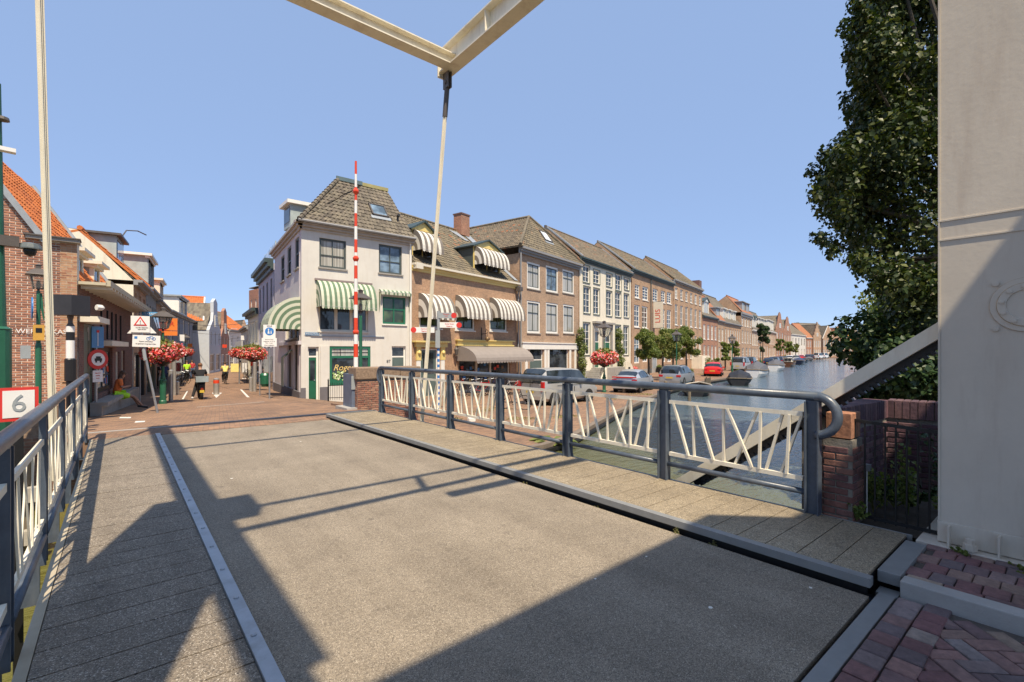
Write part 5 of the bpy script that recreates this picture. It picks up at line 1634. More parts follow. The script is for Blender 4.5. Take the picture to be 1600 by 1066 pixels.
# long overhanging eave along the street
mb = MB()
mb.box(.05, h.L, -.62, .0, EZ-.02, EZ+.06); mb.box(.05, h.L, -.7, -.6, EZ-.04, EZ+.12)
eavep = plain('weathered_buff_paint', (.5, .44, .31), .7, var=.15)
ev = mb.build('eave', eavep, h.o)
for i in range(int(h.L/.55)):
    MB().box(.3+i*.55, .38+i*.55, -.7, -.02, EZ-.12, EZ-.022).build('rafter_end', cream, ev)
for x in (3.2, 4.3, 5.2, 6.1, 7.2): MB().box(x, x+.05, -.05, -.003, 2.1, 3.1).build('wall_anchor', blacksteel, h.o)
for k, (a, b_, yt) in enumerate(((146, 158, 412), (172, 179, 430))):
    u0 = h.uz(a, 430)[0]; u1 = h.uz(b_, 430)[0]
    u0 = 1.5+k*2.6; u1 = u0+1.0
    mb = MB(); mb.box(u0, u1, .35, 2.0, EZ+.2, EZ+1.05); d_ = mb.build('dormer', glassw, rf)
    MB().box(u0-.25, u1+.25, .05, 2.0, EZ+1.1, EZ+1.2).build('dormer_roof', cream, d_)
    MB().box(u0-.12, u1+.12, .2, 2.0, EZ+1.0, EZ+1.1).build('dormer_cornice', cream, d_)
    for x_ in (u0, u1-.1): MB().box(x_-.02, x_+.12, .3, .42, EZ+.15, EZ+1.0).build('corner_post', cream, d_)
    for x_ in (u0+.15, u0+.53): MB().box(x_, x_+.32, .33, .345, EZ+.3, EZ+.95).build('pane', glass, d_)
# cream canopy over the side door and above the shop window
r = h.uz(126, 500); mb = MB(); mb.box(.15, 1.7, -.45, -.003, 2.5, 2.66); mb.build('door_canopy', cream, h.o)
mb = MB(); mb.box(sw[0]-.2, sw[1]+.6, -.4, -.003, sw[3]+.05, sw[3]+.22); mb.build('shop_canopy', cream, h.o)
mb = MB(); mb.box(1.6, h.L, -.28, -.003, -.62, -.0); mb.box(1.6, h.L-3, -.42, -.003, 0.001, .12); mb.build('window_seat', stone, h.o)
for i in range(14): pass
mb = MB()
for i in range(22): x_ = R.uniform(sw[0]+.3, sw[1]-.3); z_ = R.uniform(sw[2]+.2, sw[3]-.3); mb.box(x_-.08, x_+.08, .085, .1, z_-.1, z_+.1, R.choice((0, 1, 2)))
mb.build('window_display', [redbar, cream, signblue], h.o)
MB().tube([(.02, -.4, 2.9), (.1, -.5, 2.9), (.16, -.55, 2.9)], [.08, .08, .02], 8).build('wall_lamp', white, h.o)

# ---- the beige plaster gable behind it and the following fronts
def street_house(name, label, pa, pb, ytop_px, wm, roofm, zr, wrows, dep=6, side=None, corn=zinc, fm=white, yr=None, verge=None, gable_side=None, base=-1.5, tiles=False, shop=None):
    h = House(name, label, 'house', pa, pb, ST, base)
    ze = ytop_px
    for (z0, z1, n_, wf) in wrows:
        for i in range(n_):
            c = h.L*(i+.5)/n_; w2 = h.L/n_*wf/2; h.win((c-w2, c+w2, z0, z1), fm=fm, gm=R.choice((glass, glassb, glassc)), cols=2, rows=2, fw=.09, sill=stone)
    if shop: h.holes.append((.3, h.L-.3, -1.05, 1.6))
    h.walls(dep, ze-.25, wm, side or wm)
    if shop:
        mb = MB(); frame_boxes(mb, .3, h.L-.3, -1.05, 1.6, .12, .06); mb.box(h.L*.5-.06, h.L*.5+.06, .05, .13, -1, 1.5)
        s_ = mb.build('shop_front', shop, h.o); MB().box(.4, h.L-.4, .12, .13, -1.05, 1.5).build('pane', glass, s_)
    if corn: h.cornice(ze-.25, .25, .35, corn)
    h.rf = gable_roof(h.o, h.L, dep, ze, zr, roofm, ov=.3, yr=yr, tiles=tiles, wm=side or wm, verge=verge, seg=3)
    return h
h = street_house('plaster_house', 'house with bare beige plaster side wall above the low eave', lpt(208.5), lpt(228), 5.05, b_brown, ot, 7.2, [(2.9, 4.5, 3, .4)], side=stuccocream, yr=1.9, dep=7.5, shop=signblack, tiles=True)
mb = MB(); mb.box(.6, 2.8, .7, 2.6, 5.3, 7.15); d_ = mb.build('dormer', dormgrey, h.rf); MB().box(.4, 3.0, .5, 2.7, 7.15, 7.25).build('dormer_roof', darkmetal, d_); MB().box(.8, 2.6, .68, .7, 5.6, 7.0).build('pane', glassb, d_)
MB().tube([(2.6, .9, 7.2), (2.9, .6, 7.9), (3.5, .2, 8.05), (4.1, -.1, 8.0)], .03, 6).build('antenna', darkmetal, h.rf)
mb = MB(); mb.face([(.01,0,5.0),(.01,7.4,5.0),(.01,7.4,7.3),(.01,1.9,7.15)]); mb.build('gable_wall', stuccocream, h.o)
h = street_house('shop_house', 'narrow grey-green shop house with white dormer in the left street row', lpt(228.5), lpt(244), 5.3, plain('grey_render', (.25,.27,.27), .8), ot, 8.0, [(2.3, 4.4, 4, .4)], shop=olive, yr=2.5)
dormer(h.rf, 1.6, 5.0, .1, 5.4, 7.3, 7.6, 3, dormgrey, ped=False, pm=white, gm=glassb)
h = street_house('shop_house', 'brick shop house with long orange roof slope and small beige dormer', lpt(244.5), lpt(262), 5.1, b_brown, ot, 7.6, [(2.3, 4.2, 4, .4)], shop=signblack, yr=3.6)
dormer(h.rf, 3.2, 6.2, .1, 5.4, 6.8, 7, 3, cream, ped=False, pm=cream, gm=glassc)
h = street_house('shop_house', 'dark blue-grey house front with big white dormer window', lpt(262.5), at(305, 58), 5.2, plain('blue_grey_render', (.16,.19,.25), .7), gt, 6.8, [(2.2, 4.8, 5, .35)], shop=white, yr=3.2)
dormer(h.rf, 6, 12, .0, 5.3, 6.9, 7.1, 3.0, white, ped=False, pm=framegrey, gm=glassb)
# houses closing the view down the street, turned toward us
def gabled2(*a, **k): return gabled(*a, **k)
ob_ = at(319, 58); _h = Vector(ray(345)[:2]).normalized(); _p = Vector((_h.y, -_h.x)); oa = (ob_[0]-_p.x*5.2, ob_[1]-_p.y*5.2)
oh = House('roofed_house', 'red brick house with a broad bright orange roof closing the left street row', 'house', oa, ob_, ST)
for i in range(2): oh.win((oh.L*(.2+.4*i), oh.L*(.2+.4*i)+.8, 2.4, 4.2), fm=white, gm=glassc, cols=2, rows=2)
oh.walls(9, 5.2, b_red, b_red)
oh.rf = gable_roof(oh.o, oh.L, 9, 5.3, 8.6, ot, ov=.3, yr=4.5, tiles=True, wm=b_red, verge=white, seg=3)
gabled('gabled_shop', 'pale grey neck gable house in the middle of the street row', 327, 345, 57, 64, plain('pale_blue_render', (.5,.53,.56), .7, var=.08), 4.2, 8.3, 'neck', gt, [(2.4, 4.0, 3, .3), (-.9, 1.3, 2, .7)], group=ST, dep=6)
gabled('gabled_shop', 'brown brick shop with a stepped brick gable beside the pale neck gable', 345, 358, 65, 72, b_red, 3.6, 7.8, 'neck', gt, [(1.8, 3.6, 3, .35), (-.9, 1.2, 2, .7)], group=ST, dep=12)
h = simple('shop_house', 'white shop front with an orange roof at the far end of the street', 357.5, 385, stucco, 5.1, 8.2, ot, [(2.4, 4.2, 3, .35), (-.9, 1.4, 3, .6)], D0=76, D1=84, group=ST, tiles=True, dep=7)
MB().lathe([(.45, -.1), (.45, .0), (0, .0)], 20, (h.L*.6, -.3, 2.3), 0, 'y').build('round_sign', signwhite, h.o)
MB().lathe([(.3, -.12), (.3, -.1), (0, -.1)], 20, (h.L*.6, -.3, 2.3), 0, 'y').build('round_sign', signblack, h.o)
dormer(h.rf, 1, 3.2, .1, 3.8, 5.2, 5.6, 2, white, ped=False, gm=glassc)
gabled('gabled_shop', 'low brown house peeking past the white shop with the orange roof', 372, 392, 96, 98, b_brown, 4.2, 8.0, 'point', gt, [], group=ST)

# ============================================================ THE STREET, RIGHT SIDE
def DR(px): return 1/((px-301)*2.51e-4)
def rpt(px): return at(px, DR(px))
h = House('town_house', 'pale lilac-grey house next to the corner shop with a dark cornice and roof terrace', 'house', rpt(404), rpt(427.3), ST)
for i in range(4):
    c = h.L*(i+.5)/4; h.win((c-.45, c+.45, 4.6, 6.6), fm=framedark, gm=glassb, cols=2, rows=2, fw=.07); h.win((c-.45, c+.45, 1.9, 3.9), fm=framedark, gm=glass, cols=2, rows=2, fw=.07)
h.holes.append((.4, h.L-.4, -1.1, 1.3))
lil = plain('lilac_grey_render', (.45, .44, .5), .8, var=.08)
h.walls(7, 7.5, lil, lil); h.cornice(7.0, .8, .55, corndark, steps=3)
MB().box(.4, h.L-.4, .1, .12, -1.1, 1.3).build('shop_window', glass, h.o)
mb = MB(); 
for x in (0, 3, 6, h.L-.1): mb.box(x, x+.08, .1, .18, 7.8, 9.0)
mb.box(0, h.L, .1, .14, 7.85, 8.9); mb.build('terrace_screen', glassw, h.o)
h = House('shop_house', 'low shop with planted balcony below the red brick block', 'house', rpt(387.5), rpt(403.5), ST)
for i in range(3): c = h.L*(i+.5)/3; h.win((c-.8, c+.8, 2.4, 4.2), fm=white, gm=glassb, cols=2, rows=1, fw=.1)
h.holes.append((.4, h.L-.4, -1.1, 1.2)); h.walls(7, 5.0, cream, cream); h.cornice(4.7, .5, .5, corndark)
MB().box(.4, h.L-.4, .1, .12, -1.1, 1.2).build('shop_window', glass, h.o)
bal = MB(); bal.box(2, 9, -1.2, -.01, 1.5, 1.7); bal.box(2, 9, -1.2, -1.15, 1.7, 2.5); bal.build('balcony', white, h.o)
h = simple('brick_block', 'red brick block rising above the low shops', 389, 403, b_red, 9.6, 9.8, gt, [(6, 8, 2, .3)], D0=60, D1=58, group=ST, roof='flat', corn=None, dep=6)
h = simple('shop_house', 'far shop front with dark awning on the right of the street', 377, 388, cream, 4.2, 6.8, gt, [(1.8, 3.4, 3, .4)], D0=58, D1=48, group=ST)
# ============================================================ TREES AND PLANTS
def leaf_mesh(name, centers, radii, n, size, mat, parent=None, squash=1., hang=.3, label=None, stuff=True, fill=.75, rs=None, pref=None):
    """leaf-sized folded faces scattered through ellipsoidal clumps, denser toward the skin"""
    rs = rs or NR
    C_ = np.array(centers, float); Rr = np.array(radii, float)
    if Rr.ndim == 1: Rr = np.repeat(Rr[:, None], 3, 1)*np.array([1, 1, squash])
    wts = Rr.prod(1)**(2/3.); wts /= wts.sum()
    idx = rs.choice(len(C_), n, p=wts)
    d = rs.normal(size=(n, 3)); d /= np.linalg.norm(d, axis=1)[:, None]
    r = rs.uniform(0, 1, n)**(1-fill)
    r *= 1+rs.normal(0, .09, n)
    p = C_[idx]+d*Rr[idx]*r[:, None]
    nrm = d*.7+rs.normal(size=(n, 3))*.6+np.array([0, 0, .45]); nrm /= np.linalg.norm(nrm, axis=1)[:, None]
    t = rs.normal(size=(n, 3))+np.array([0, 0, -hang]); t -= nrm*(t*nrm).sum(1)[:, None]; t /= np.linalg.norm(t, axis=1)[:, None]
    b_ = np.cross(nrm, t)
    s = size*rs.uniform(.65, 1.25, n)[:, None]
    v = np.empty((n, 4, 3))
    v[:, 0] = p-t*s*.55; v[:, 1] = p+b_*s*.42+nrm*s*.12; v[:, 2] = p+t*s*.55; v[:, 3] = p-b_*s*.42+nrm*s*.12
    me = bpy.data.meshes.new(name)
    me.vertices.add(n*4); me.vertices.foreach_set('co', v.reshape(-1))
    # two triangles folded along the midrib
    f = (np.arange(n)*4)[:, None]+np.array([[0, 1, 2, 0, 2, 3]])
    me.loops.add(n*6); me.loops.foreach_set('vertex_index', f.reshape(-1))
    me.polygons.add(n*2); me.polygons.foreach_set('loop_start', np.arange(n*2)*3); me.polygons.foreach_set('loop_total', np.full(n*2, 3))
    me.materials.append(mat); me.update(calc_edges=True)
    o = bpy.data.objects.new(name, me); COL.objects.link(o)
    if parent: o.parent = parent
    if stuff: o['kind'] = 'stuff'
    if label: o['label'] = label
    return o
lm_dark = leafmat('lime_leaves', (.018, .032, .008), (.035, .058, .013), (.13, .14, .035), .15)
lm_mid = leafmat('mid_leaves', (.08, .12, .025), (.15, .19, .045), (.27, .28, .08), .3)
lm_yel = leafmat('yellowing_leaves', (.12, .16, .04), (.2, .22, .06), (.28, .24, .08), .3)
lm_deep = leafmat('deep_green_leaves', (.02, .045, .018), (.035, .07, .022), (.07, .1, .03), .15)
bark = plain('bark', (.10, .085, .065), .9, var=.35, scale=6, bs=.6, fine=25)
def branches(par, base, tips, r0):
    mb = MB()
    for t in tips:
        a = Vector(base); b_ = Vector(t); m_ = a.lerp(b_, .5)+Vector((R.uniform(-.3, .3), R.uniform(-.3, .3), .3))
        mb.tube([a, a.lerp(m_, .6), m_, b_], [r0, r0*.7, r0*.5, r0*.15], 6)
    return mb.build('limb', bark, par)
# big lime tree on the near bank, right
def crown_from_outline(pts, D0, D1, rr, nfill):
    """clump centres kept to the right of an outline (pixel x for a pixel y), at real distances"""
    cs = []; rs_ = []
    for _ in range(nfill):
        py = R.uniform(pts[0][0], pts[-1][0]); x0 = interp(py, pts); D = R.uniform(D0, D1)
        r_ = R.uniform(*rr); px = x0+r_*744/D*1.0+abs(R.gauss(0, 1))*85
        if R.random() < .35: px = x0+r_*744/D*.8
        if px > 1640: continue
        X, Y = at(px, D); cs.append((X, Y, zat(py, D))); rs_.append(r_)
    return cs, rs_
X0, Y0 = at(1560, 9.6)
tr = thing('lime_tree', 'large dark lime tree filling the sky left of the bridge tower', 'tree', (X0, Y0, 0))
cs, rs_ = crown_from_outline([(-420, 1380), (-200, 1360), (-60, 1352), (60, 1335), (120, 1332), (190, 1345), (235, 1302), (262, 1290), (300, 1285), (335, 1305), (365, 1295), (395, 1302), (425, 1352), (450, 1378), (490, 1395), (520, 1420), (545, 1450)], 8.2, 12, (.22, .62), 420)
_ol = [(-60, 1352), (60, 1335), (120, 1332), (190, 1345), (235, 1302), (262, 1290), (300, 1285), (335, 1305), (365, 1295), (395, 1302), (425, 1352), (450, 1378), (490, 1395), (520, 1420), (545, 1450)]
for _ in range(75):      # ragged sprays past the main mass
    py = R.uniform(-40, 500); D = R.uniform(8.4, 11); px = interp(py, _ol)+R.uniform(-22, 40); X, Y = at(px, D)
    for k in range(3): cs.append((X+.12*k, Y, zat(py, D)-.05*k)); rs_.append(R.uniform(.09, .17))
cs = [(x-X0, y-Y0, z) for x, y, z in cs]
leaf_mesh('crown', cs, rs_, 110000, .092, lm_dark, tr, fill=.6, hang=.9)
# upper mass beyond the frame
cs2 = [(R.uniform(.8, 4), R.uniform(-4, 0.5), R.uniform(9, 12)) for _ in range(26)]
leaf_mesh('crown', cs2, [R.uniform(.8, 1.3) for _ in cs2], 9000, .2, lm_dark, tr)
mb = MB(); mb.tube([(0, 0, 0), (.05, 0, 2.5), (-.1, .1, 5.5), (0, 0, 8.5)], [.34, .27, .2, .1], 12); mb.build('trunk', bark, tr, smooth=True)
branches(tr, (0, 0, 3.2), [cs[i] for i in range(0, len(cs), 12)], .09)
X1, Y1 = at(1420, 21)
tr = thing('tree', 'sunlit tree on the far stretch of the near bank behind the dark lime', 'tree', (X1, Y1, 0))
cs, rs_ = crown_from_outline([(430, 1385), (470, 1368), (520, 1362), (545, 1358), (580, 1360), (610, 1372)], 18, 24, (.5, 1.1), 60)
cs = [(x-X1, y-Y1, z) for x, y, z in cs]
leaf_mesh('crown', cs, rs_, 17000, .17, lm_mid, tr, fill=.7)
mb = MB(); mb.tube([(0, 0, 0), (0, .1, 2), (0, 0, 5)], [.25, .2, .1], 10); mb.build('trunk', bark, tr)
def shrub(label, px, py, D, r, n, size, mat, name='shrub', squash=.8, cat='shrub', group=None, k=6, sp=.7):
    x, y = at(px, D); z = zat(py, D)
    o = thing(name, label, cat, (x, y, z), 0, group)
    cs = [(R.uniform(-1, 1)*r*sp, R.uniform(-1, 1)*r*sp, R.uniform(-.5, .6)*r*squash) for _ in range(k)]
    leaf_mesh('foliage', cs, [r*R.uniform(.4, .65) for _ in cs], n, size, mat, o)
    mb = MB(); mb.tube([(0, 0, -r*1.2), (0, 0, 0)], [.03, .02], 6); mb.build('stem', bark, o)
    return o
shrub('dark green shrub leaning over the garden wall by the lime tree', 1400, 560, 9, .9, 5000, .11, lm_deep)
shrub('dark shrub over the garden wall beside the tower', 1455, 590, 8, .7, 4000, .1, lm_deep)
shrub('ragged dark shrub at the water edge over the left end of the garden wall', 1362, 606, 9.5, .35, 1500, .08, lm_deep)
for i, (px, D) in enumerate(((1352, 34), (1349, 48), (1347, 66), (1346, 95))):
    x, y = at(px+2.9*744/D, D)
    o = thing('bank_tree', ('yellow-green tree low by the water behind the big lime', 'second tree along the far right bank of the canal', 'third tree along the far right bank of the canal', 'farthest tree on the right bank of the canal')[i], 'tree', (x, y, 0))
    cs = [(R.uniform(-2, 2), R.uniform(-2, 2), R.uniform(.5, 5.5)) for _ in range(16)]
    leaf_mesh('crown', cs, [R.uniform(.8, 1.3) for _ in cs], 5000, .25, (lm_yel, lm_mid, lm_deep, lm_dark)[i], o)
    MB().tube([(0, 0, -.5), (0, 0, 4)], [.25, .12], 8).build('trunk', bark, o)
# pollards in front of the brown house
def pollard(px, D, py0, py1, wpx, label, mat=lm_mid, n=3600, size=.2, group='pollard trees on the quay', gz=None):
    x, y = at(px, D); zt, zb = zat(py0, D), zat(py1, D); gr = g(x, y)
    o = thing('quay_tree', label, 'tree', (x, y, gr), 0, group)
    wr = wpx*D/744/2; hc = (zt-zb)/2
    cs = [(R.gauss(0, .42)*wr, R.gauss(0, .42)*wr, (zt+zb)/2-gr+R.uniform(-.85, .85)*hc) for _ in range(34)]
    leaf_mesh('crown', cs, [min(wr, hc)*R.uniform(.16, .42) for _ in cs], int(n*3.2), size*.62, mat, o, fill=.55)
    mb = MB(); mb.tube([(0, 0, -.1), (R.uniform(-.1, .1), 0, (zb-gr)*.6), (0, 0, (zt+zb)/2-gr)], [.13, .1, .06], 8); mb.build('trunk', bark, o)
    return o
pollard(1013, 41, 514, 562, 40, 'bushy pollard tree right of the cream house, first in the row', n=4200)
pollard(1036, 44, 522, 562, 34, 'slightly lower pollard tree, second in the row on the quay', n=3200, mat=lm_yel)
pollard(1052, 47, 512, 560, 36, 'third pollard tree, behind the quay lantern', n=3600)
pollard(1072, 49, 510, 560, 36, 'fourth pollard tree, rightmost of the row', n=3600)
pollard(1192, 84, 505, 552, 19, 'tall narrow dark tree standing alone on the quay', mat=lm_deep, n=4200, size=.3)
for i, (px, D, a, b_, w_, m_, l_) in enumerate(((1133, 66, 535, 565, 15, lm_mid, 'young green tree by the brown houses behind the red car'), (1148, 70, 532, 556, 12, lm_mid, 'small tree beside the street lantern behind the red car'),
      (1219, 122, 530, 550, 13, lm_mid, 'green tree before the bell gables, left'), (1234, 130, 534, 552, 14, lm_mid, 'round green tree right of the bell gables'), (1243, 135, 537, 551, 8, lm_yel, 'small yellow-green tree at the canal bend'),
      (1245, 260, 504, 530, 16, lm_deep, 'dark treetop rising over the white bend house'), (1311, 268, 512, 530, 18, lm_deep, 'dark treetop rising behind the neck gable'))):
    pollard(px, D, a, b_, w_, l_, m_, n=1800, size=.35 if D < 200 else .7, group=None)
def bush(px, py, wpx, label, mat=lm_mid, n=700, size=.12, h=1.):
    x, y, z, D = gp(px, py); r = wpx*D/744/2
    o = thing('bush', label, 'bush', (x, y, z))
    cs = [(R.uniform(-.5, .5)*r, R.uniform(-.5, .5)*r, r*h*R.uniform(.2, 1.1)) for _ in range(6)]
    leaf_mesh('foliage', cs, [r*R.uniform(.4, .6) for _ in cs], n, size, mat, o)
    MB().tube([(0, 0, 0), (0, 0, r*.6)], [.03, .02], 5).build('stem', bark, o)
bush(1152, 586, 13, 'yellow-green bush at the quay edge right of the red car', lm_yel)
bush(1108, 580, 16, 'tall pale shrub against the short red house', lm_yel, h=2.2)
bush(1120, 574, 13, 'bush growing against the house front behind the red car', lm_mid, h=2.)
bush(1190, 571, 12, 'grassy bush under the dark narrow tree', lm_yel, h=.8)
bush(1212, 566, 12, 'low hedge behind the row of parked cars', lm_mid, h=1.2)
bush(1230, 563, 12, 'light green hedge farther along the parked cars', lm_yel, h=1.2)
bush(1079, 583, 10, 'small shrub beside the white stoop', lm_yel, n=300)
for (px, a, b_, l_) in ((908, 518, 592, 'climbing plant on the left edge of the cream house'), (970, 520, 585, 'climbing plant over the stoop of the cream house')):
    for k, D in ((0, DQ(px)-.7),):
        x, y = at(px, D); o = thing('climber', l_, 'climbing plant', (x, y, g(x, y)))
        cs = [(R.uniform(-.35, .35), R.uniform(-.2, .2), zat(a+(b_-a)*i/9, D)-g(x, y)) for i in range(10)]
        leaf_mesh('foliage', cs, [R.uniform(.25, .5) for _ in cs], 2400, .13, lm_mid, o)
        MB().tube([(0, 0, 0), (.05, 0, 2), (0, 0, 4)], [.04, .03, .02], 5).build('stem', bark, o)
x, y, z, D = gp(863, 688)
def broadleaf(label, loc, n, L, mat, name='plant', spread=1.):
    o = thing(name, label, 'plant', loc)
    for i in range(n):
        a = 2*math.pi*i/n+R.uniform(-.3, .3); l = L*R.uniform(.7, 1.2)
        mb = MB(); pts_ = []
        d_ = Vector((math.cos(a), math.sin(a), 0)); s_ = Vector((-math.sin(a), math.cos(a), 0))
        for t, w_ in ((0, .02), (.3, .16), (.6, .22), (.85, .12), (1, .01)):
            c_ = d_*l*t*spread+Vector((0, 0, l*(.9*t-.75*t*t)))
            pts_.append((c_-s_*w_*l, c_-Vector((0, 0, .03*l)), c_+s_*w_*l))
        for p_, q_ in zip(pts_, pts_[1:]):
            mb.face([p_[0], p_[1], q_[1], q_[0]]); mb.face([p_[1], p_[2], q_[2], q_[1]])
        mb.build('leaf', mat, o)
    return o
broadleaf('big-leaved green plant growing at the quay corner below the railing', (x, y, -1.2), 16, .75, lm_mid)
# weeds
dry_w = leafmat('dry_weed', (.12, .11, .04), (.2, .17, .07), (.1, .13, .04), .2)
def weed(label, loc, h_, n, mat=lm_mid, size=.03, w_=.1, name='weed'):
    o = thing(name, label, 'weed', loc)
    mb = MB(); tips = []
    for i in range(n):
        a = R.uniform(0, 6.28); t = (math.cos(a)*w_*R.random(), math.sin(a)*w_*R.random(), h_*R.uniform(.5, 1)); tips.append(t)
        mb.tube([(0, 0, 0), (t[0]*.4, t[1]*.4, t[2]*.5), t], [.004, .003, .001], 4)
    mb.build('stem', lm_yel, o)
    leaf_mesh('foliage', [Vector(t)*k for t in tips for k in (.4, .6, .8, 1)], [h_*.09]*len(tips)*4, n*40, size, mat, o)
weed('tall straggly weed at the foot of the bridge tower', (5.12, .02, .07), .42, 6, lm_yel, .03, .14)
weed('green tuft in the joint beside the tower base', (5.17, .62, .06), .07, 8, lm_mid, .025, .1)
weed('low tuft in front of the tower foot', (5.1, .28, .06), .06, 9, lm_yel, .022, .12)
weed('leafy weed behind the black fence, middle', (6.1, 1.15, .05), .75, 7, lm_mid, .045, .22)
weed('taller weed behind the fence near the brick pier', (5.95, 1.4, .05), .5, 8, lm_mid, .04, .2)
weed('weed against the dark wall behind the fence', (6.6, .9, .05), .8, 7, lm_deep, .05, .22)
weed('bright green weed at the foot of the brick pier', (5.4, 1.4, .09), .16, 10, lm_mid, .03, .12)
weed('dry weed behind the fence beside the tower', (5.9, .75, .05), .35, 9, lm_yel, .035, .3)
weed('dense low weed in the middle of the fenced pit', (6.3, 1.3, .05), .3, 12, lm_deep, .05, .4)
for i, (yy, hh) in enumerate(((2.1, .06), (2.45, .08), (4.6, .05), (3.4, .03))):
    weed(('tuft of weed in the gap under the right kerb, nearest', 'second tuft in the gap under the right kerb', 'small tuft in the kerb gap halfway along the deck', 'tiny tuft in the kerb gap')[i], (4.02, yy, -.1), hh+.07, 6, dry_w, .014, .05)
weed('weed sprouting between the kerb stones and the clinkers', (4.33, .6, .0), .05, 10, lm_yel, .02, .1)
weed('small green sprout between the road clinkers', (3.35, .25, .0), .03, 8, lm_mid, .02, .05)
# moss along kerb joints, dry grass on the quay
dry = leafmat('dry_grass', (.25, .2, .08), (.32, .27, .1), (.2, .22, .07), .2)
cs = []
for px, py, w_ in ((1000, 617, 30), (960, 622, 25), (1060, 590, 22), (1095, 585, 14), (880, 650, 30), (760, 640, 40), (800, 655, 35), (700, 655, 30)):
    x, y, z, D = gp(px, py)
    for _ in range(6): cs.append((x+R.uniform(-1, 1)*w_*D/744*.6, y+R.uniform(-.5, .5), z+.0))
gg = leaf_mesh('dry_grass', cs, [(.5, .3, .05)]*len(cs), 2600, .06, dry, None, hang=-1.)
tag(gg, kind='stuff')

# ============================================================ LAMPS, BASKETS, SIGNS
pinkf = leafmat('red_pink_flowers', (.55, .05, .04), (.75, .12, .08), (.75, .3, .3), .15)
_r = [x for x in pinkf.node_tree.nodes if x.type == 'VALTORGB'][0].color_ramp
_r.interpolation = 'CONSTANT'
while len(_r.elements) < 7: _r.elements.new(.5)
for _e, (_p, _c) in zip(_r.elements, ((0, (.62, .05, .04)), (.2, (.78, .14, .1)), (.4, (.8, .3, .28)), (.56, (.85, .45, .45)), (.7, (.7, .08, .12)), (.82, (.14, .2, .04)), (.93, (.85, .6, .58)))): _e.position = _p; _e.color = (*_c, 1)
def lantern_head(mb_list, o, z, s=1.):
    mb = MB(); mb.lathe([(.03, z-.12*s), (.05*s, z), (.13*s, z+.02*s), (.0, z+.02*s)], 4, (0, 0, 0)); mb.build('lantern_bracket', darkmetal, o)
    mb = MB()
    for i in range(4):
        a = rad(45+90*i); c_, s_ = math.cos(a), math.sin(a)
        mb.beam((c_*.16*s, s_*.16*s, z), (c_*.27*s, s_*.27*s, z+.5*s), .025*s, .025*s)
        a2 = rad(45+90*(i+1)); mb.beam((c_*.27*s, s_*.27*s, z+.5*s), (math.cos(a2)*.27*s, math.sin(a2)*.27*s, z+.5*s), .03*s, .03*s)
        mb.beam((c_*.16*s, s_*.16*s, z+.01), (math.cos(a2)*.16*s, math.sin(a2)*.16*s, z+.01), .03*s, .03*s)
    mb.build('lantern_frame', darkmetal, o)
    mb = MB(); mb.lathe([(.225*s, z+.02), (.375*s, z+.49*s)], 4, (0, 0, 0)); m_, n_, b_ = (None, None, None)
    lg = MATS.get('lantern_glass')
    if lg is None:
        lg, nn_, bb_ = nodes('lantern_glass'); bb_.inputs['Base Color'].default_value = (.8, .8, .75, 1); bb_.inputs['Roughness'].default_value = .15; bb_.inputs['Transmission Weight'].default_value = .9; bb_.inputs['IOR'].default_value = 1.05; MATS['lantern_glass'] = lg
    mb.f = mb.f[:4]; mb.m = mb.m[:4]; mb.u = mb.u[:4]; mb.build('lantern_glass', lg, o)
    mb = MB(); mb.lathe([(.48*s, z+.5*s), (.46*s, z+.53*s), (.16*s, z+.72*s), (.1*s, z+.74*s), (.1*s, z+.84*s), (.13*s, z+.86*s), (.0, z+.92*s)], 4); mb.build('lantern_roof', darkmetal, o)
    mb = MB(); mb.lathe([(.05*s, z), (.07*s, z+.15*s), (.05*s, z+.3*s), (0, z+.32*s)], 8); mb.build('bulb_holder', darkmetal, o)
def lamp_post(label, loc, h_, s=1., rz=0., group='lantern posts', foot=True, col=greenpaint):
    o = thing('street_lamp', label, 'street lamp', loc, rz, group)
    pr_ = [(.14, 0), (.14, .12), (.11, .16), (.115, .9), (.13, .95), (.13, 1.0), (.09, 1.04), (.1, 1.1), (.075, 1.16), (.05, 1.3), (.045, h_-.15)] if foot else [(.06, 0), (.05, h_-.15)]
    MB().lathe(pr_, 12).build('post', col, o, smooth=False)
    lantern_head(None, o, h_, s)
    return o
def basket(o, z, r=.55, n=2600, size=.09):
    h1 = leaf_mesh('flowers', [(0, 0, z)]+[(math.cos(t)*r*.55, math.sin(t)*r*.55, z+R.uniform(-.1, .08)*r) for t in [i*.785 for i in range(8)]], [(r*.7, r*.7, r*.5)]+[(r*.45, r*.45, r*.42)]*8, n, size, pinkf, o, fill=.85)
    leaf_mesh('leaves', [(0, 0, z+r*.1)], [(r*.75, r*.75, r*.55)], n//2, size*1.1, lm_yel, o, fill=.7)
    MB().lathe([(.05, z-r*.7), (r*.5, z-r*.45), (r*.6, z-.05), (0, z-.05)], 12).build('bowl', blacksteel, o)
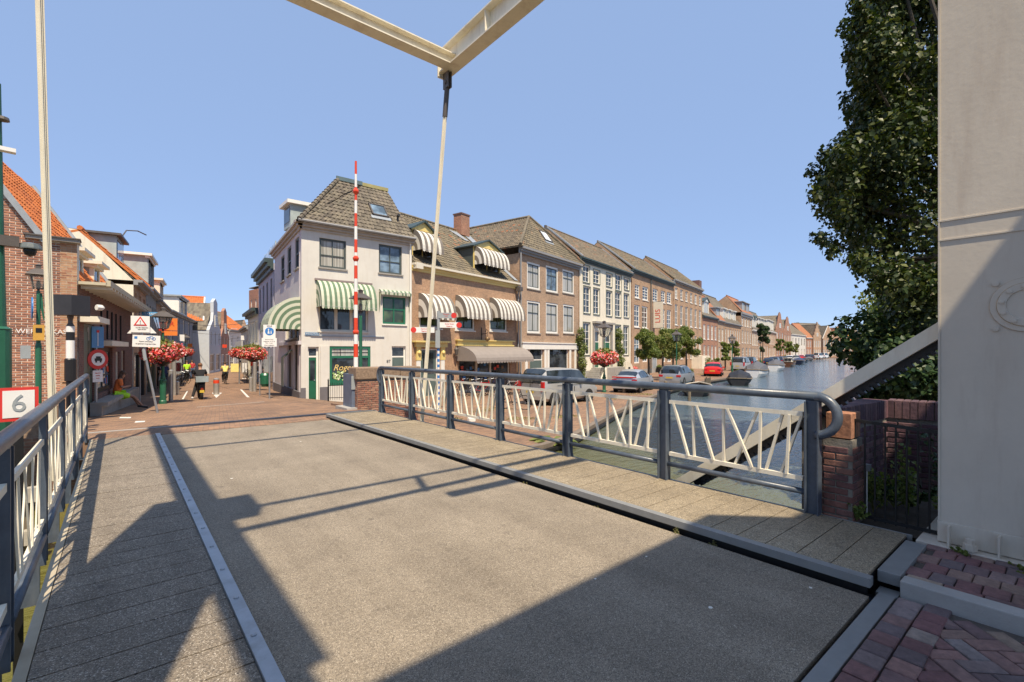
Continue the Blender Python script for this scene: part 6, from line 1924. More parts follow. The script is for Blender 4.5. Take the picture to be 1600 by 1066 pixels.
# barrier boom at the bridge end
D = 14.6; x, y = at(556, D)
o = thing('barrier', 'upright red and white barrier boom with blue-grey cabinet', 'barrier', (x, y, 0), 0)
zt = zat(252, 14.6)
n_ = 16
for i in range(n_):
    a, b_ = 1.1+(zt-1.1)*i/n_, 1.1+(zt-1.1)*(i+1)/n_
    ra, rb_ = .068-.035*i/n_, .068-.035*(i+1)/n_
    MB().lathe([(ra, a), (rb_, b_-.001)], 10, (0, 0, 0)).build('boom_band', redbar if (n_-1-i) % 2 == 0 else signwhite, o)
for z in (zat(405, 14.6), zat(300, 14.6), zat(520, 14.6)): MB().lathe([(.05, -.08), (.09, 0), (.09, .04), (.05, .1)], 8, (0, 0, z)).build('boom_lamp', redbar, o)
MB().box(-.3, -.02, -.45, .25, -.3, 1.0).build('cabinet', plain('cabinet_blue_grey', (.13, .16, .22), .5), o)
MB().box(-.32, .0, -.48, -.46, .55, .95).build('cabinet_door', framegrey, o)
MB().box(-.5, .1, -.6, .35, -.35, -.0+.02).build('plinth', concrete, o)
# brick pier wall at the far end of the right footway
o = thing('brick_pier', 'brick parapet with rough capstone at the far right bridge corner', 'pier', (5.42, 13.72, 0))
MB().box(.0, 2.0, -.02, .5, -1.6, 1.12).build('mortar_core', mortar, o)
pc = Pieces('brick', o, 300)
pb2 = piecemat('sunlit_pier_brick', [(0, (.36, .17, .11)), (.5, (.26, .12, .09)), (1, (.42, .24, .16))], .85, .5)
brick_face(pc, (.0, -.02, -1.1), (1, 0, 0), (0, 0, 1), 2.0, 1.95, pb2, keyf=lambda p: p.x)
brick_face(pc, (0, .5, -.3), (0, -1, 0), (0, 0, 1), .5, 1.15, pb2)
pc.done()
stonecap = plain('rough_stone', (.27, .19, .13), .95, var=.35, scale=14, bs=.9, fine=20)
for i in range(3): MB().box(-.06+i*.71, .64+i*.71, -.08, .56, .84, 1.2).build('capstone', stonecap, o, autos=.03)
o = lamp_post('green street lamp in front of the corner shop window beside the barrier', (*at(563.5, 15.6), -.15), zat(486, 15.6)+.15, .78, rad(20), foot=False)
# lamp with basket on the quay
x, y, z, D = gp(944, 613); o = lamp_post('quay lantern wreathed with a big basket of red flowers', (x, y, z), zat(526, D)-z, 1.15, rad(10)); basket(o, zat(559, D)-z, 22*D/744, 4200, .15)
x, y, z, D = gp(1057, 597); lamp_post('slim quay lantern standing by the grey estate car', (x, y, z), zat(533, D)-z, 1.1, rad(10))
x, y, z, D = gp(1144, 585); lamp_post('quay lantern beyond the red car', (x, y, z), zat(537, D)-z, 1.2, rad(10))
x, y, z, D = gp(1188, 572); lamp_post('far quay lantern near the dark narrow tree', (x, y, z), zat(537, D)-z, 1.2, rad(10))
# street side lamps with baskets
x, y, z, D = gp(257, 631); o = lamp_post('green lantern post with wide pink flower basket, nearest on the left pavement', (x, y, z), zat(514, D)-z, 1.0, rad(15)); o.location = (x-.05, y, z)
basket(o, zat(551, D)-z, .82, 4200, .1)
x, y, z, D = gp(290, 592); o = lamp_post('second lantern post with flower basket down the left pavement', (x, y, z), zat(535, D)-z, .9, rad(15)); basket(o, zat(550, D)-z, .72, 2400, .12)
for (px, py, pb_, r_, l_) in ((348, 548, 572, .5, 'small flower basket post far down the street'), (374, 551, 600, .9, 'flower basket post behind the round pedestrian sign, left one')):
    x, y, z, D = gp(px, pb_); o = thing('flower_post', l_, 'flower post', (x, y, z), 0, 'flower posts'); MB().tube([(0, 0, 0), (0, 0, zat(py, D)-z)], .05, 8).build('post', galv, o); basket(o, zat(py, D)-z, r_*(D/45.), 2200, .13)
x, y, z, D = gp(395, 610); o = thing('flower_post', 'flower basket on a post with a red band right of the street', 'flower post', (x, y, z), 0, 'flower posts')
MB().tube([(0, 0, 0), (0, 0, zat(553, D)-z)], .07, 8).build('post', galv, o); basket(o, zat(552, D)-z, .85, 3400, .11)
MB().lathe([(.13, 0), (.13, .4), (0, .4)], 10, (0, 0, zat(572, D)-z)).build('red_band', redbar, o)
def board(name, mat, par, w_, h_, z, x=0., y=-.05, t=.02, bev=.0):
    return MB().box(x-w_/2, x+w_/2, y-t, y, z-h_/2, z+h_/2).build(name, mat, par)
def discm(name, mat, par, r_, z, x=0., y=-.075, t=.004, n=28):
    return MB().lathe([(r_, -t), (r_, 0)], n, (x, y, z), 0, 'y').build(name, mat, par)
def face_cam(x, y): return -math.atan2(x, y)
FR = rad(90)
def tri(par, mat, r_, z, y, name='triangle', x=0., t=.004):
    pts_ = [(x+r_*math.sin(a), y, z+r_*math.cos(a)) for a in (0, rad(120), rad(240))]
    return MB().prism(pts_, (0, t, 0)).build(name, mat, par)
# leaning warning-sign post
x, y, z, D = gp(246, 645)
o = thing('sign_post', 'leaning post with white warning triangle panel and bicycle panel', 'road sign', (x, y, z), face_cam(x, y))
k = D/744.
MB().tube([(0, 0, 0), (-17*k, 0, 100*k), (-22*k, 0, 150*k)], .035, 8).build('post', galv, o)
MB().tube([(-15*k, 0, 82*k), (-17.6*k, 0, 104*k)], .05, 8).build('sticker_band', framegrey, o)
pz = lambda py: (645-py)*k
b_ = board('panel', signwhite, o, 23*k, 25*k, pz(507.5), (225-246)*k, -.06)
tri(b_, signred, 9.5*k, pz(505), -.09, x=(225-246)*k); tri(b_, signwhite, 6.2*k, pz(505), -.097, x=(225-246)*k)
text(b_, '!', 8*k, ((225-246)*k, -.1, pz(505)), (FR, 0, 0), signblack)
for i, s_ in enumerate(('HALTEN VERBODEN', 'OOK FIETSEN')): text(b_, s_, 2.1*k, ((227-246)*k, -.085, pz(513+i*2.6)), (FR, 0, 0), signblack, xs=.8)
mb = MB(); mb.prism([((209-246)*k, -.03, pz(522)), ((245-246)*k, -.03, pz(521)), ((227-246)*k, -.03, pz(498))], (0, .01, 0)); mb.build('triangle_panel', signwhite, o)
b_ = board('panel', signwhite, o, 34*k, 18*k, pz(532.5), (228.5-246)*k, -.06); b_.rotation_euler = (0, rad(2), 0); b_.location = (0, 0, -.03)
board('blue_mark', signblue, b_, 3.6*k, 3.6*k, pz(527.5), (215.5-246)*k, -.082, .003)
for dx in (230.5, 237.5):
    mb = MB(); mb.tube([((dx-246)*k+2.1*k*math.cos(a), -.085, pz(528.5)+2.1*k*math.sin(a)) for a in [i*.524 for i in range(13)]], .5*k*.7, 4, cap=False); mb.build('bicycle_mark', signblue, b_)
mb = MB(); mb.tube([((230.5-246)*k, -.085, pz(528.5)), ((232.5-246)*k, -.085, pz(525)), ((236-246)*k, -.085, pz(525)), ((237.5-246)*k, -.085, pz(528.5)), ((234-246)*k, -.085, pz(528.5)), ((232.5-246)*k, -.085, pz(525))], .3*k, 4); mb.build('bicycle_mark', signblue, b_)
for i, s_ in enumerate(('fietsers oversteken', 'bij gesloten brug doorrijden')): text(b_, s_, 2.6*k, ((228-246)*k, -.085, pz(533.+i*3.6)), (FR, 0, 0), signblack, xs=.85)
# blue street name blade behind it
x, y, z, D = gp(238, 642); D2 = 21.5; x, y = at(239, D2); k = D2/744.
o = thing('street_name_sign', 'blue street name sign above the leaning warning post', 'street sign', (x, y, g(x, y)), face_cam(x, y))
zb = zat(491, D2)-g(x, y)
MB().tube([(-16*k, 0, 0), (-16*k, 0, zb+5*k)], .025, 8).build('post', galv, o)
b_ = board('blade', plain('sign_sky_blue', (.1, .33, .58), .4), o, 28*k, 6.4*k, zb, 0, -.03); text(b_, "'T KAAISBAAN", 4.4*k, (0, -.055, zb), (FR, 0, 0), signwhite, xs=.8)
# orange flag banner
x, y = at(265, 27); o = thing('flag', 'orange and red shop flag hanging over the left pavement', 'flag', (x, y, 0), face_cam(x, y)); k = 27/744.
board('cloth', orangeflag, o, 14*k, 19*k, zat(507, 27), 3*k, 0, .03); board('cloth', plain('red_cloth', (.35, .03, .02), .8), o, 14*k, 19*k, zat(508, 27), -7*k, .1, .03)
board('cloth', orangeflag, o, 20*k, 7*k, zat(521, 27), 0, 0, .03); text(o, 'R', .35, (3*k, -.05, zat(506, 27)), (FR, 0, 0), redbar)
MB().tube([(-12*k, .05, zat(497, 27)), (11*k, .05, zat(497, 27))], .02, 6).build('rod', darkmetal, o)
# round pedestrian sign
x, y, z, D = gp(421, 623); k = D/744.
o = thing('pedestrian_sign', 'white square sign with blue pedestrian disc above a text plate', 'road sign', (x, y, z), face_cam(x, y))
MB().tube([(0, 0, 0), (0, 0, 115*k)], .035, 8).build('post', galv, o)
pz = lambda py: (623-py)*k
b_ = board('panel', signwhite, o, 17*k, 20.5*k, pz(518), 0, -.05); discm('disc', signblue, b_, 6.2*k, pz(518), 0, -.072)
text(b_, 'ZONE', 2.6*k, (0, -.078, pz(509.8)), (FR, 0, 0), signblack)
for (dx, s_) in ((-1.3, 1.), (2.3, .65)):
    mb = MB(); mb.lathe([(0, -.004), (1.*k*s_, -.003), (1.*k*s_, 0)], 10, (dx*k, -.08, pz(518)+(3.1 if s_ == 1. else .3)*k), 0, 'y')
    mb.prism([((dx-1.3*s_)*k, -.08, pz(521.6)), ((dx+1.5*s_)*k, -.08, pz(521.6)), ((dx+.5*s_)*k, -.08, pz(518)+1.8*k*s_-(0 if s_ == 1 else 1.2*k)), ((dx-.5*s_)*k, -.08, pz(518)+1.8*k*s_-(0 if s_ == 1 else 1.2*k))], (0, .003, 0)); mb.build('figure', signwhite, b_)
b_ = board('text_plate', signwhite, o, 21*k, 13.5*k, pz(535), -.3*k, -.05)
for i, s_ in enumerate(('laden en lossen', 'toegestaan ma t/m za', '7.00 - 11.00 h', 'fietsers toegestaan')): text(b_, s_, 2.5*k, (-.3*k, -.072, pz(530.6+i*3.)), (FR, 0, 0), signblack, xs=.75)
# signs at the end of the left railing
D = 14.6; x, y = at(150, D); k = D/744.
o = thing('sign_post', 'post with blue dead-end sign above a red-ringed no motor vehicles sign', 'road sign', (x, y, g(x, y)), face_cam(x, y)+rad(38))
pz = lambda py: zat(py, D)-g(x, y)
MB().tube([(0, 0, 0), (0, 0, pz(511))], .035, 8).build('post', galv, o)
b_ = board('panel', plain('sign_mid_blue', (.1, .28, .55), .4), o, 18*k, 33*k, pz(527), 0, -.05); board('line', signwhite, b_, 1.1*k, 22*k, pz(530), 0, -.072, .003); board('line', signred, b_, 4*k, 4*k, pz(518), 0, -.075, .003)
discm('disc', signred, o, 16.5*k*.5+.14, pz(561.5), 0, -.06, .02); discm('disc', signwhite, o, .2, pz(561.5), 0, -.085)
mb = MB(); mb.box(-.11, .11, -.092, -.087, pz(561.5)-.05, pz(561.5)+.03); mb.box(-.07, .07, -.092, -.087, pz(561.5)+.03, pz(561.5)+.09); mb.box(-.09, -.04, -.092, -.087, pz(561.5)-.1, pz(561.5)-.05); mb.box(.04, .09, -.092, -.087, pz(561.5)-.1, pz(561.5)-.05); mb.build('car_symbol', signblack, o)
b_ = board('text_plate', signwhite, o, 15*k, 18*k, pz(588), 0, -.05)
for i in range(3): text(b_, ('uitgezonderd', 'ontheffing', 'houders')[i], 2.3*k, (0, -.072, pz(583+i*4)), (FR, 0, 0), signred, xs=.7)
board('panel_back', signwhite, o, 9*k, 21*k, pz(522), -13*k, .06)
# black and white banded signal column with black box
D = 12.3; x, y = at(110, D); k = D/744.
o = thing('signal_column', 'black and white banded column carrying a black signal box seen from behind', 'traffic signal', (x, y, 0), face_cam(x, y))
pz = lambda py: zat(py, D)
mb = MB(); mb.lathe([(.085*1., -.6), (.085, pz(596)), (.12, pz(595)), (.12, pz(562)), (.1, pz(560))], 14); mb.build('column', blacksteel, o, smooth=False)
for a, b_, m_ in ((560, 532, signwhite), (532, 519, blacksteel), (519, 510, signwhite)): MB().lathe([(.09, pz(a)), (.09, pz(b_)-.001)], 14).build('band', m_, o)
MB().lathe([(.09, pz(510)), (.05, pz(505)), (.05, pz(500)), (.07, pz(496)), (.07, pz(491))], 12).build('neck', darkmetal, o)
mb = MB(); mb.prism([(-.33, -.1, pz(493)), (.02, -.3, pz(493)), (.38, -.1, pz(493)), (.38, .25, pz(493)), (-.33, .25, pz(493))], (0, 0, 31*k)); mb.build('signal_box', plain('signal_box_black', (.03, .03, .035), .5), o)
# lantern and yellow button post before the gable
D = 10.6; x, y = at(60, D)
o = thing('street_lamp', 'old lantern on green post with yellow call box before the brick gable', 'street lamp', (x, y, 0), rad(8), 'lantern posts')
MB().lathe([(.055, -.8), (.055, zat(540, D)), (.04, zat(535, D)), (.035, zat(455, D))], 12).build('post', greenpaint, o)
lantern_head(None, o, zat(452, D), .62)
MB().box(-.09, .09, -.14, -.05, zat(532, D), zat(508, D)).build('call_box', plain('call_box_yellow', (.6, .33, .06), .5), o)
MB().box(-.05, .05, -.147, -.141, zat(520, D), zat(513, D)).build('button_plate', blacksteel, o)
MB().box(-.28, -.12, -.02, .06, zat(560, D), zat(540, D)).build('junction_box', framegrey, o)
MB().lathe([(.24, -.012), (.24, .012)], 24, (-.1, .0, zat(482, D)), 0, 'x').build('round_sign', signblue, o)
MB().prism([(.08, -.0, zat(500, D)), (.1, .0, zat(500, D)), (.06, .0, zat(458, D)), (-.02, 0, zat(458, D))], (0, .02, 0)).build('green_sign', greenpaint, o)
# thick green camera mast
D = 8.2; x, y = at(-6, D)
o = thing('camera_mast', 'thick green steel mast with floodlight and dome camera at the left edge', 'mast', (x, y, 0), face_cam(x, y)); k = D/744.
MB().lathe([(.2, -1.6), (.19, zat(516, D)), (.2, zat(514, D)), (.13, zat(510, D)), (.1, zat(380, D)), (.06, zat(130, D))], 16).build('mast', greenpaint, o)
MB().box(.0, 25*k, -.15, .02, zat(384, D), zat(368, D)).build('floodlight', darkmetal, o)
MB().lathe([(.03, .18), (.14, .15), (.16, .08), (.16, .06)], 12, (37*k, -.05, zat(390, D))).build('dome_hood', plain('dome_grey', (.13, .15, .15), .4), o)
MB().lathe([(0, -.09), (.07, -.06), (.09, 0), (.09, .05)], 12, (37*k, -.05, zat(393, D)+.05)).build('dome_camera', blacksteel, o)
MB().tube([(0, 0, zat(378, D)), (37*k, -.05, zat(378, D))], .02, 6).build('arm', darkmetal, o)
MB().box(.04, 21*k, -.3, -.16, zat(240, D), zat(234, D)).build('camera', signwhite, o)
MB().tube([(0, 0, zat(236, D)), (.15, -.2, zat(237, D))], .015, 6).build('arm', galv, o)
MB().lathe([(.0, .05), (.09, .02), (.1, -.03), (0, -.06)], 12, (6*k, -.1, zat(186, D))).build('dome_camera', darkmetal, o)
# the "6" sign
D = 3.9; x, y = at(29, D); k = D/744.
o = thing('depth_sign', 'white square sign with red border and a grey number 6', 'sign', (x, y, 0), face_cam(x, y)+rad(4))
board('border', signred, o, 44*k, 52*k, zat(631.5, D), 0, 0, .015); board('face', signwhite, o, 35*k, 42*k, zat(631, D), 0, -.016, .003)
text(o, '6', 38*k, (0, -.022, zat(631, D)), (FR, 0, 0), framegrey, 'number', xs=.95)
MB().box(-.03, .03, .01, .06, -1.5, zat(640, D)).build('post', blacksteel, o)
# fingerpost with striped pole behind right tie rod
D = 21; x, y = at(685, D); k = D/744.
o = thing('fingerpost', 'blue and white spiral pole with white and red direction arms', 'signpost', (x, y, g(x, y)), face_cam(x, y)); gz = g(x, y)
pz = lambda py: zat(py, D)-gz
MB().tube([(0, 0, 0), (0, 0, pz(487))], .055, 10).build('pole', signwhite, o)
for i in range(16): MB().tube([(0, 0, .1+i*.24), (0, 0, .22+i*.24)], .058, 10).build('blue_stripe', signblue, o)
MB().tube([(0, 0, pz(545)), (0, 0, pz(486))], .065, 10).build('collar', framegrey, o)
for (x0, x1, py, ttl, end, ry) in ((-38, -6, 516, ('Centrum', 'Station'), -1, 6), (2, 32, 508, ('Oude Haven', 'Kazerne'), 1, -6), (0, 24, 493, ('Museum', 'VVV'), 1, 25)):
    b_ = board('arm', signwhite if ry < 20 else framegrey, o, abs(x1-x0)*k, 8.5*k, pz(py), (x0+x1)/2*k, -.06); 
    e_ = (x0 if end < 0 else x1)*k
    MB().lathe([(4.3*k, -.03), (4.3*k, .0)], 16, (e_, -.06, pz(py)), 0, 'y').build('arrow_end', signred, b_)
    for i in range(2): text(b_, ttl[i], 3.2*k, ((x0+x1)/2*k, -.085, pz(py)+(1.7-3.6*i)*k), (FR, 0, 0), signred, xs=.85)
board('round_panel', framegrey, o, 7*k, 27*k, pz(530), -1*k, -.09)
# bollards, posts
def bollard(label, px, py, h_px, r_, mat, name='bollard', cap=None, group=None):
    x, y, z, D = gp(px, py); o = thing(name, label, 'bollard', (x, y, z), 0, group); H_ = h_px*D/744
    MB().lathe([(r_, 0), (r_, H_), (r_*.6, H_+.03), (0, H_+.04)], 14).build('shaft', mat, o)
    if cap: MB().lathe([(r_*1.03, H_*.72), (r_*1.03, H_*.92)], 14).build('band', cap, o)
    return o
stainless = plain('stainless', (.5, .48, .44), .35, metal=.6, var=.1, bs=0)
bollard('shiny steel retractable bollard with red top in the middle of the street', 338, 617, 25, .14, stainless, cap=redbar)
bollard('tall slim steel post, left of a pair beyond the green lamp', 267, 627, 48, .09, stainless, 'steel_post', group='steel posts on the left')
bollard('taller steel post, right of the pair beyond the green lamp', 271.5, 618, 58, .11, stainless, 'steel_post', group='steel posts on the left')
bollard('short steel bollard by the parked bikes on the left pavement', 277, 617, 20, .1, stainless, group='short steel bollards')
bollard('short steel bollard beside the litter bin', 392, 612, 22, .1, stainless, group='short steel bollards')
bollard('tall steel post under the right flower basket', 398, 612, 45, .1, stainless, 'steel_post')
x, y, z, D = gp(406, 618); o = thing('litter_bin', 'dark green litter bin on a thin post', 'litter bin', (x, y, z), 0); MB().tube([(0, 0, 0), (0, 0, .9)], .03, 8).build('post', galv, o)
MB().lathe([(.16, .45), (.24, .6), (.26, 1.05), (.2, 1.15), (0, 1.17)], 14, (.25, 0, 0)).build('bin', darkgreen, o)
for i, (px, py) in enumerate(((975, 614), (1040, 606))):
    bollard(('low wooden post in front of the silver hatchback', 'low dark post between two parked cars')[i], px, py, 10, .11, wood, 'wooden_post')
# fence by the shop and white blocks, planters
x, y, z, D = gp(532, 633)
o = thing('railing', 'small black spiked railing in front of the shop window', 'railing', (x, y, z), 0)
p0 = Vector(at(513, 23.2)); p1 = Vector(at(557, 23.6)); o.location = (p0.x, p0.y, g(p0.x, p0.y)); dd = p1-p0; o.rotation_euler = (0, 0, math.atan2(dd.y, dd.x)); L_ = dd.length
for z_ in (.15, .75): MB().box(0, L_, -.012, .012, z_, z_+.03).build('rail', blacksteel, o)
for i in range(int(L_/.1)+1): MB().lathe([(.01, .05), (.01, .8), (.018, .84), (0, .93)], 5, (i*.1, 0, 0)).build('bar', blacksteel, o)
for a in (0, L_): MB().lathe([(.035, 0), (.035, 1.0), (.05, 1.03), (0, 1.12)], 8, (a, 0, 0)).build('post', blacksteel, o)
for i, (px, py) in enumerate(((674, 665), (737, 658))):
    D = 1.7*744/(py-548)*1.55; x, y, z, D = gp(px, py)
    mb = MB(); mb.lathe([(.17, 0), (.17, .12), (.14, .16), (0, .17)], 8); oo = mb.build('mooring_block', concrete if False else white); oo.location = (x, y, z)
    tag(oo, ('white mooring block behind the railing, left one', 'white mooring block behind the railing, right one')[i], 'block')
# a-boards
for i, (px, py, w_, h_, l_) in enumerate(((368, 582, 13, 13, 'yellow square advertising board standing in the street'), (333, 574, 7, 9, 'small yellow advertising board beyond the scooter rider'), (366, 572, 8, 5, 'low yellow board farther on'))):
    x, y, z, D = gp(px, py); k = D/744.; o = thing('a_board', l_, 'advertising board', (x, y, z), face_cam(x, y))
    b_ = board('board', plain('board_yellow', (.75, .6, .2), .6), o, w_*k, h_*k, h_*k*.5+.05, 0, 0, .03); b_.rotation_euler = (rad(-6), 0, 0)
    b_ = board('board', plain('board_yellow'  , (.75, .6, .2), .6), o, w_*k, h_*k, h_*k*.5+.05, 0, .3, .03)
# ============================================================ VEHICLES
def wheel(par, x, y, r_, w_=.2, side=1):
    o = MB().lathe([(r_*.62, -w_/2), (r_*.95, -w_/2), (r_, -w_*.3), (r_, w_*.3), (r_*.95, w_/2), (r_*.62, w_/2)], 20, (0, 0, 0), 0, 'y').build('wheel', rubber, par)
    o.location = (x, y, r_)
    mb = MB(); mb.lathe([(r_*.64, -side*-.0), (r_*.6, side*(w_*.5)), (r_*.5, side*w_*.3), (0, side*w_*.3)][1:], 20, (0, 0, 0), 0, 'y')
    for i in range(6):
        a = i*math.pi/3; mb.beam((0, side*w_*.42, 0), (math.cos(a)*r_*.6, side*w_*.46, math.sin(a)*r_*.6), r_*.14, .03, up=(0, 1, 0))
    mb.build('rim', rimmat, o)
    return o
def car(name, label, cat, x, y, z, rz, paint, L=4.3, W=1.76, prof=None, glassx=None, group=None, detail=True, r_=.32, tail='red', plate=True, van=False):
    """prof: list of (x, roof z, belt z, roof half width factor); x from the rear (0) to the front (L)"""
    o = thing(name, label, cat, (x, y, z), rz, group)
    body = MB(); gl = MB()
    st = prof
    rings = []
    hw = W/2
    for (xx, zr, zb, f) in st:
        e = 1.0
        if xx < .12 or xx > L-.12: e = .86
        elif xx < .5 or xx > L-.6: e = .96
        a = hw*e; bot = .2 if .3 < xx < L-.3 else .3
        cab = zr > zb+.08
        pts_ = [(xx, a*.86, bot), (xx, a, bot+.14), (xx, a*1.01, (zb+bot)/2+.05), (xx, a*.965, zb), (xx, a*f, zr-.07 if cab else zb+.005), (xx, a*f*.8, zr if cab else max(zr, zb+.012)), (xx, 0, zr+.02 if cab else max(zr, zb+.02)+.01)]
        rings.append((pts_, cab))
    for (ra, ca_), (rb_, cb_), sa, sb in zip(rings, rings[1:], st, st[1:]):
        for k in range(6):
            for s_ in (1, -1):
                q = [ra[k], rb_[k], rb_[k+1], ra[k+1]]
                q = [(a, b_*s_, c) for a, b_, c in q]
                if s_ < 0: q = q[::-1]
                isg = False
                xm = (sa[0]+sb[0])/2
                if k == 3 and ca_ and cb_ and any(a <= xm <= b_ for a, b_ in glassx['side']): isg = True
                if k in (4, 5) and any(a <= xm <= b_ for a, b_ in glassx['top']): isg = True
                (gl if isg else body).face(q)
    for idx, rev in ((0, False), (-1, True)):
        pts_ = rings[idx][0]; ring = [(a, b_, c) for a, b_, c in pts_]+[(a, -b_, c) for a, b_, c in pts_[::-1]]
        body.face(ring if not rev else ring[::-1])
    bo = body.build('body', paint, o, smooth=True)
    me = bo.data
    bo.modifiers.new('weld', 'WELD').merge_threshold = .001
    es = bo.modifiers.new('split', 'EDGE_SPLIT'); es.split_angle = rad(35)
    gl.v = [(a, b_*1.004, c+.004) for a, b_, c in gl.v]
    go = gl.build('windows', glasscar, o, smooth=False)
    MB().box(.25, L-.25, -hw*.8, hw*.8, .16, .3).build('underbody', rubber, o)
    for xx in (.78*L/4.3, L-.85*L/4.3):
        for s_ in (1, -1):
            MB().lathe([(r_*1.16, -.0), (r_*1.16, s_*.012), (0, s_*.012)], 20, (xx, s_*(hw*1.0-.0), r_+.01), 0, 'y').build('wheel_arch', rubber, o)
            wheel(o, xx, s_*(hw-.07), r_, .19, s_)
    zb0 = st[1][2]
    for s_ in (1, -1):
        if van: MB().box(-.02, .1, s_*hw*.8, s_*hw*.98, zb0-.35, zb0+.12).build('tail_light', plain('tail_red', (.5, .02, .02), .2, bs=0), o)
        else: MB().box(-.015, .14, s_*hw*.58, s_*hw*.93, zb0-.2, zb0-.05).build('tail_light', plain('tail_red', (.5, .02, .02), .2, bs=0), o)
        MB().box(L-.2, L+.01, s_*hw*.55, s_*hw*.85, .6, .74).build('headlight', glassw, o)
        MB().box(L*.62, L*.62+.12, s_*hw*1.0, s_*(hw+.17), zb0-.02, zb0+.12).build('mirror', paint, o)
    MB().box(-.05, .1, -hw*.88, hw*.88, .3, .5).build('bumper', paint, o)
    if plate: MB().box(-.062, -.05, -.26, .26, zb0-.32 if not van else .62, zb0-.21 if not van else .73).build('number_plate', plain('plate_yellow', (.6, .42, .05), .5, bs=0), o)
    return o
def pr_hatch(L=4.3, H=1.48, belt=.92):
    return [(0, .75, .62, .8), (.06, .9, .86, .8), (.3, belt+.12, belt, .82), (.75, H-.12, belt, .8), (1.1, H-.02, belt-.01, .8), (1.9, H, belt-.01, .8), (2.6, H-.06, belt-.02, .78), (2.75, H-.12, belt-.02, .78), (3.25, belt+.05, belt-.04, .8), (3.8, .86, .85, .85), (4.15, .76, .74, .85), (4.3, .62, .58, .8)]
G_HATCH = dict(side=[(.5, 1.35), (1.45, 2.65), (2.65, 3.2)], top=[(.32, .72), (2.8, 3.2)])
def pr_van(L=4.4, H=1.83):
    return [(0, .6, .55, .86), (.05, 1.1, 1.08, .86), (.1, H-.25, 1.1, .86), (.35, H-.02, 1.1, .86), (.95, H, 1.1, .86), (2.2, H, 1.09, .86), (2.9, H-.06, 1.07, .85), (3.55, 1.18, 1.02, .85), (4.0, 1.0, .98, .88), (4.3, .82, .8, .88), (4.4, .6, .55, .85)]
G_VAN = dict(side=[(.3, .95), (.96, 2.2), (2.2, 3.0), (3.0, 3.3)], top=[(.06, .3), (2.95, 3.5)])
silver = plain('silver_paint', (.42, .43, .44), .28, metal=.55, var=.03, bs=0)
silver2 = plain('light_silver_paint', (.5, .52, .54), .28, metal=.5, var=.03, bs=0)
vanbeige = plain('van_silver_beige', (.5, .49, .46), .3, metal=.45, var=.03, bs=0)
redp = plain('red_car_paint', (.6, .02, .015), .22, var=.03, bs=0)
darkblue = plain('dark_blue_paint', (.02, .028, .055), .25, metal=.3, var=.03, bs=0)
darkgrey = plain('dark_grey_paint', (.05, .055, .065), .28, metal=.4, var=.03, bs=0)
whitep = plain('white_car_paint', (.7, .7, .7), .25, var=.03, bs=0)
def cpos(px, py): return gp(px, py)
# van beside the railing: heading along the quay, slightly toward us
x, y, z, D = gp(838, 640)
HQ = math.atan2(.30, .95)
v = car('van', 'silver-beige passenger van parked nearest the railing', 'van', *at(829, 24.0), -1.05, rad(3), vanbeige, L=4.4, W=1.83, prof=pr_van(), glassx=G_VAN, van=True)
MB().box(-.03, -.012, -.72, .72, 1.16, 1.55).build('rear_window', glasscar, v); MB().box(-.035, -.03, -.02, .02, .5, 1.6).build('door_seam', rubber, v)
MB().box(1.0, 3.0, -.93, -.92, .98, 1.0).build('door_rail', rubber, v); MB().box(2.1, 2.13, -.935, -.925, .55, .9).build('door_mark', rubber, v); MB().box(2.3, 2.33, -.935, -.925, .55, .9).build('door_mark', rubber, v)
pp = [(0, .75, .62, .8), (.05, .98, .94, .8), (.35, 1.12, .98, .78), (.9, 1.36, .97, .74), (1.6, 1.47, .95, .74), (2.2, 1.47, .93, .76), (2.9, 1.3, .92, .76), (3.6, .95, .9, .8), (4.1, .8, .78, .85), (4.45, .6, .56, .8)]
v = car('car', 'silver-blue fastback hatchback parked behind the low wooden post', 'car', *at(975, 30.8), -1.05, HQ+rad(2), silver2, L=4.45, W=1.75, prof=pp, glassx=dict(side=[(.9, 1.6), (1.61, 2.2), (2.21, 2.9)], top=[(.36, .9), (2.9, 3.55)]), r_=.3)
MB().box(-.02, .03, -.8, .8, .98, 1.06).build('light_bar', plain('tail_red'  , (.5, .02, .02), .2, bs=0), v)
pw = [(0, .8, .7, .84), (.05, 1.0, .96, .84), (.12, 1.3, 1.0, .82), (.5, 1.55, 1.0, .82), (1.2, 1.6, .99, .82), (2.2, 1.59, .98, .82), (2.8, 1.45, .97, .8), (3.4, 1.1, .96, .82), (4.0, .95, .92, .86), (4.4, .65, .6, .82)]
v = car('car', 'grey estate car with roof rails parked beside the slim lantern', 'car', *at(1046, 36.2), -1.05, HQ+rad(-2), silver, L=4.4, W=1.76, prof=pw, glassx=dict(side=[(.2, .5), (.51, 1.2), (1.21, 2.2), (2.21, 2.8), (2.81, 3.2)], top=[(.06, .48), (2.8, 3.4)]), r_=.33)
for s_ in (1, -1): MB().tube([(.5, s_*.62, 1.6), (1.2, s_*.62, 1.65), (2.3, s_*.62, 1.64), (2.7, s_*.6, 1.52)], .018, 6).build('roof_rail', rubber, v)
v = car('car', 'bright red hatchback on the quay', 'car', *at(1113, 50.5), -1.05, HQ+rad(6), redp, prof=pr_hatch(), glassx=G_HATCH)
v = car('van', 'light silver people carrier parked past the red car', 'van', *at(1152, 64), -1.05, HQ-rad(4), silver2, L=4.7, W=1.85, prof=[(a*1.07, b_+.05, c, d_) for a, b_, c, d_ in pr_van()], glassx=dict(side=[(.3, 1.), (1.03, 2.35), (2.36, 3.15)], top=[(.06, .35), (3.1, 3.8)]), van=True)
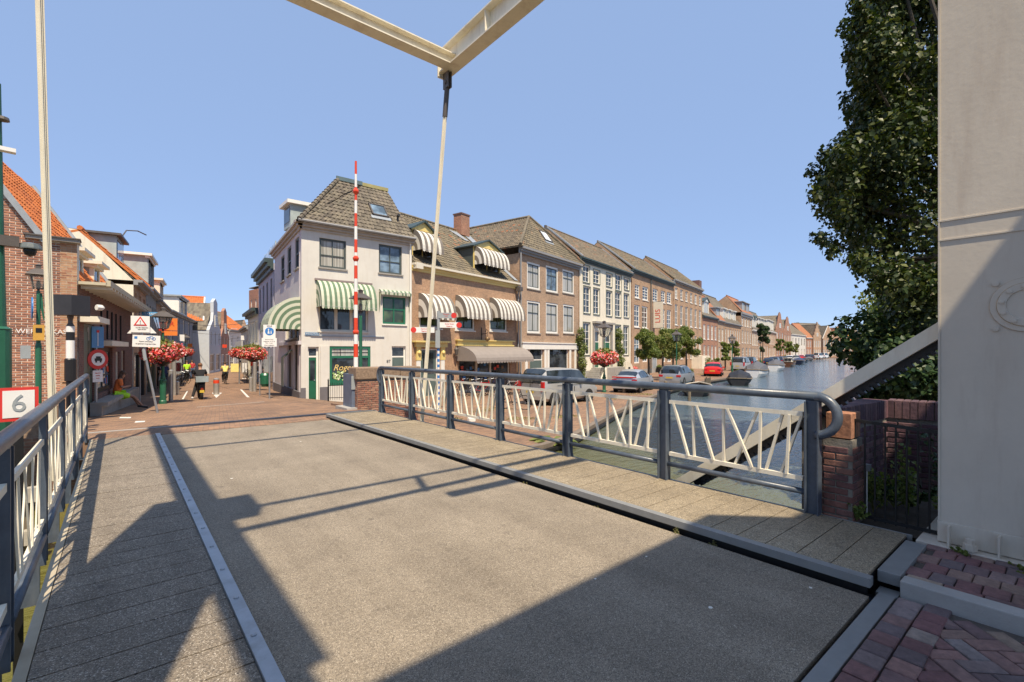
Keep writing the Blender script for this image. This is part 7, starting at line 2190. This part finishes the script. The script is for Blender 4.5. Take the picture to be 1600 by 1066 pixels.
v = car('car', 'dark grey van just behind the silver people carrier', 'car', *at(1166, 70), -1.05, HQ-rad(4), darkgrey, L=4.4, prof=pr_van(), glassx=G_VAN, van=True)
GC = 'cars parked along the far quay'
base = None
for i, (px, D, m_, l_) in enumerate(((1200, 84, darkblue, 'dark blue car first in the far row'), (1207, 90, darkgrey, 'dark grey car second in the far row'), (1216, 98, darkblue, 'blue-grey car third in the far row, beside the low hedge'),
     (1224, 106, darkgrey, 'dark car fourth in the far row'), (1233, 118, whitep, 'white car in the far row'), (1244, 128, silver, 'silver car near the canal bend'), (1251, 135, redp, 'dark red car between silver ones at the bend'),
     (1262, 150, darkblue, 'dark blue car right before the white vans'), (1268, 156, darkgrey, 'dark grey car beside the white vans'), (1312, 190, darkblue, 'dark car in front of the neck gable'), (1316, 192, darkblue, 'second dark car in front of the neck gable'))):
    car('car', l_, 'car', *at(px, D), -1.05, HQ+rad(R.uniform(-6, 6)), m_, prof=pr_hatch(H=1.5+R.uniform(-.05, .1)), glassx=G_HATCH, group=GC, plate=D < 110)
for i, (px, D) in enumerate(((1275, 160), (1284, 168))):
    car('van', ('left of the two white vans at the canal bend', 'right of the two white vans at the canal bend')[i], 'van', *at(px, D), -1.05, HQ-rad(20), whitep, prof=[(a, b_+.15, c, d_) for a, b_, c, d_ in pr_van()], glassx=G_VAN, van=True, group=GC, plate=False)

# ---- bicycles
def bicycle(label, x, y, z, rz, col=blacksteel, group='bicycles', lean=.08, basket_=False):
    o = thing('bicycle', label, 'bicycle', (x, y, z), rz, group); o.rotation_euler = (lean, 0, rz)
    for xx in (-.53, .53):
        w_ = MB().tube([(xx+.34*math.cos(a), 0, .35+.34*math.sin(a)) for a in [i*2*math.pi/18 for i in range(19)]], .017, 5, cap=False).build('wheel', rubber, o)
        mb = MB()
        for i in range(8): a = i*math.pi/4; mb.tube([(xx, 0, .35), (xx+.33*math.cos(a), 0, .35+.33*math.sin(a))], .003, 3)
        mb.build('spokes', galv, w_, stuff=True)
    mb = MB()
    for a, b_ in (((-.53, 0, .35), (-.08, 0, .3)), ((-.08, 0, .3), (-.22, 0, .85)), ((-.22, 0, .8), (.36, 0, .82)), ((-.08, 0, .3), (.38, 0, .74)), ((-.53, 0, .35), (-.2, 0, .78)), ((.33, 0, .95), (.53, 0, .35))): mb.tube([a, b_], .016, 6)
    mb.build('frame', col, o)
    MB().tube([(.2, -.28, 1.02), (.33, -.2, 1.05), (.34, 0, 1.0), (.33, .2, 1.05), (.2, .28, 1.02)], .012, 6).build('handlebar', galv, o)
    mb = MB(); mb.prism([(-.36, -.09, .9), (-.08, -.02, .92), (-.08, .02, .92), (-.36, .09, .9)], (0, 0, .05)); mb.build('saddle', rubber, o)
    mb = MB(); mb.box(-.75, -.35, -.06, .06, .73, .745); mb.build('carrier', blacksteel, o)
    for s_ in (-1, 1): MB().box(-.12, .0, s_*.07, s_*.16, .2 if s_ > 0 else .38, .22 if s_ > 0 else .4).build('pedal', rubber, o)
    if basket_: MB().lathe([(.13, 0), (.19, .22)], 4, (.5, 0, .85)).build('basket', wood, o)
    return o
cols_ = [blacksteel, darkblue, plain('bike_white', (.6, .6, .6), .4), redp, darkgrey]
posb = [(722, 612), (735, 614), (744, 612), (756, 613), (766, 611), (777, 612), (789, 609), (800, 610), (812, 611)]
for i, (px, py) in enumerate(posb):
    x, y, z, D = gp(px, py+6)
    ds_ = ('below the lantern of the brick house', 'with pale frame under the canopy', 'black, in the middle of the rack', 'in the rack before the shop door', 'dark blue, right of the shop door', 'in the rack by the yellow poster', 'near the right end of the rack', 'leaning near the canopy end', 'last of the rack beside the van')[i]
    bicycle('bicycle '+ds_, x, y, z, rad(R.uniform(-65, -45)), cols_[i % 5], 'bicycles in front of the brick house', R.uniform(-.1, .12))
x, y, z, D = gp(803, 640); bicycle('lone black bicycle standing by the rear of the silver van', x, y, z, rad(-60), blacksteel)
for i, (px, py) in enumerate(((284, 604), (290, 600), (388, 596), (384, 592), (400, 604))):
    x, y, z, D = gp(px, py); bicycle(('bicycle parked beyond the steel posts on the left pavement', 'second bicycle parked on the left pavement', 'bicycle parked under the right flower basket', 'bicycle parked farther under the right baskets', 'dark bicycle next to the litter bin')[i], x, y, z, rad(R.uniform(60, 110)), blacksteel, 'bicycles on the pavements')
# planters and benches at the houses
for i, (px, py, w_) in enumerate(((992, 586, 14), (1030, 582, 10))):
    x, y, z, D = gp(px, py); o = thing('planter', ('dark planter with flowers under the first pollard tree', 'dark planter beside the wooden chairs')[i], 'planter', (x, y, z), HQ); k = D/744*w_/2
    MB().prism([(-k, -.25, 0), (k, -.25, 0), (k*1.1, .25, 0), (-k*1.1, .25, 0)], (0, 0, .5)).build('box', blacksteel, o)
    leaf_mesh('flowers', [(0, 0, .65)], [(k, .3, .3)], 500, .12, lm_yel if i else pinkf, o)
x, y, z, D = gp(1035, 592); o = thing('garden_chair', 'dark slatted wooden garden chair by the pollard trees', 'chair', (x, y, z), HQ+1.2)
for i in range(5): MB().beam((-.3+i*.15, .0, .3), (-.36+i*.18, .35, 1.15), .1, .02, up=(0, 1, 0)).build('slat', rubber, o)
MB().box(-.35, .35, -.5, .1, .32, .38).build('seat', rubber, o)
for a in (-.33, .33): MB().box(a-.03, a+.03, -.5, -.42, 0, .6).build('leg', rubber, o); MB().box(a-.05, a+.05, -.5, .15, .58, .62).build('armrest', rubber, o)

# ---- boats
canvas = plain('dark_canvas', (.018, .018, .022), .6, var=.4, scale=5, bs=.6, fine=12)
canvg = plain('grey_canvas', (.1, .1, .11), .6, var=.2, scale=4, bs=.4, fine=10)
def boat(label, px, py, rz, L, W, H, hull, cover=None, coverh=.45, name='boat', cabin=False, trimm=None, wood_=False):
    x, y = at(px, 3.0*744/(py-548)) ; D = 3.0*744/(py-548)
    o = thing(name, label, 'boat', (x, y, WZ), rz)
    n_ = 12; rings = []
    for i in range(n_+1):
        t = i/n_; w_ = W/2*(1-(abs(2*t-1)**3.2 if t > .5 else (abs(2*t-1)**5)*.35)); sh = H+(.25*H*(t-.4)**2*4)
        if t == 1: w_ = .02
        rings.append([(t*L, -w_, sh), (t*L, -w_*.92, sh*.5), (t*L, -w_*.6, -.1), (t*L, 0, -.15), (t*L, w_*.6, -.1), (t*L, w_*.92, sh*.5), (t*L, w_, sh)])
    mb = MB()
    for a, b_ in zip(rings, rings[1:]):
        for k in range(6): mb.face([a[k], b_[k], b_[k+1], a[k+1]])
    mb.face(rings[0]); mb.build('hull', hull, o, smooth=True)
    mb = MB()
    for s_ in (0, 6): mb.tube([r[s_] for r in rings], .05, 6)
    mb.tube([rings[0][0], rings[0][6]], .05, 6); mb.build('gunwale', trimm or wood, o)
    if cover:
        mb = MB(); cr = []
        for i, r in enumerate(rings):
            t = i/n_; hh = coverh*(math.sin(math.pi*min(1, t*1.1+.0))**.6 if 0 < t < .9 else 0)+(.02); w_ = abs(r[0][1]); zz = r[0][2]
            cr.append([(r[0][0], -w_*1.03, zz-.08), (r[0][0], -w_*.8, zz+hh*.55+R.uniform(-.04, .04)), (r[0][0], 0, zz+hh), (r[0][0], w_*.8, zz+hh*.55+R.uniform(-.04, .04)), (r[0][0], w_*1.03, zz-.08)])
        for a, b_ in zip(cr, cr[1:]):
            for k in range(4): mb.face([a[k], b_[k], b_[k+1], a[k+1]])
        mb.face(cr[0]); mb.build('canvas_cover', cover, o)
    else: MB().prism([(r[0][0], r[0][1]*.97, r[0][2]*.5) for r in rings]+[(r[6][0], r[6][1]*.97, r[6][2]*.5) for r in rings[::-1]], (0, 0, .03)).build('deck', wood, o)
    if cabin:
        mb = MB(); mb.prism([(L*.3, -W*.32, H*.8), (L*.75, -W*.28, H*.8), (L*.68, -W*.26, H+.75), (L*.33, -W*.3, H+.8)], (0, W*.6, 0)); c_ = mb.build('cabin', cream, o)
        MB().box(L*.29, L*.74, -W*.34, W*.34, H+.78, H+.84).build('cabin_roof', woodpale, c_)
        for k in range(3): MB().box(L*(.35+.11*k), L*(.43+.11*k), -W*.33, -W*.325, H+.3, H+.65).build('window', glass, c_)
        mb = MB(); 
        for k in range(2): MB().box(L*.3-.0, L*.31, -W*.25+k*W*.27, -W*.03+k*W*.27, H+.3, H+.65).build('window', glass, c_)
    return o
HB = rad(14)
boat('boat fully wrapped in black canvas moored second from the bridge', 1153, 603, HB+rad(8), 5.2, 2.0, .55, canvas, canvas, .75)
boat('white motor sloop with grey canvas and white hoop', 1176, 590, HB, 6.0, 2.1, .75, whitep, canvg, 1.0)
boat('white sloop under a grey canvas tent behind the first white one', 1208, 580, HB, 6.2, 2.2, .8, whitep, canvg, .9)
boat('small varnished cabin boat with cream wheelhouse', 1229, 573.5, HB, 6.0, 2.2, .8, plain('varnish', (.12, .05, .025), .3), None, cabin=True)
boat('dark boat with blue cover beyond the cabin boat', 1247, 570, HB, 6, 2.1, .8, darkblue, plain('blue_canvas', (.03, .045, .1), .6), .7)
boat('low dark motor boat farther along', 1254, 567, HB, 6, 2.1, .7, darkblue, canvas, .5)
boat('grey covered boat near the bend', 1262, 564.5, HB, 6, 2.2, .7, canvg, canvg, .6)
boat('dark boat at the canal bend, farthest moored', 1274, 561, HB, 7, 2.4, .9, canvas, canvas, .6)
# weathered wooden raft / barge near the bridge
D = 21.5; x, y = at(1062, 32); 
o = boat('half-sunk dark wooden punt moored nearest the bridge', 1086, 620, HB+rad(12), 4.6, 1.9, .5, canvas, None, trimm=woodpale)
# broken timber fence on the quay edge above it
x, y = at(1106, 40)
o = thing('timber_screen', 'screen of ragged upright dark timbers at the quay edge', 'fence', (x, y, g(x, y)), HB)
for i in range(15): MB().box(-.9+i*.12, -.82+i*.12, -.03, .03, -.6, .45+R.uniform(-.1, .1)).build('stake', wood if i % 3 else rubber, o)
x, y = at(1077, 26.5); o = thing('mooring_pole', 'pale round mooring pole at the end of the brick quay', 'pole', (x, y, WZ)); MB().tube([(0, 0, -.5), (0, 0, .8)], .09, 8).build('pole', wood, o)
# the left side water front: fender beams, bow of a boat
def place_boxrow(): pass
D = 5.6; x, y = at(28, 7.5)
o = thing('fender_frame', 'weathered timber fender beams on the left below the railing', 'fender', (-2.2, 4.2, 0), 0)
for z_ in (-.35, -.95): MB().beam((-2.5, 5.4, z_), (1.35, 5.4, z_), .14, .2).build('beam', woodpale, o)
for x_ in (-1.9, -.2, 1.1): MB().tube([(x_, 5.55, -2.), (x_, 5.55, .1)], .13, 8).build('pile', wood, o)
b_ = boat('dark rowing boat bow under the brick gable seen through the left railing', 29, 900, 0, 4, 1.5, .5, canvas, None, trimm=woodpale); b_.location = (-5.4, 9.8, WZ+.15); b_.rotation_euler = (0, 0, rad(10))
# low parapet stones in front of the gable and grey tubes at the far left
D = 11.6; x, y = at(44, D)
o = thing('stone_parapet', 'low rough brown stone parapet in front of the brick gable', 'parapet', (-2.6, 13.25, 0))
for i in range(3): MB().box(.0+i*.56, .55+i*.56, 0, .4, -.3, .62).build('stone_block', stonecap, o, autos=.03)
for i in range(5): MB().box(-3.+i*.56, -2.45+i*.56, 0.02, .38, -.3, .12).build('stone_block', stonecap, o, autos=.03)
o = thing('tube_rail', 'grey tubular handrails at the left edge behind the number sign', 'handrail', (-3.9, 5.1, 0))
for z_, r_ in ((1.36, .05), (1.12, .045), (.95, .045)): MB().tube([(-3, .4, z_), (.92, -.3, z_)], r_, 10).build('tube', darkgrey, o, smooth=True)
MB().tube([(.3, -.18, -1.5), (.3, -.18, 1.36)], .05, 8).build('post', darkgrey, o)

# ============================================================ PEOPLE
def skin_obj(name, verts, edges, radii, mat, par, sub=2, root=0):
    me = bpy.data.meshes.new(name); me.from_pydata([tuple(v) for v in verts], edges, []); me.materials.append(mat)
    o = bpy.data.objects.new(name, me); COL.objects.link(o); o.parent = par
    sk = o.modifiers.new('skin', 'SKIN'); sk.use_smooth_shade = True
    for i, r_ in enumerate(radii):
        r_ = r_ if isinstance(r_, tuple) else (r_, r_)
        me.skin_vertices[0].data[i].radius = r_
    me.skin_vertices[0].data[root].use_root = True
    ss = o.modifiers.new('subsurf', 'SUBSURF'); ss.levels = sub; ss.render_levels = sub
    return o
skinm = plain('skin', (.5, .29, .2), .5, var=.05, bs=0); skind = plain('tanned_skin', (.35, .18, .11), .5, var=.05, bs=0)
hairb = plain('brown_hair', (.09, .05, .03), .7, var=.3, bs=.3); hairr = plain('reddish_hair', (.2, .09, .04), .7, var=.3, bs=.3); hairg = plain('grey_hair', (.4, .38, .34), .7, var=.2, bs=.3)
def person(label, x, y, z, rz, J, top, bottom, hair, skin=skinm, group=None, shoes=None, longhair=False, sleeves=True, shorts=False):
    o = thing('person', label, 'person', (x, y, z), rz, group)
    V = {k: Vector(v) for k, v in J.items()}
    order = ['pel', 'waist', 'chest', 'neck', 'head0', 'head1', 'shL', 'elL', 'haL', 'haL2', 'shR', 'elR', 'haR', 'haR2', 'hiL', 'knL', 'anL', 'toL', 'hiR', 'knR', 'anR', 'toR']
    V['waist'] = V['pel'].lerp(V['chest'], .45)
    V['head0'] = V['neck']+(V['head']-V['neck'])*.45; V['head1'] = V['head']+(V['head']-V['neck']).normalized()*.03
    for s_ in 'LR':
        V['ha'+s_+'2'] = V['ha'+s_]+(V['ha'+s_]-V['el'+s_]).normalized()*.1
    E_ = [('pel', 'waist'), ('waist', 'chest'), ('chest', 'neck'), ('neck', 'head0'), ('head0', 'head1'), ('chest', 'shL'), ('shL', 'elL'), ('elL', 'haL'), ('haL', 'haL2'), ('chest', 'shR'), ('shR', 'elR'), ('elR', 'haR'), ('haR', 'haR2'), ('pel', 'hiL'), ('hiL', 'knL'), ('knL', 'anL'), ('anL', 'toL'), ('pel', 'hiR'), ('hiR', 'knR'), ('knR', 'anR'), ('anR', 'toR')]
    Rd = dict(pel=(.15, .12), waist=(.13, .1), chest=(.15, .11), neck=.055, head0=.085, head1=.09, shL=.06, elL=.043, haL=.03, haL2=.03, shR=.06, elR=.043, haR=.03, haR2=.03, hiL=.085, knL=.06, anL=.04, toL=.04, hiR=.085, knR=.06, anR=.04, toR=.04)
    ix = {k: i for i, k in enumerate(order)}
    skin_obj('body', [V[k] for k in order], [(ix[a], ix[b_]) for a, b_ in E_], [Rd[k] for k in order], skin, o)
    def sub(name, keys, edges, mat, k_=1.13, add_=.012):
        ii = {k: i for i, k in enumerate(keys)}
        rr = [(tuple(c*k_+add_ for c in Rd[k]) if isinstance(Rd[k], tuple) else Rd[k]*k_+add_) for k in keys]
        skin_obj(name, [V[k] for k in keys], [(ii[a], ii[b_]) for a, b_ in edges], rr, mat, o)
    V['sl'] = V['shL'].lerp(V['elL'], .8); V['sr'] = V['shR'].lerp(V['elR'], .8); Rd['sl'] = .05; Rd['sr'] = .05
    V['nk'] = V['chest'].lerp(V['neck'], .6); Rd['nk'] = .075
    sub('shirt', ['pel', 'waist', 'chest', 'nk', 'shL', 'sl', 'shR', 'sr'], [('pel', 'waist'), ('waist', 'chest'), ('chest', 'nk'), ('chest', 'shL'), ('shL', 'sl'), ('chest', 'shR'), ('shR', 'sr')], top, 1.12, .015)
    if shorts:
        V['tl'] = V['hiL'].lerp(V['knL'], .8); V['tr'] = V['hiR'].lerp(V['knR'], .8); Rd['tl'] = .075; Rd['tr'] = .075
        sub('shorts', ['pel', 'hiL', 'tl', 'hiR', 'tr'], [('pel', 'hiL'), ('hiL', 'tl'), ('pel', 'hiR'), ('hiR', 'tr')], bottom, 1.2, .018)
    else:
        sub('trousers', ['pel', 'hiL', 'knL', 'anL', 'hiR', 'knR', 'anR'], [('pel', 'hiL'), ('hiL', 'knL'), ('knL', 'anL'), ('pel', 'hiR'), ('hiR', 'knR'), ('knR', 'anR')], bottom, 1.15, .015)
    for s_ in 'LR':
        a, b_ = V['an'+s_], V['to'+s_]; d_ = (b_-a)
        MB().beam(a+Vector((0, 0, -.03))-d_*.25, b_+Vector((0, 0, -.01))+d_*.1, .09, .08).build('shoe', shoes or blacksteel, o, autos=.02)
    hd = V['head']; f_ = Vector((0, 1, 0))
    mb = MB(); mb.lathe([(0, -.085), (.07, -.06), (.1, -.0), (.095, .05), (.06, .1), (0, .12)], 12, tuple(hd+Vector((0, -.02, .035)))); mb.build('hair', hair, o, smooth=True)
    if longhair: MB().tube([hd+Vector((0, -.05, .03)), hd+Vector((0, -.09, -.15)), hd+Vector((.02, -.08, -.38))], [.09, .08, .03], 8).build('ponytail', hair, o, smooth=True)
    # face: nose, mouth, ears, eyes
    MB().lathe([(0, 0), (.016, .0), (.0, .03)], 6, tuple(hd+Vector((0, .085, -.01))), 0, 'y').build('nose', skin, o)
    MB().box(-.022, .022, .082, .09, -.055+0, -.047).build('mouth', plain('lips', (.35, .12, .1), .5, bs=0), o).location = hd
    for s_ in (-1, 1):
        MB().box(s_*.03-.01, s_*.03+.01, .08, .087, .012, .022).build('eye', signblack, o).location = hd
        MB().lathe([(0, 0), (.022, .004), (.018, .012), (0, .014)], 8, tuple(hd+Vector((s_*.092, 0, .0))), 0, 'x').build('ear', skin, o)
    return o
seat = lambda lean=.1, foot=False: dict(pel=(0, 0, .86), chest=(0, .08+lean*.6, 1.28), neck=(0, .1+lean, 1.43), head=(0, .13+lean, 1.58), shL=(-.19, .1+lean*.8, 1.36), elL=(-.27, .25, 1.12), haL=(-.27, .48, 1.06), shR=(.19, .1+lean*.8, 1.36), elR=(.27, .25, 1.12), haR=(.27, .48, 1.06),
        hiL=(-.1, .02, .84), knL=(-.15, .35, .62), anL=(-.14, .2, .27) if not foot else (-.32, .05, .09), toL=(-.14, .33, .2) if not foot else (-.33, .2, .05), hiR=(.1, .02, .84), knR=(.15, .38, .72), anR=(.14, .3, .38), toR=(.14, .43, .33))
black_c = plain('black_cloth', (.015, .015, .018), .9, var=.2); yel_c = plain('yellow_shirt', (.75, .6, .18), .85); white_c = plain('white_cloth', (.65, .65, .65), .85); jeans = plain('blue_jeans', (.06, .09, .16), .9, var=.2); hiviz = plain('neon_yellow_green', (.45, .8, .03), .7, bs=0); orang = plain('orange_top', (.75, .18, .04), .8); blue_c = plain('navy_cloth', (.05, .08, .2), .9)
x, y, z, D = gp(317, 623)
person('person in a black shirt riding away on a scooter, left foot down', x-.1, y, z, rad(-2), seat(.05, True), black_c, black_c, hairr, skinm, shoes=white_c)
sc_ = thing('scooter', 'black scooter with a grey plastic crate on its rear carrier', 'scooter', (x-.1, y, z), rad(-2))
for yy in (-.55, .7): MB().lathe([(.1, -.06), (.24, -.06), (.27, -.03), (.27, .03), (.24, .06), (.1, .06)], 18, (0, yy, .27), 0, 'x').build('wheel', rubber, sc_)
mb = MB(); mb.prism([(-.13, -.75, .38), (-.13, .15, .38), (-.13, .25, .3), (-.13, .45, .3), (-.13, .6, .9), (-.13, .52, .92), (-.13, .3, .42), (-.13, .18, .75), (-.13, -.75, .74)], (.26, 0, 0)); mb.build('body', blacksteel, sc_, autos=.03)
MB().box(-.14, .14, -.6, .12, .75, .83).build('seat', rubber, sc_, autos=.03)
MB().tube([(-.33, .42, 1.02), (0, .52, 1.0), (.33, .42, 1.02)], .018, 6).build('handlebar', blacksteel, sc_)
mb = MB()
for a in (((-.24, -1.0), (.24, -1.0)), ((-.24, -.66), (.24, -.66))): mb.box(a[0][0], a[1][0], a[0][1]-.012, a[0][1]+.012, .86, 1.12)
mb.box(-.25, -.23, -1, -.66, .86, 1.12); mb.box(.23, .25, -1, -.66, .86, 1.12); mb.box(-.24, .24, -1, -.66, .86, .88); mb.build('crate', plain('grey_plastic', (.28, .33, .34), .6), sc_)
MB().box(-.05, .05, -.82, -.78, .5, .58).build('tail_light', redbar, sc_); MB().box(-.09, .09, -.83, -.81, .35, .47).build('number_plate', plain('plate_yellow'  , (.6, .42, .05)), sc_)
x, y, z, D = gp(352, 600)
person('cyclist in a bright yellow shirt riding away down the street', x, y, z, rad(-3), seat(.12), yel_c, black_c, hairb)
bicycle('bicycle ridden by the cyclist in the yellow shirt', x, y, z, rad(87), blacksteel, None, 0)
x, y, z, D = gp(325, 580)
person('cyclist in white riding toward the bridge in the distance', x, y, z, rad(175), seat(.1), white_c, jeans, hairg)
bicycle('bicycle ridden by the distant cyclist in white', x, y, z, rad(-93), blacksteel, None, 0)
x, y, z, D = gp(374, 588)
# seated woman on the window ledge
D = 17.2; x, y = at(182, D); z = g(x, y)
J = dict(pel=(0, 0, .55), chest=(0, .06, .98), neck=(0, .12, 1.14), head=(0, .2, 1.27), shL=(-.17, .08, 1.06), elL=(-.22, .12, .8), haL=(-.1, .32, .84), shR=(.17, .08, 1.06), elR=(.22, .12, .8), haR=(.1, .32, .84), hiL=(-.09, .05, .54), knL=(-.12, .48, .46), anL=(-.12, .66, .1), toL=(-.12, .82, .05), hiR=(.09, .05, .54), knR=(.12, .48, .46), anR=(.13, .72, .1), toR=(.13, .88, .05))
person('person with long dark hair, orange top and neon shorts sitting on the window ledge', x, y, z, rad(-83), J, orang, hiviz, hairb, skind, longhair=True, shorts=True)
stand = dict(pel=(0, 0, .95), chest=(0, 0, 1.35), neck=(0, 0, 1.5), head=(0, .02, 1.66), shL=(-.19, 0, 1.42), elL=(-.24, -.02, 1.14), haL=(-.24, .06, .9), shR=(.19, 0, 1.42), elR=(.24, -.02, 1.14), haR=(.24, .08, .9), hiL=(-.09, 0, .92), knL=(-.1, .05, .5), anL=(-.1, -.08, .1), toL=(-.1, .08, .05), hiR=(.09, 0, .92), knR=(.1, .1, .5), anR=(.1, .14, .09), toR=(.1, .3, .05))
for px, py, rz, c1, c2, l_ in ((257, 606, 0, blue_c, jeans, 'pedestrian in a navy shirt walking in the shade on the left pavement'), (243, 607, 170, black_c, black_c, 'pedestrian in dark clothes in the shade by the left shops'), (405, 600, 10, black_c, jeans, 'pedestrian in black behind the litter bin')):
    x, y, z, D = gp(px, py); person(l_, x, y, z, rad(rz), stand, c1, c2, hairb)

# ============================================================ STREET CLUTTER
def blade_sign(px, py, D, w_px, h_px, mat, label, txt=None, side=1):
    x, y = at(px, D); k = D/744.
    o = thing('shop_sign', label, 'shop sign', (x, y, 0), face_cam(x, y), 'projecting shop signs')
    z = zat(py, D)
    MB().box(-w_px*k/2, w_px*k/2, -.04, .04, z-h_px*k/2, z+h_px*k/2).build('panel', mat, o)
    MB().tube([(-side*w_px*k*.5, 0, z+h_px*k*.4), (-side*(w_px*k*.5+.5), 0, z+h_px*k*.4)], .02, 5).build('bracket', blacksteel, o)
    return o
blade_sign(233, 531, 26, 5, 9, signblue, 'small blue projecting sign on the left shops')
blade_sign(284, 528, 43, 7, 10, signwhite, 'white projecting sign before the blue-grey house')
blade_sign(297, 540, 52, 6, 6, orangeflag, 'small orange projecting sign far down the left row')
blade_sign(322, 545, 60, 5, 8, signwhite, 'pale projecting sign near the neck gable')
blade_sign(351, 541, 64, 6, 5, redbar, 'small red sign far down the street')
blade_sign(381, 528, 50, 8, 7, signwhite, 'white projecting sign on the right shops', side=-1)
blade_sign(392, 545, 44, 6, 9, darkgreen, 'dark green projecting sign on the right shops', side=-1)
blade_sign(366, 548, 66, 8, 4, yellow, 'yellow sign board over the far right shops', side=-1)
for i, (pa, Da, pb_, Db, py) in enumerate(((268, 44, 398, 40, 503), (290, 56, 388, 52, 518), (305, 64, 380, 62, 527))):
    a = Vector((*at(pa, Da), zat(py, Da))); b_ = Vector((*at(pb_, Db), zat(py, Db))); m_ = (a+b_)/2-Vector((0, 0, .35))
    o = MB().tube([a, a.lerp(m_, .5)-Vector((0, 0, .07)), m_, b_.lerp(m_, .5)-Vector((0, 0, .07)), b_], .018, 4).build('overhead_wire', darkmetal)
    tag(o, ('thin wire strung across the street, nearest', 'second thin wire strung across the street', 'third wire strung across the street, farthest')[i], 'wire')
def shop_awning(pxa, pxb, z, mat, label, Df=DL, out=1.1):
    A_, B_ = at(pxa, Df(pxa)), at(pxb, Df(pxb)); d_ = Vector(B_)-Vector(A_)
    o = thing('shop_awning', label, 'awning', (A_[0], A_[1], 0), math.atan2(d_.y, d_.x), 'shop awnings in the street')
    L_ = d_.length; MB().prism([(0, -.02, z), (0, -.02, z-.06), (0, -out, z-.55), (0, -out, z-.42)], (L_, 0, 0)).build('canvas', mat, o)
    MB().tube([(0, -out, z-.5), (L_, -out, z-.5)], .03, 6).build('front_bar', galv, o)
shop_awning(232, 242, 1.9, cream, 'cream awning over a shop on the left street row')
shop_awning(246, 258, 1.9, browncloth, 'brown awning over a shop behind the flower basket')
shop_awning(268, 284, 1.8, white, 'pale awning farther along the left shops')
shop_awning(402, 391, 1.7, plain('navy_canvas', (.03, .04, .09), .8), 'navy awning over the right-hand shops', DR)
for i, (px, py, m_, l_) in enumerate(((300, 588, redp, 'red clothes rack display outside a left shop'), (308, 583, jeans, 'blue display rack outside a left shop'), (382, 590, white_c, 'white display rack outside the right shops'), (247, 606, darkblue, 'dark display rack in the shade of the left shops'))):
    x, y, z, D = gp(px, py); o = thing('display_rack', l_, 'clothes rack', (x, y, z), rad(80))
    MB().tube([(-.6, 0, 0), (-.6, 0, 1.5), (.6, 0, 1.5), (.6, 0, 0)], .02, 6).build('rail', galv, o)
    for k in range(8): MB().box(-.52+k*.13, -.46+k*.13, -.2, .2, .6+R.uniform(-.1, .1), 1.46).build('garment', R.choice((m_, m_, white_c, cream)), o)
for px, py, rz, c1, c2, l_ in ((300, 592, 10, redp, jeans, 'pedestrian in a red top far on the left pavement'), (344, 573, 160, white_c, jeans, 'distant pedestrian in white in the middle of the street'), (359, 574, 0, blue_c, black_c, 'distant pedestrian in navy by the yellow boards'), (378, 580, 190, black_c, jeans, 'distant pedestrian in black on the right side'), (292, 596, 0, hiviz, black_c, 'pedestrian in a bright green top by the left shops')):
    x, y, z, D = gp(px, py); person(l_, x, y, z, rad(rz), stand, c1 if c1 is not redp else plain('red_top', (.5, .05, .05), .8), c2, hairb)
# scraps on the deck
for i, (px, py, s_) in enumerate(((362, 748, 0.0210), (585, 640, 0.0240), (1110, 950, 0.0180), (1267, 919, 0.0180), (930, 905, 0.0120), (585, 780, 0.0108), (470, 690, 0.0180), (1010, 870, 0.0108))):
    r = ray(px, py); t = -EYE/r[2]; x, y = r[0]*t, r[1]*t
    mb = MB(); n_ = 6; mb.prism([(math.cos(a)*s_*R.uniform(.5, 1.1), math.sin(a)*s_*R.uniform(.4, .9), 0) for a in [k*math.pi/3 for k in range(6)]], (0, 0, .003))
    o = mb.build('paper_scrap', white); o.location = (x, y, .001)
    tag(o, ('white scrap on the deck near the left beam shadow', 'pale scrap far on the deck by the kerb', 'white scrap in the near right deck shadow', 'white scrap close to the right kerb corner', 'tiny pale scrap in the right part of the deck', 'tiny scrap in the sunlit middle of the deck', 'pale scrap on the far left of the deck', 'small scrap at the edge of the big shadow')[i], 'litter')
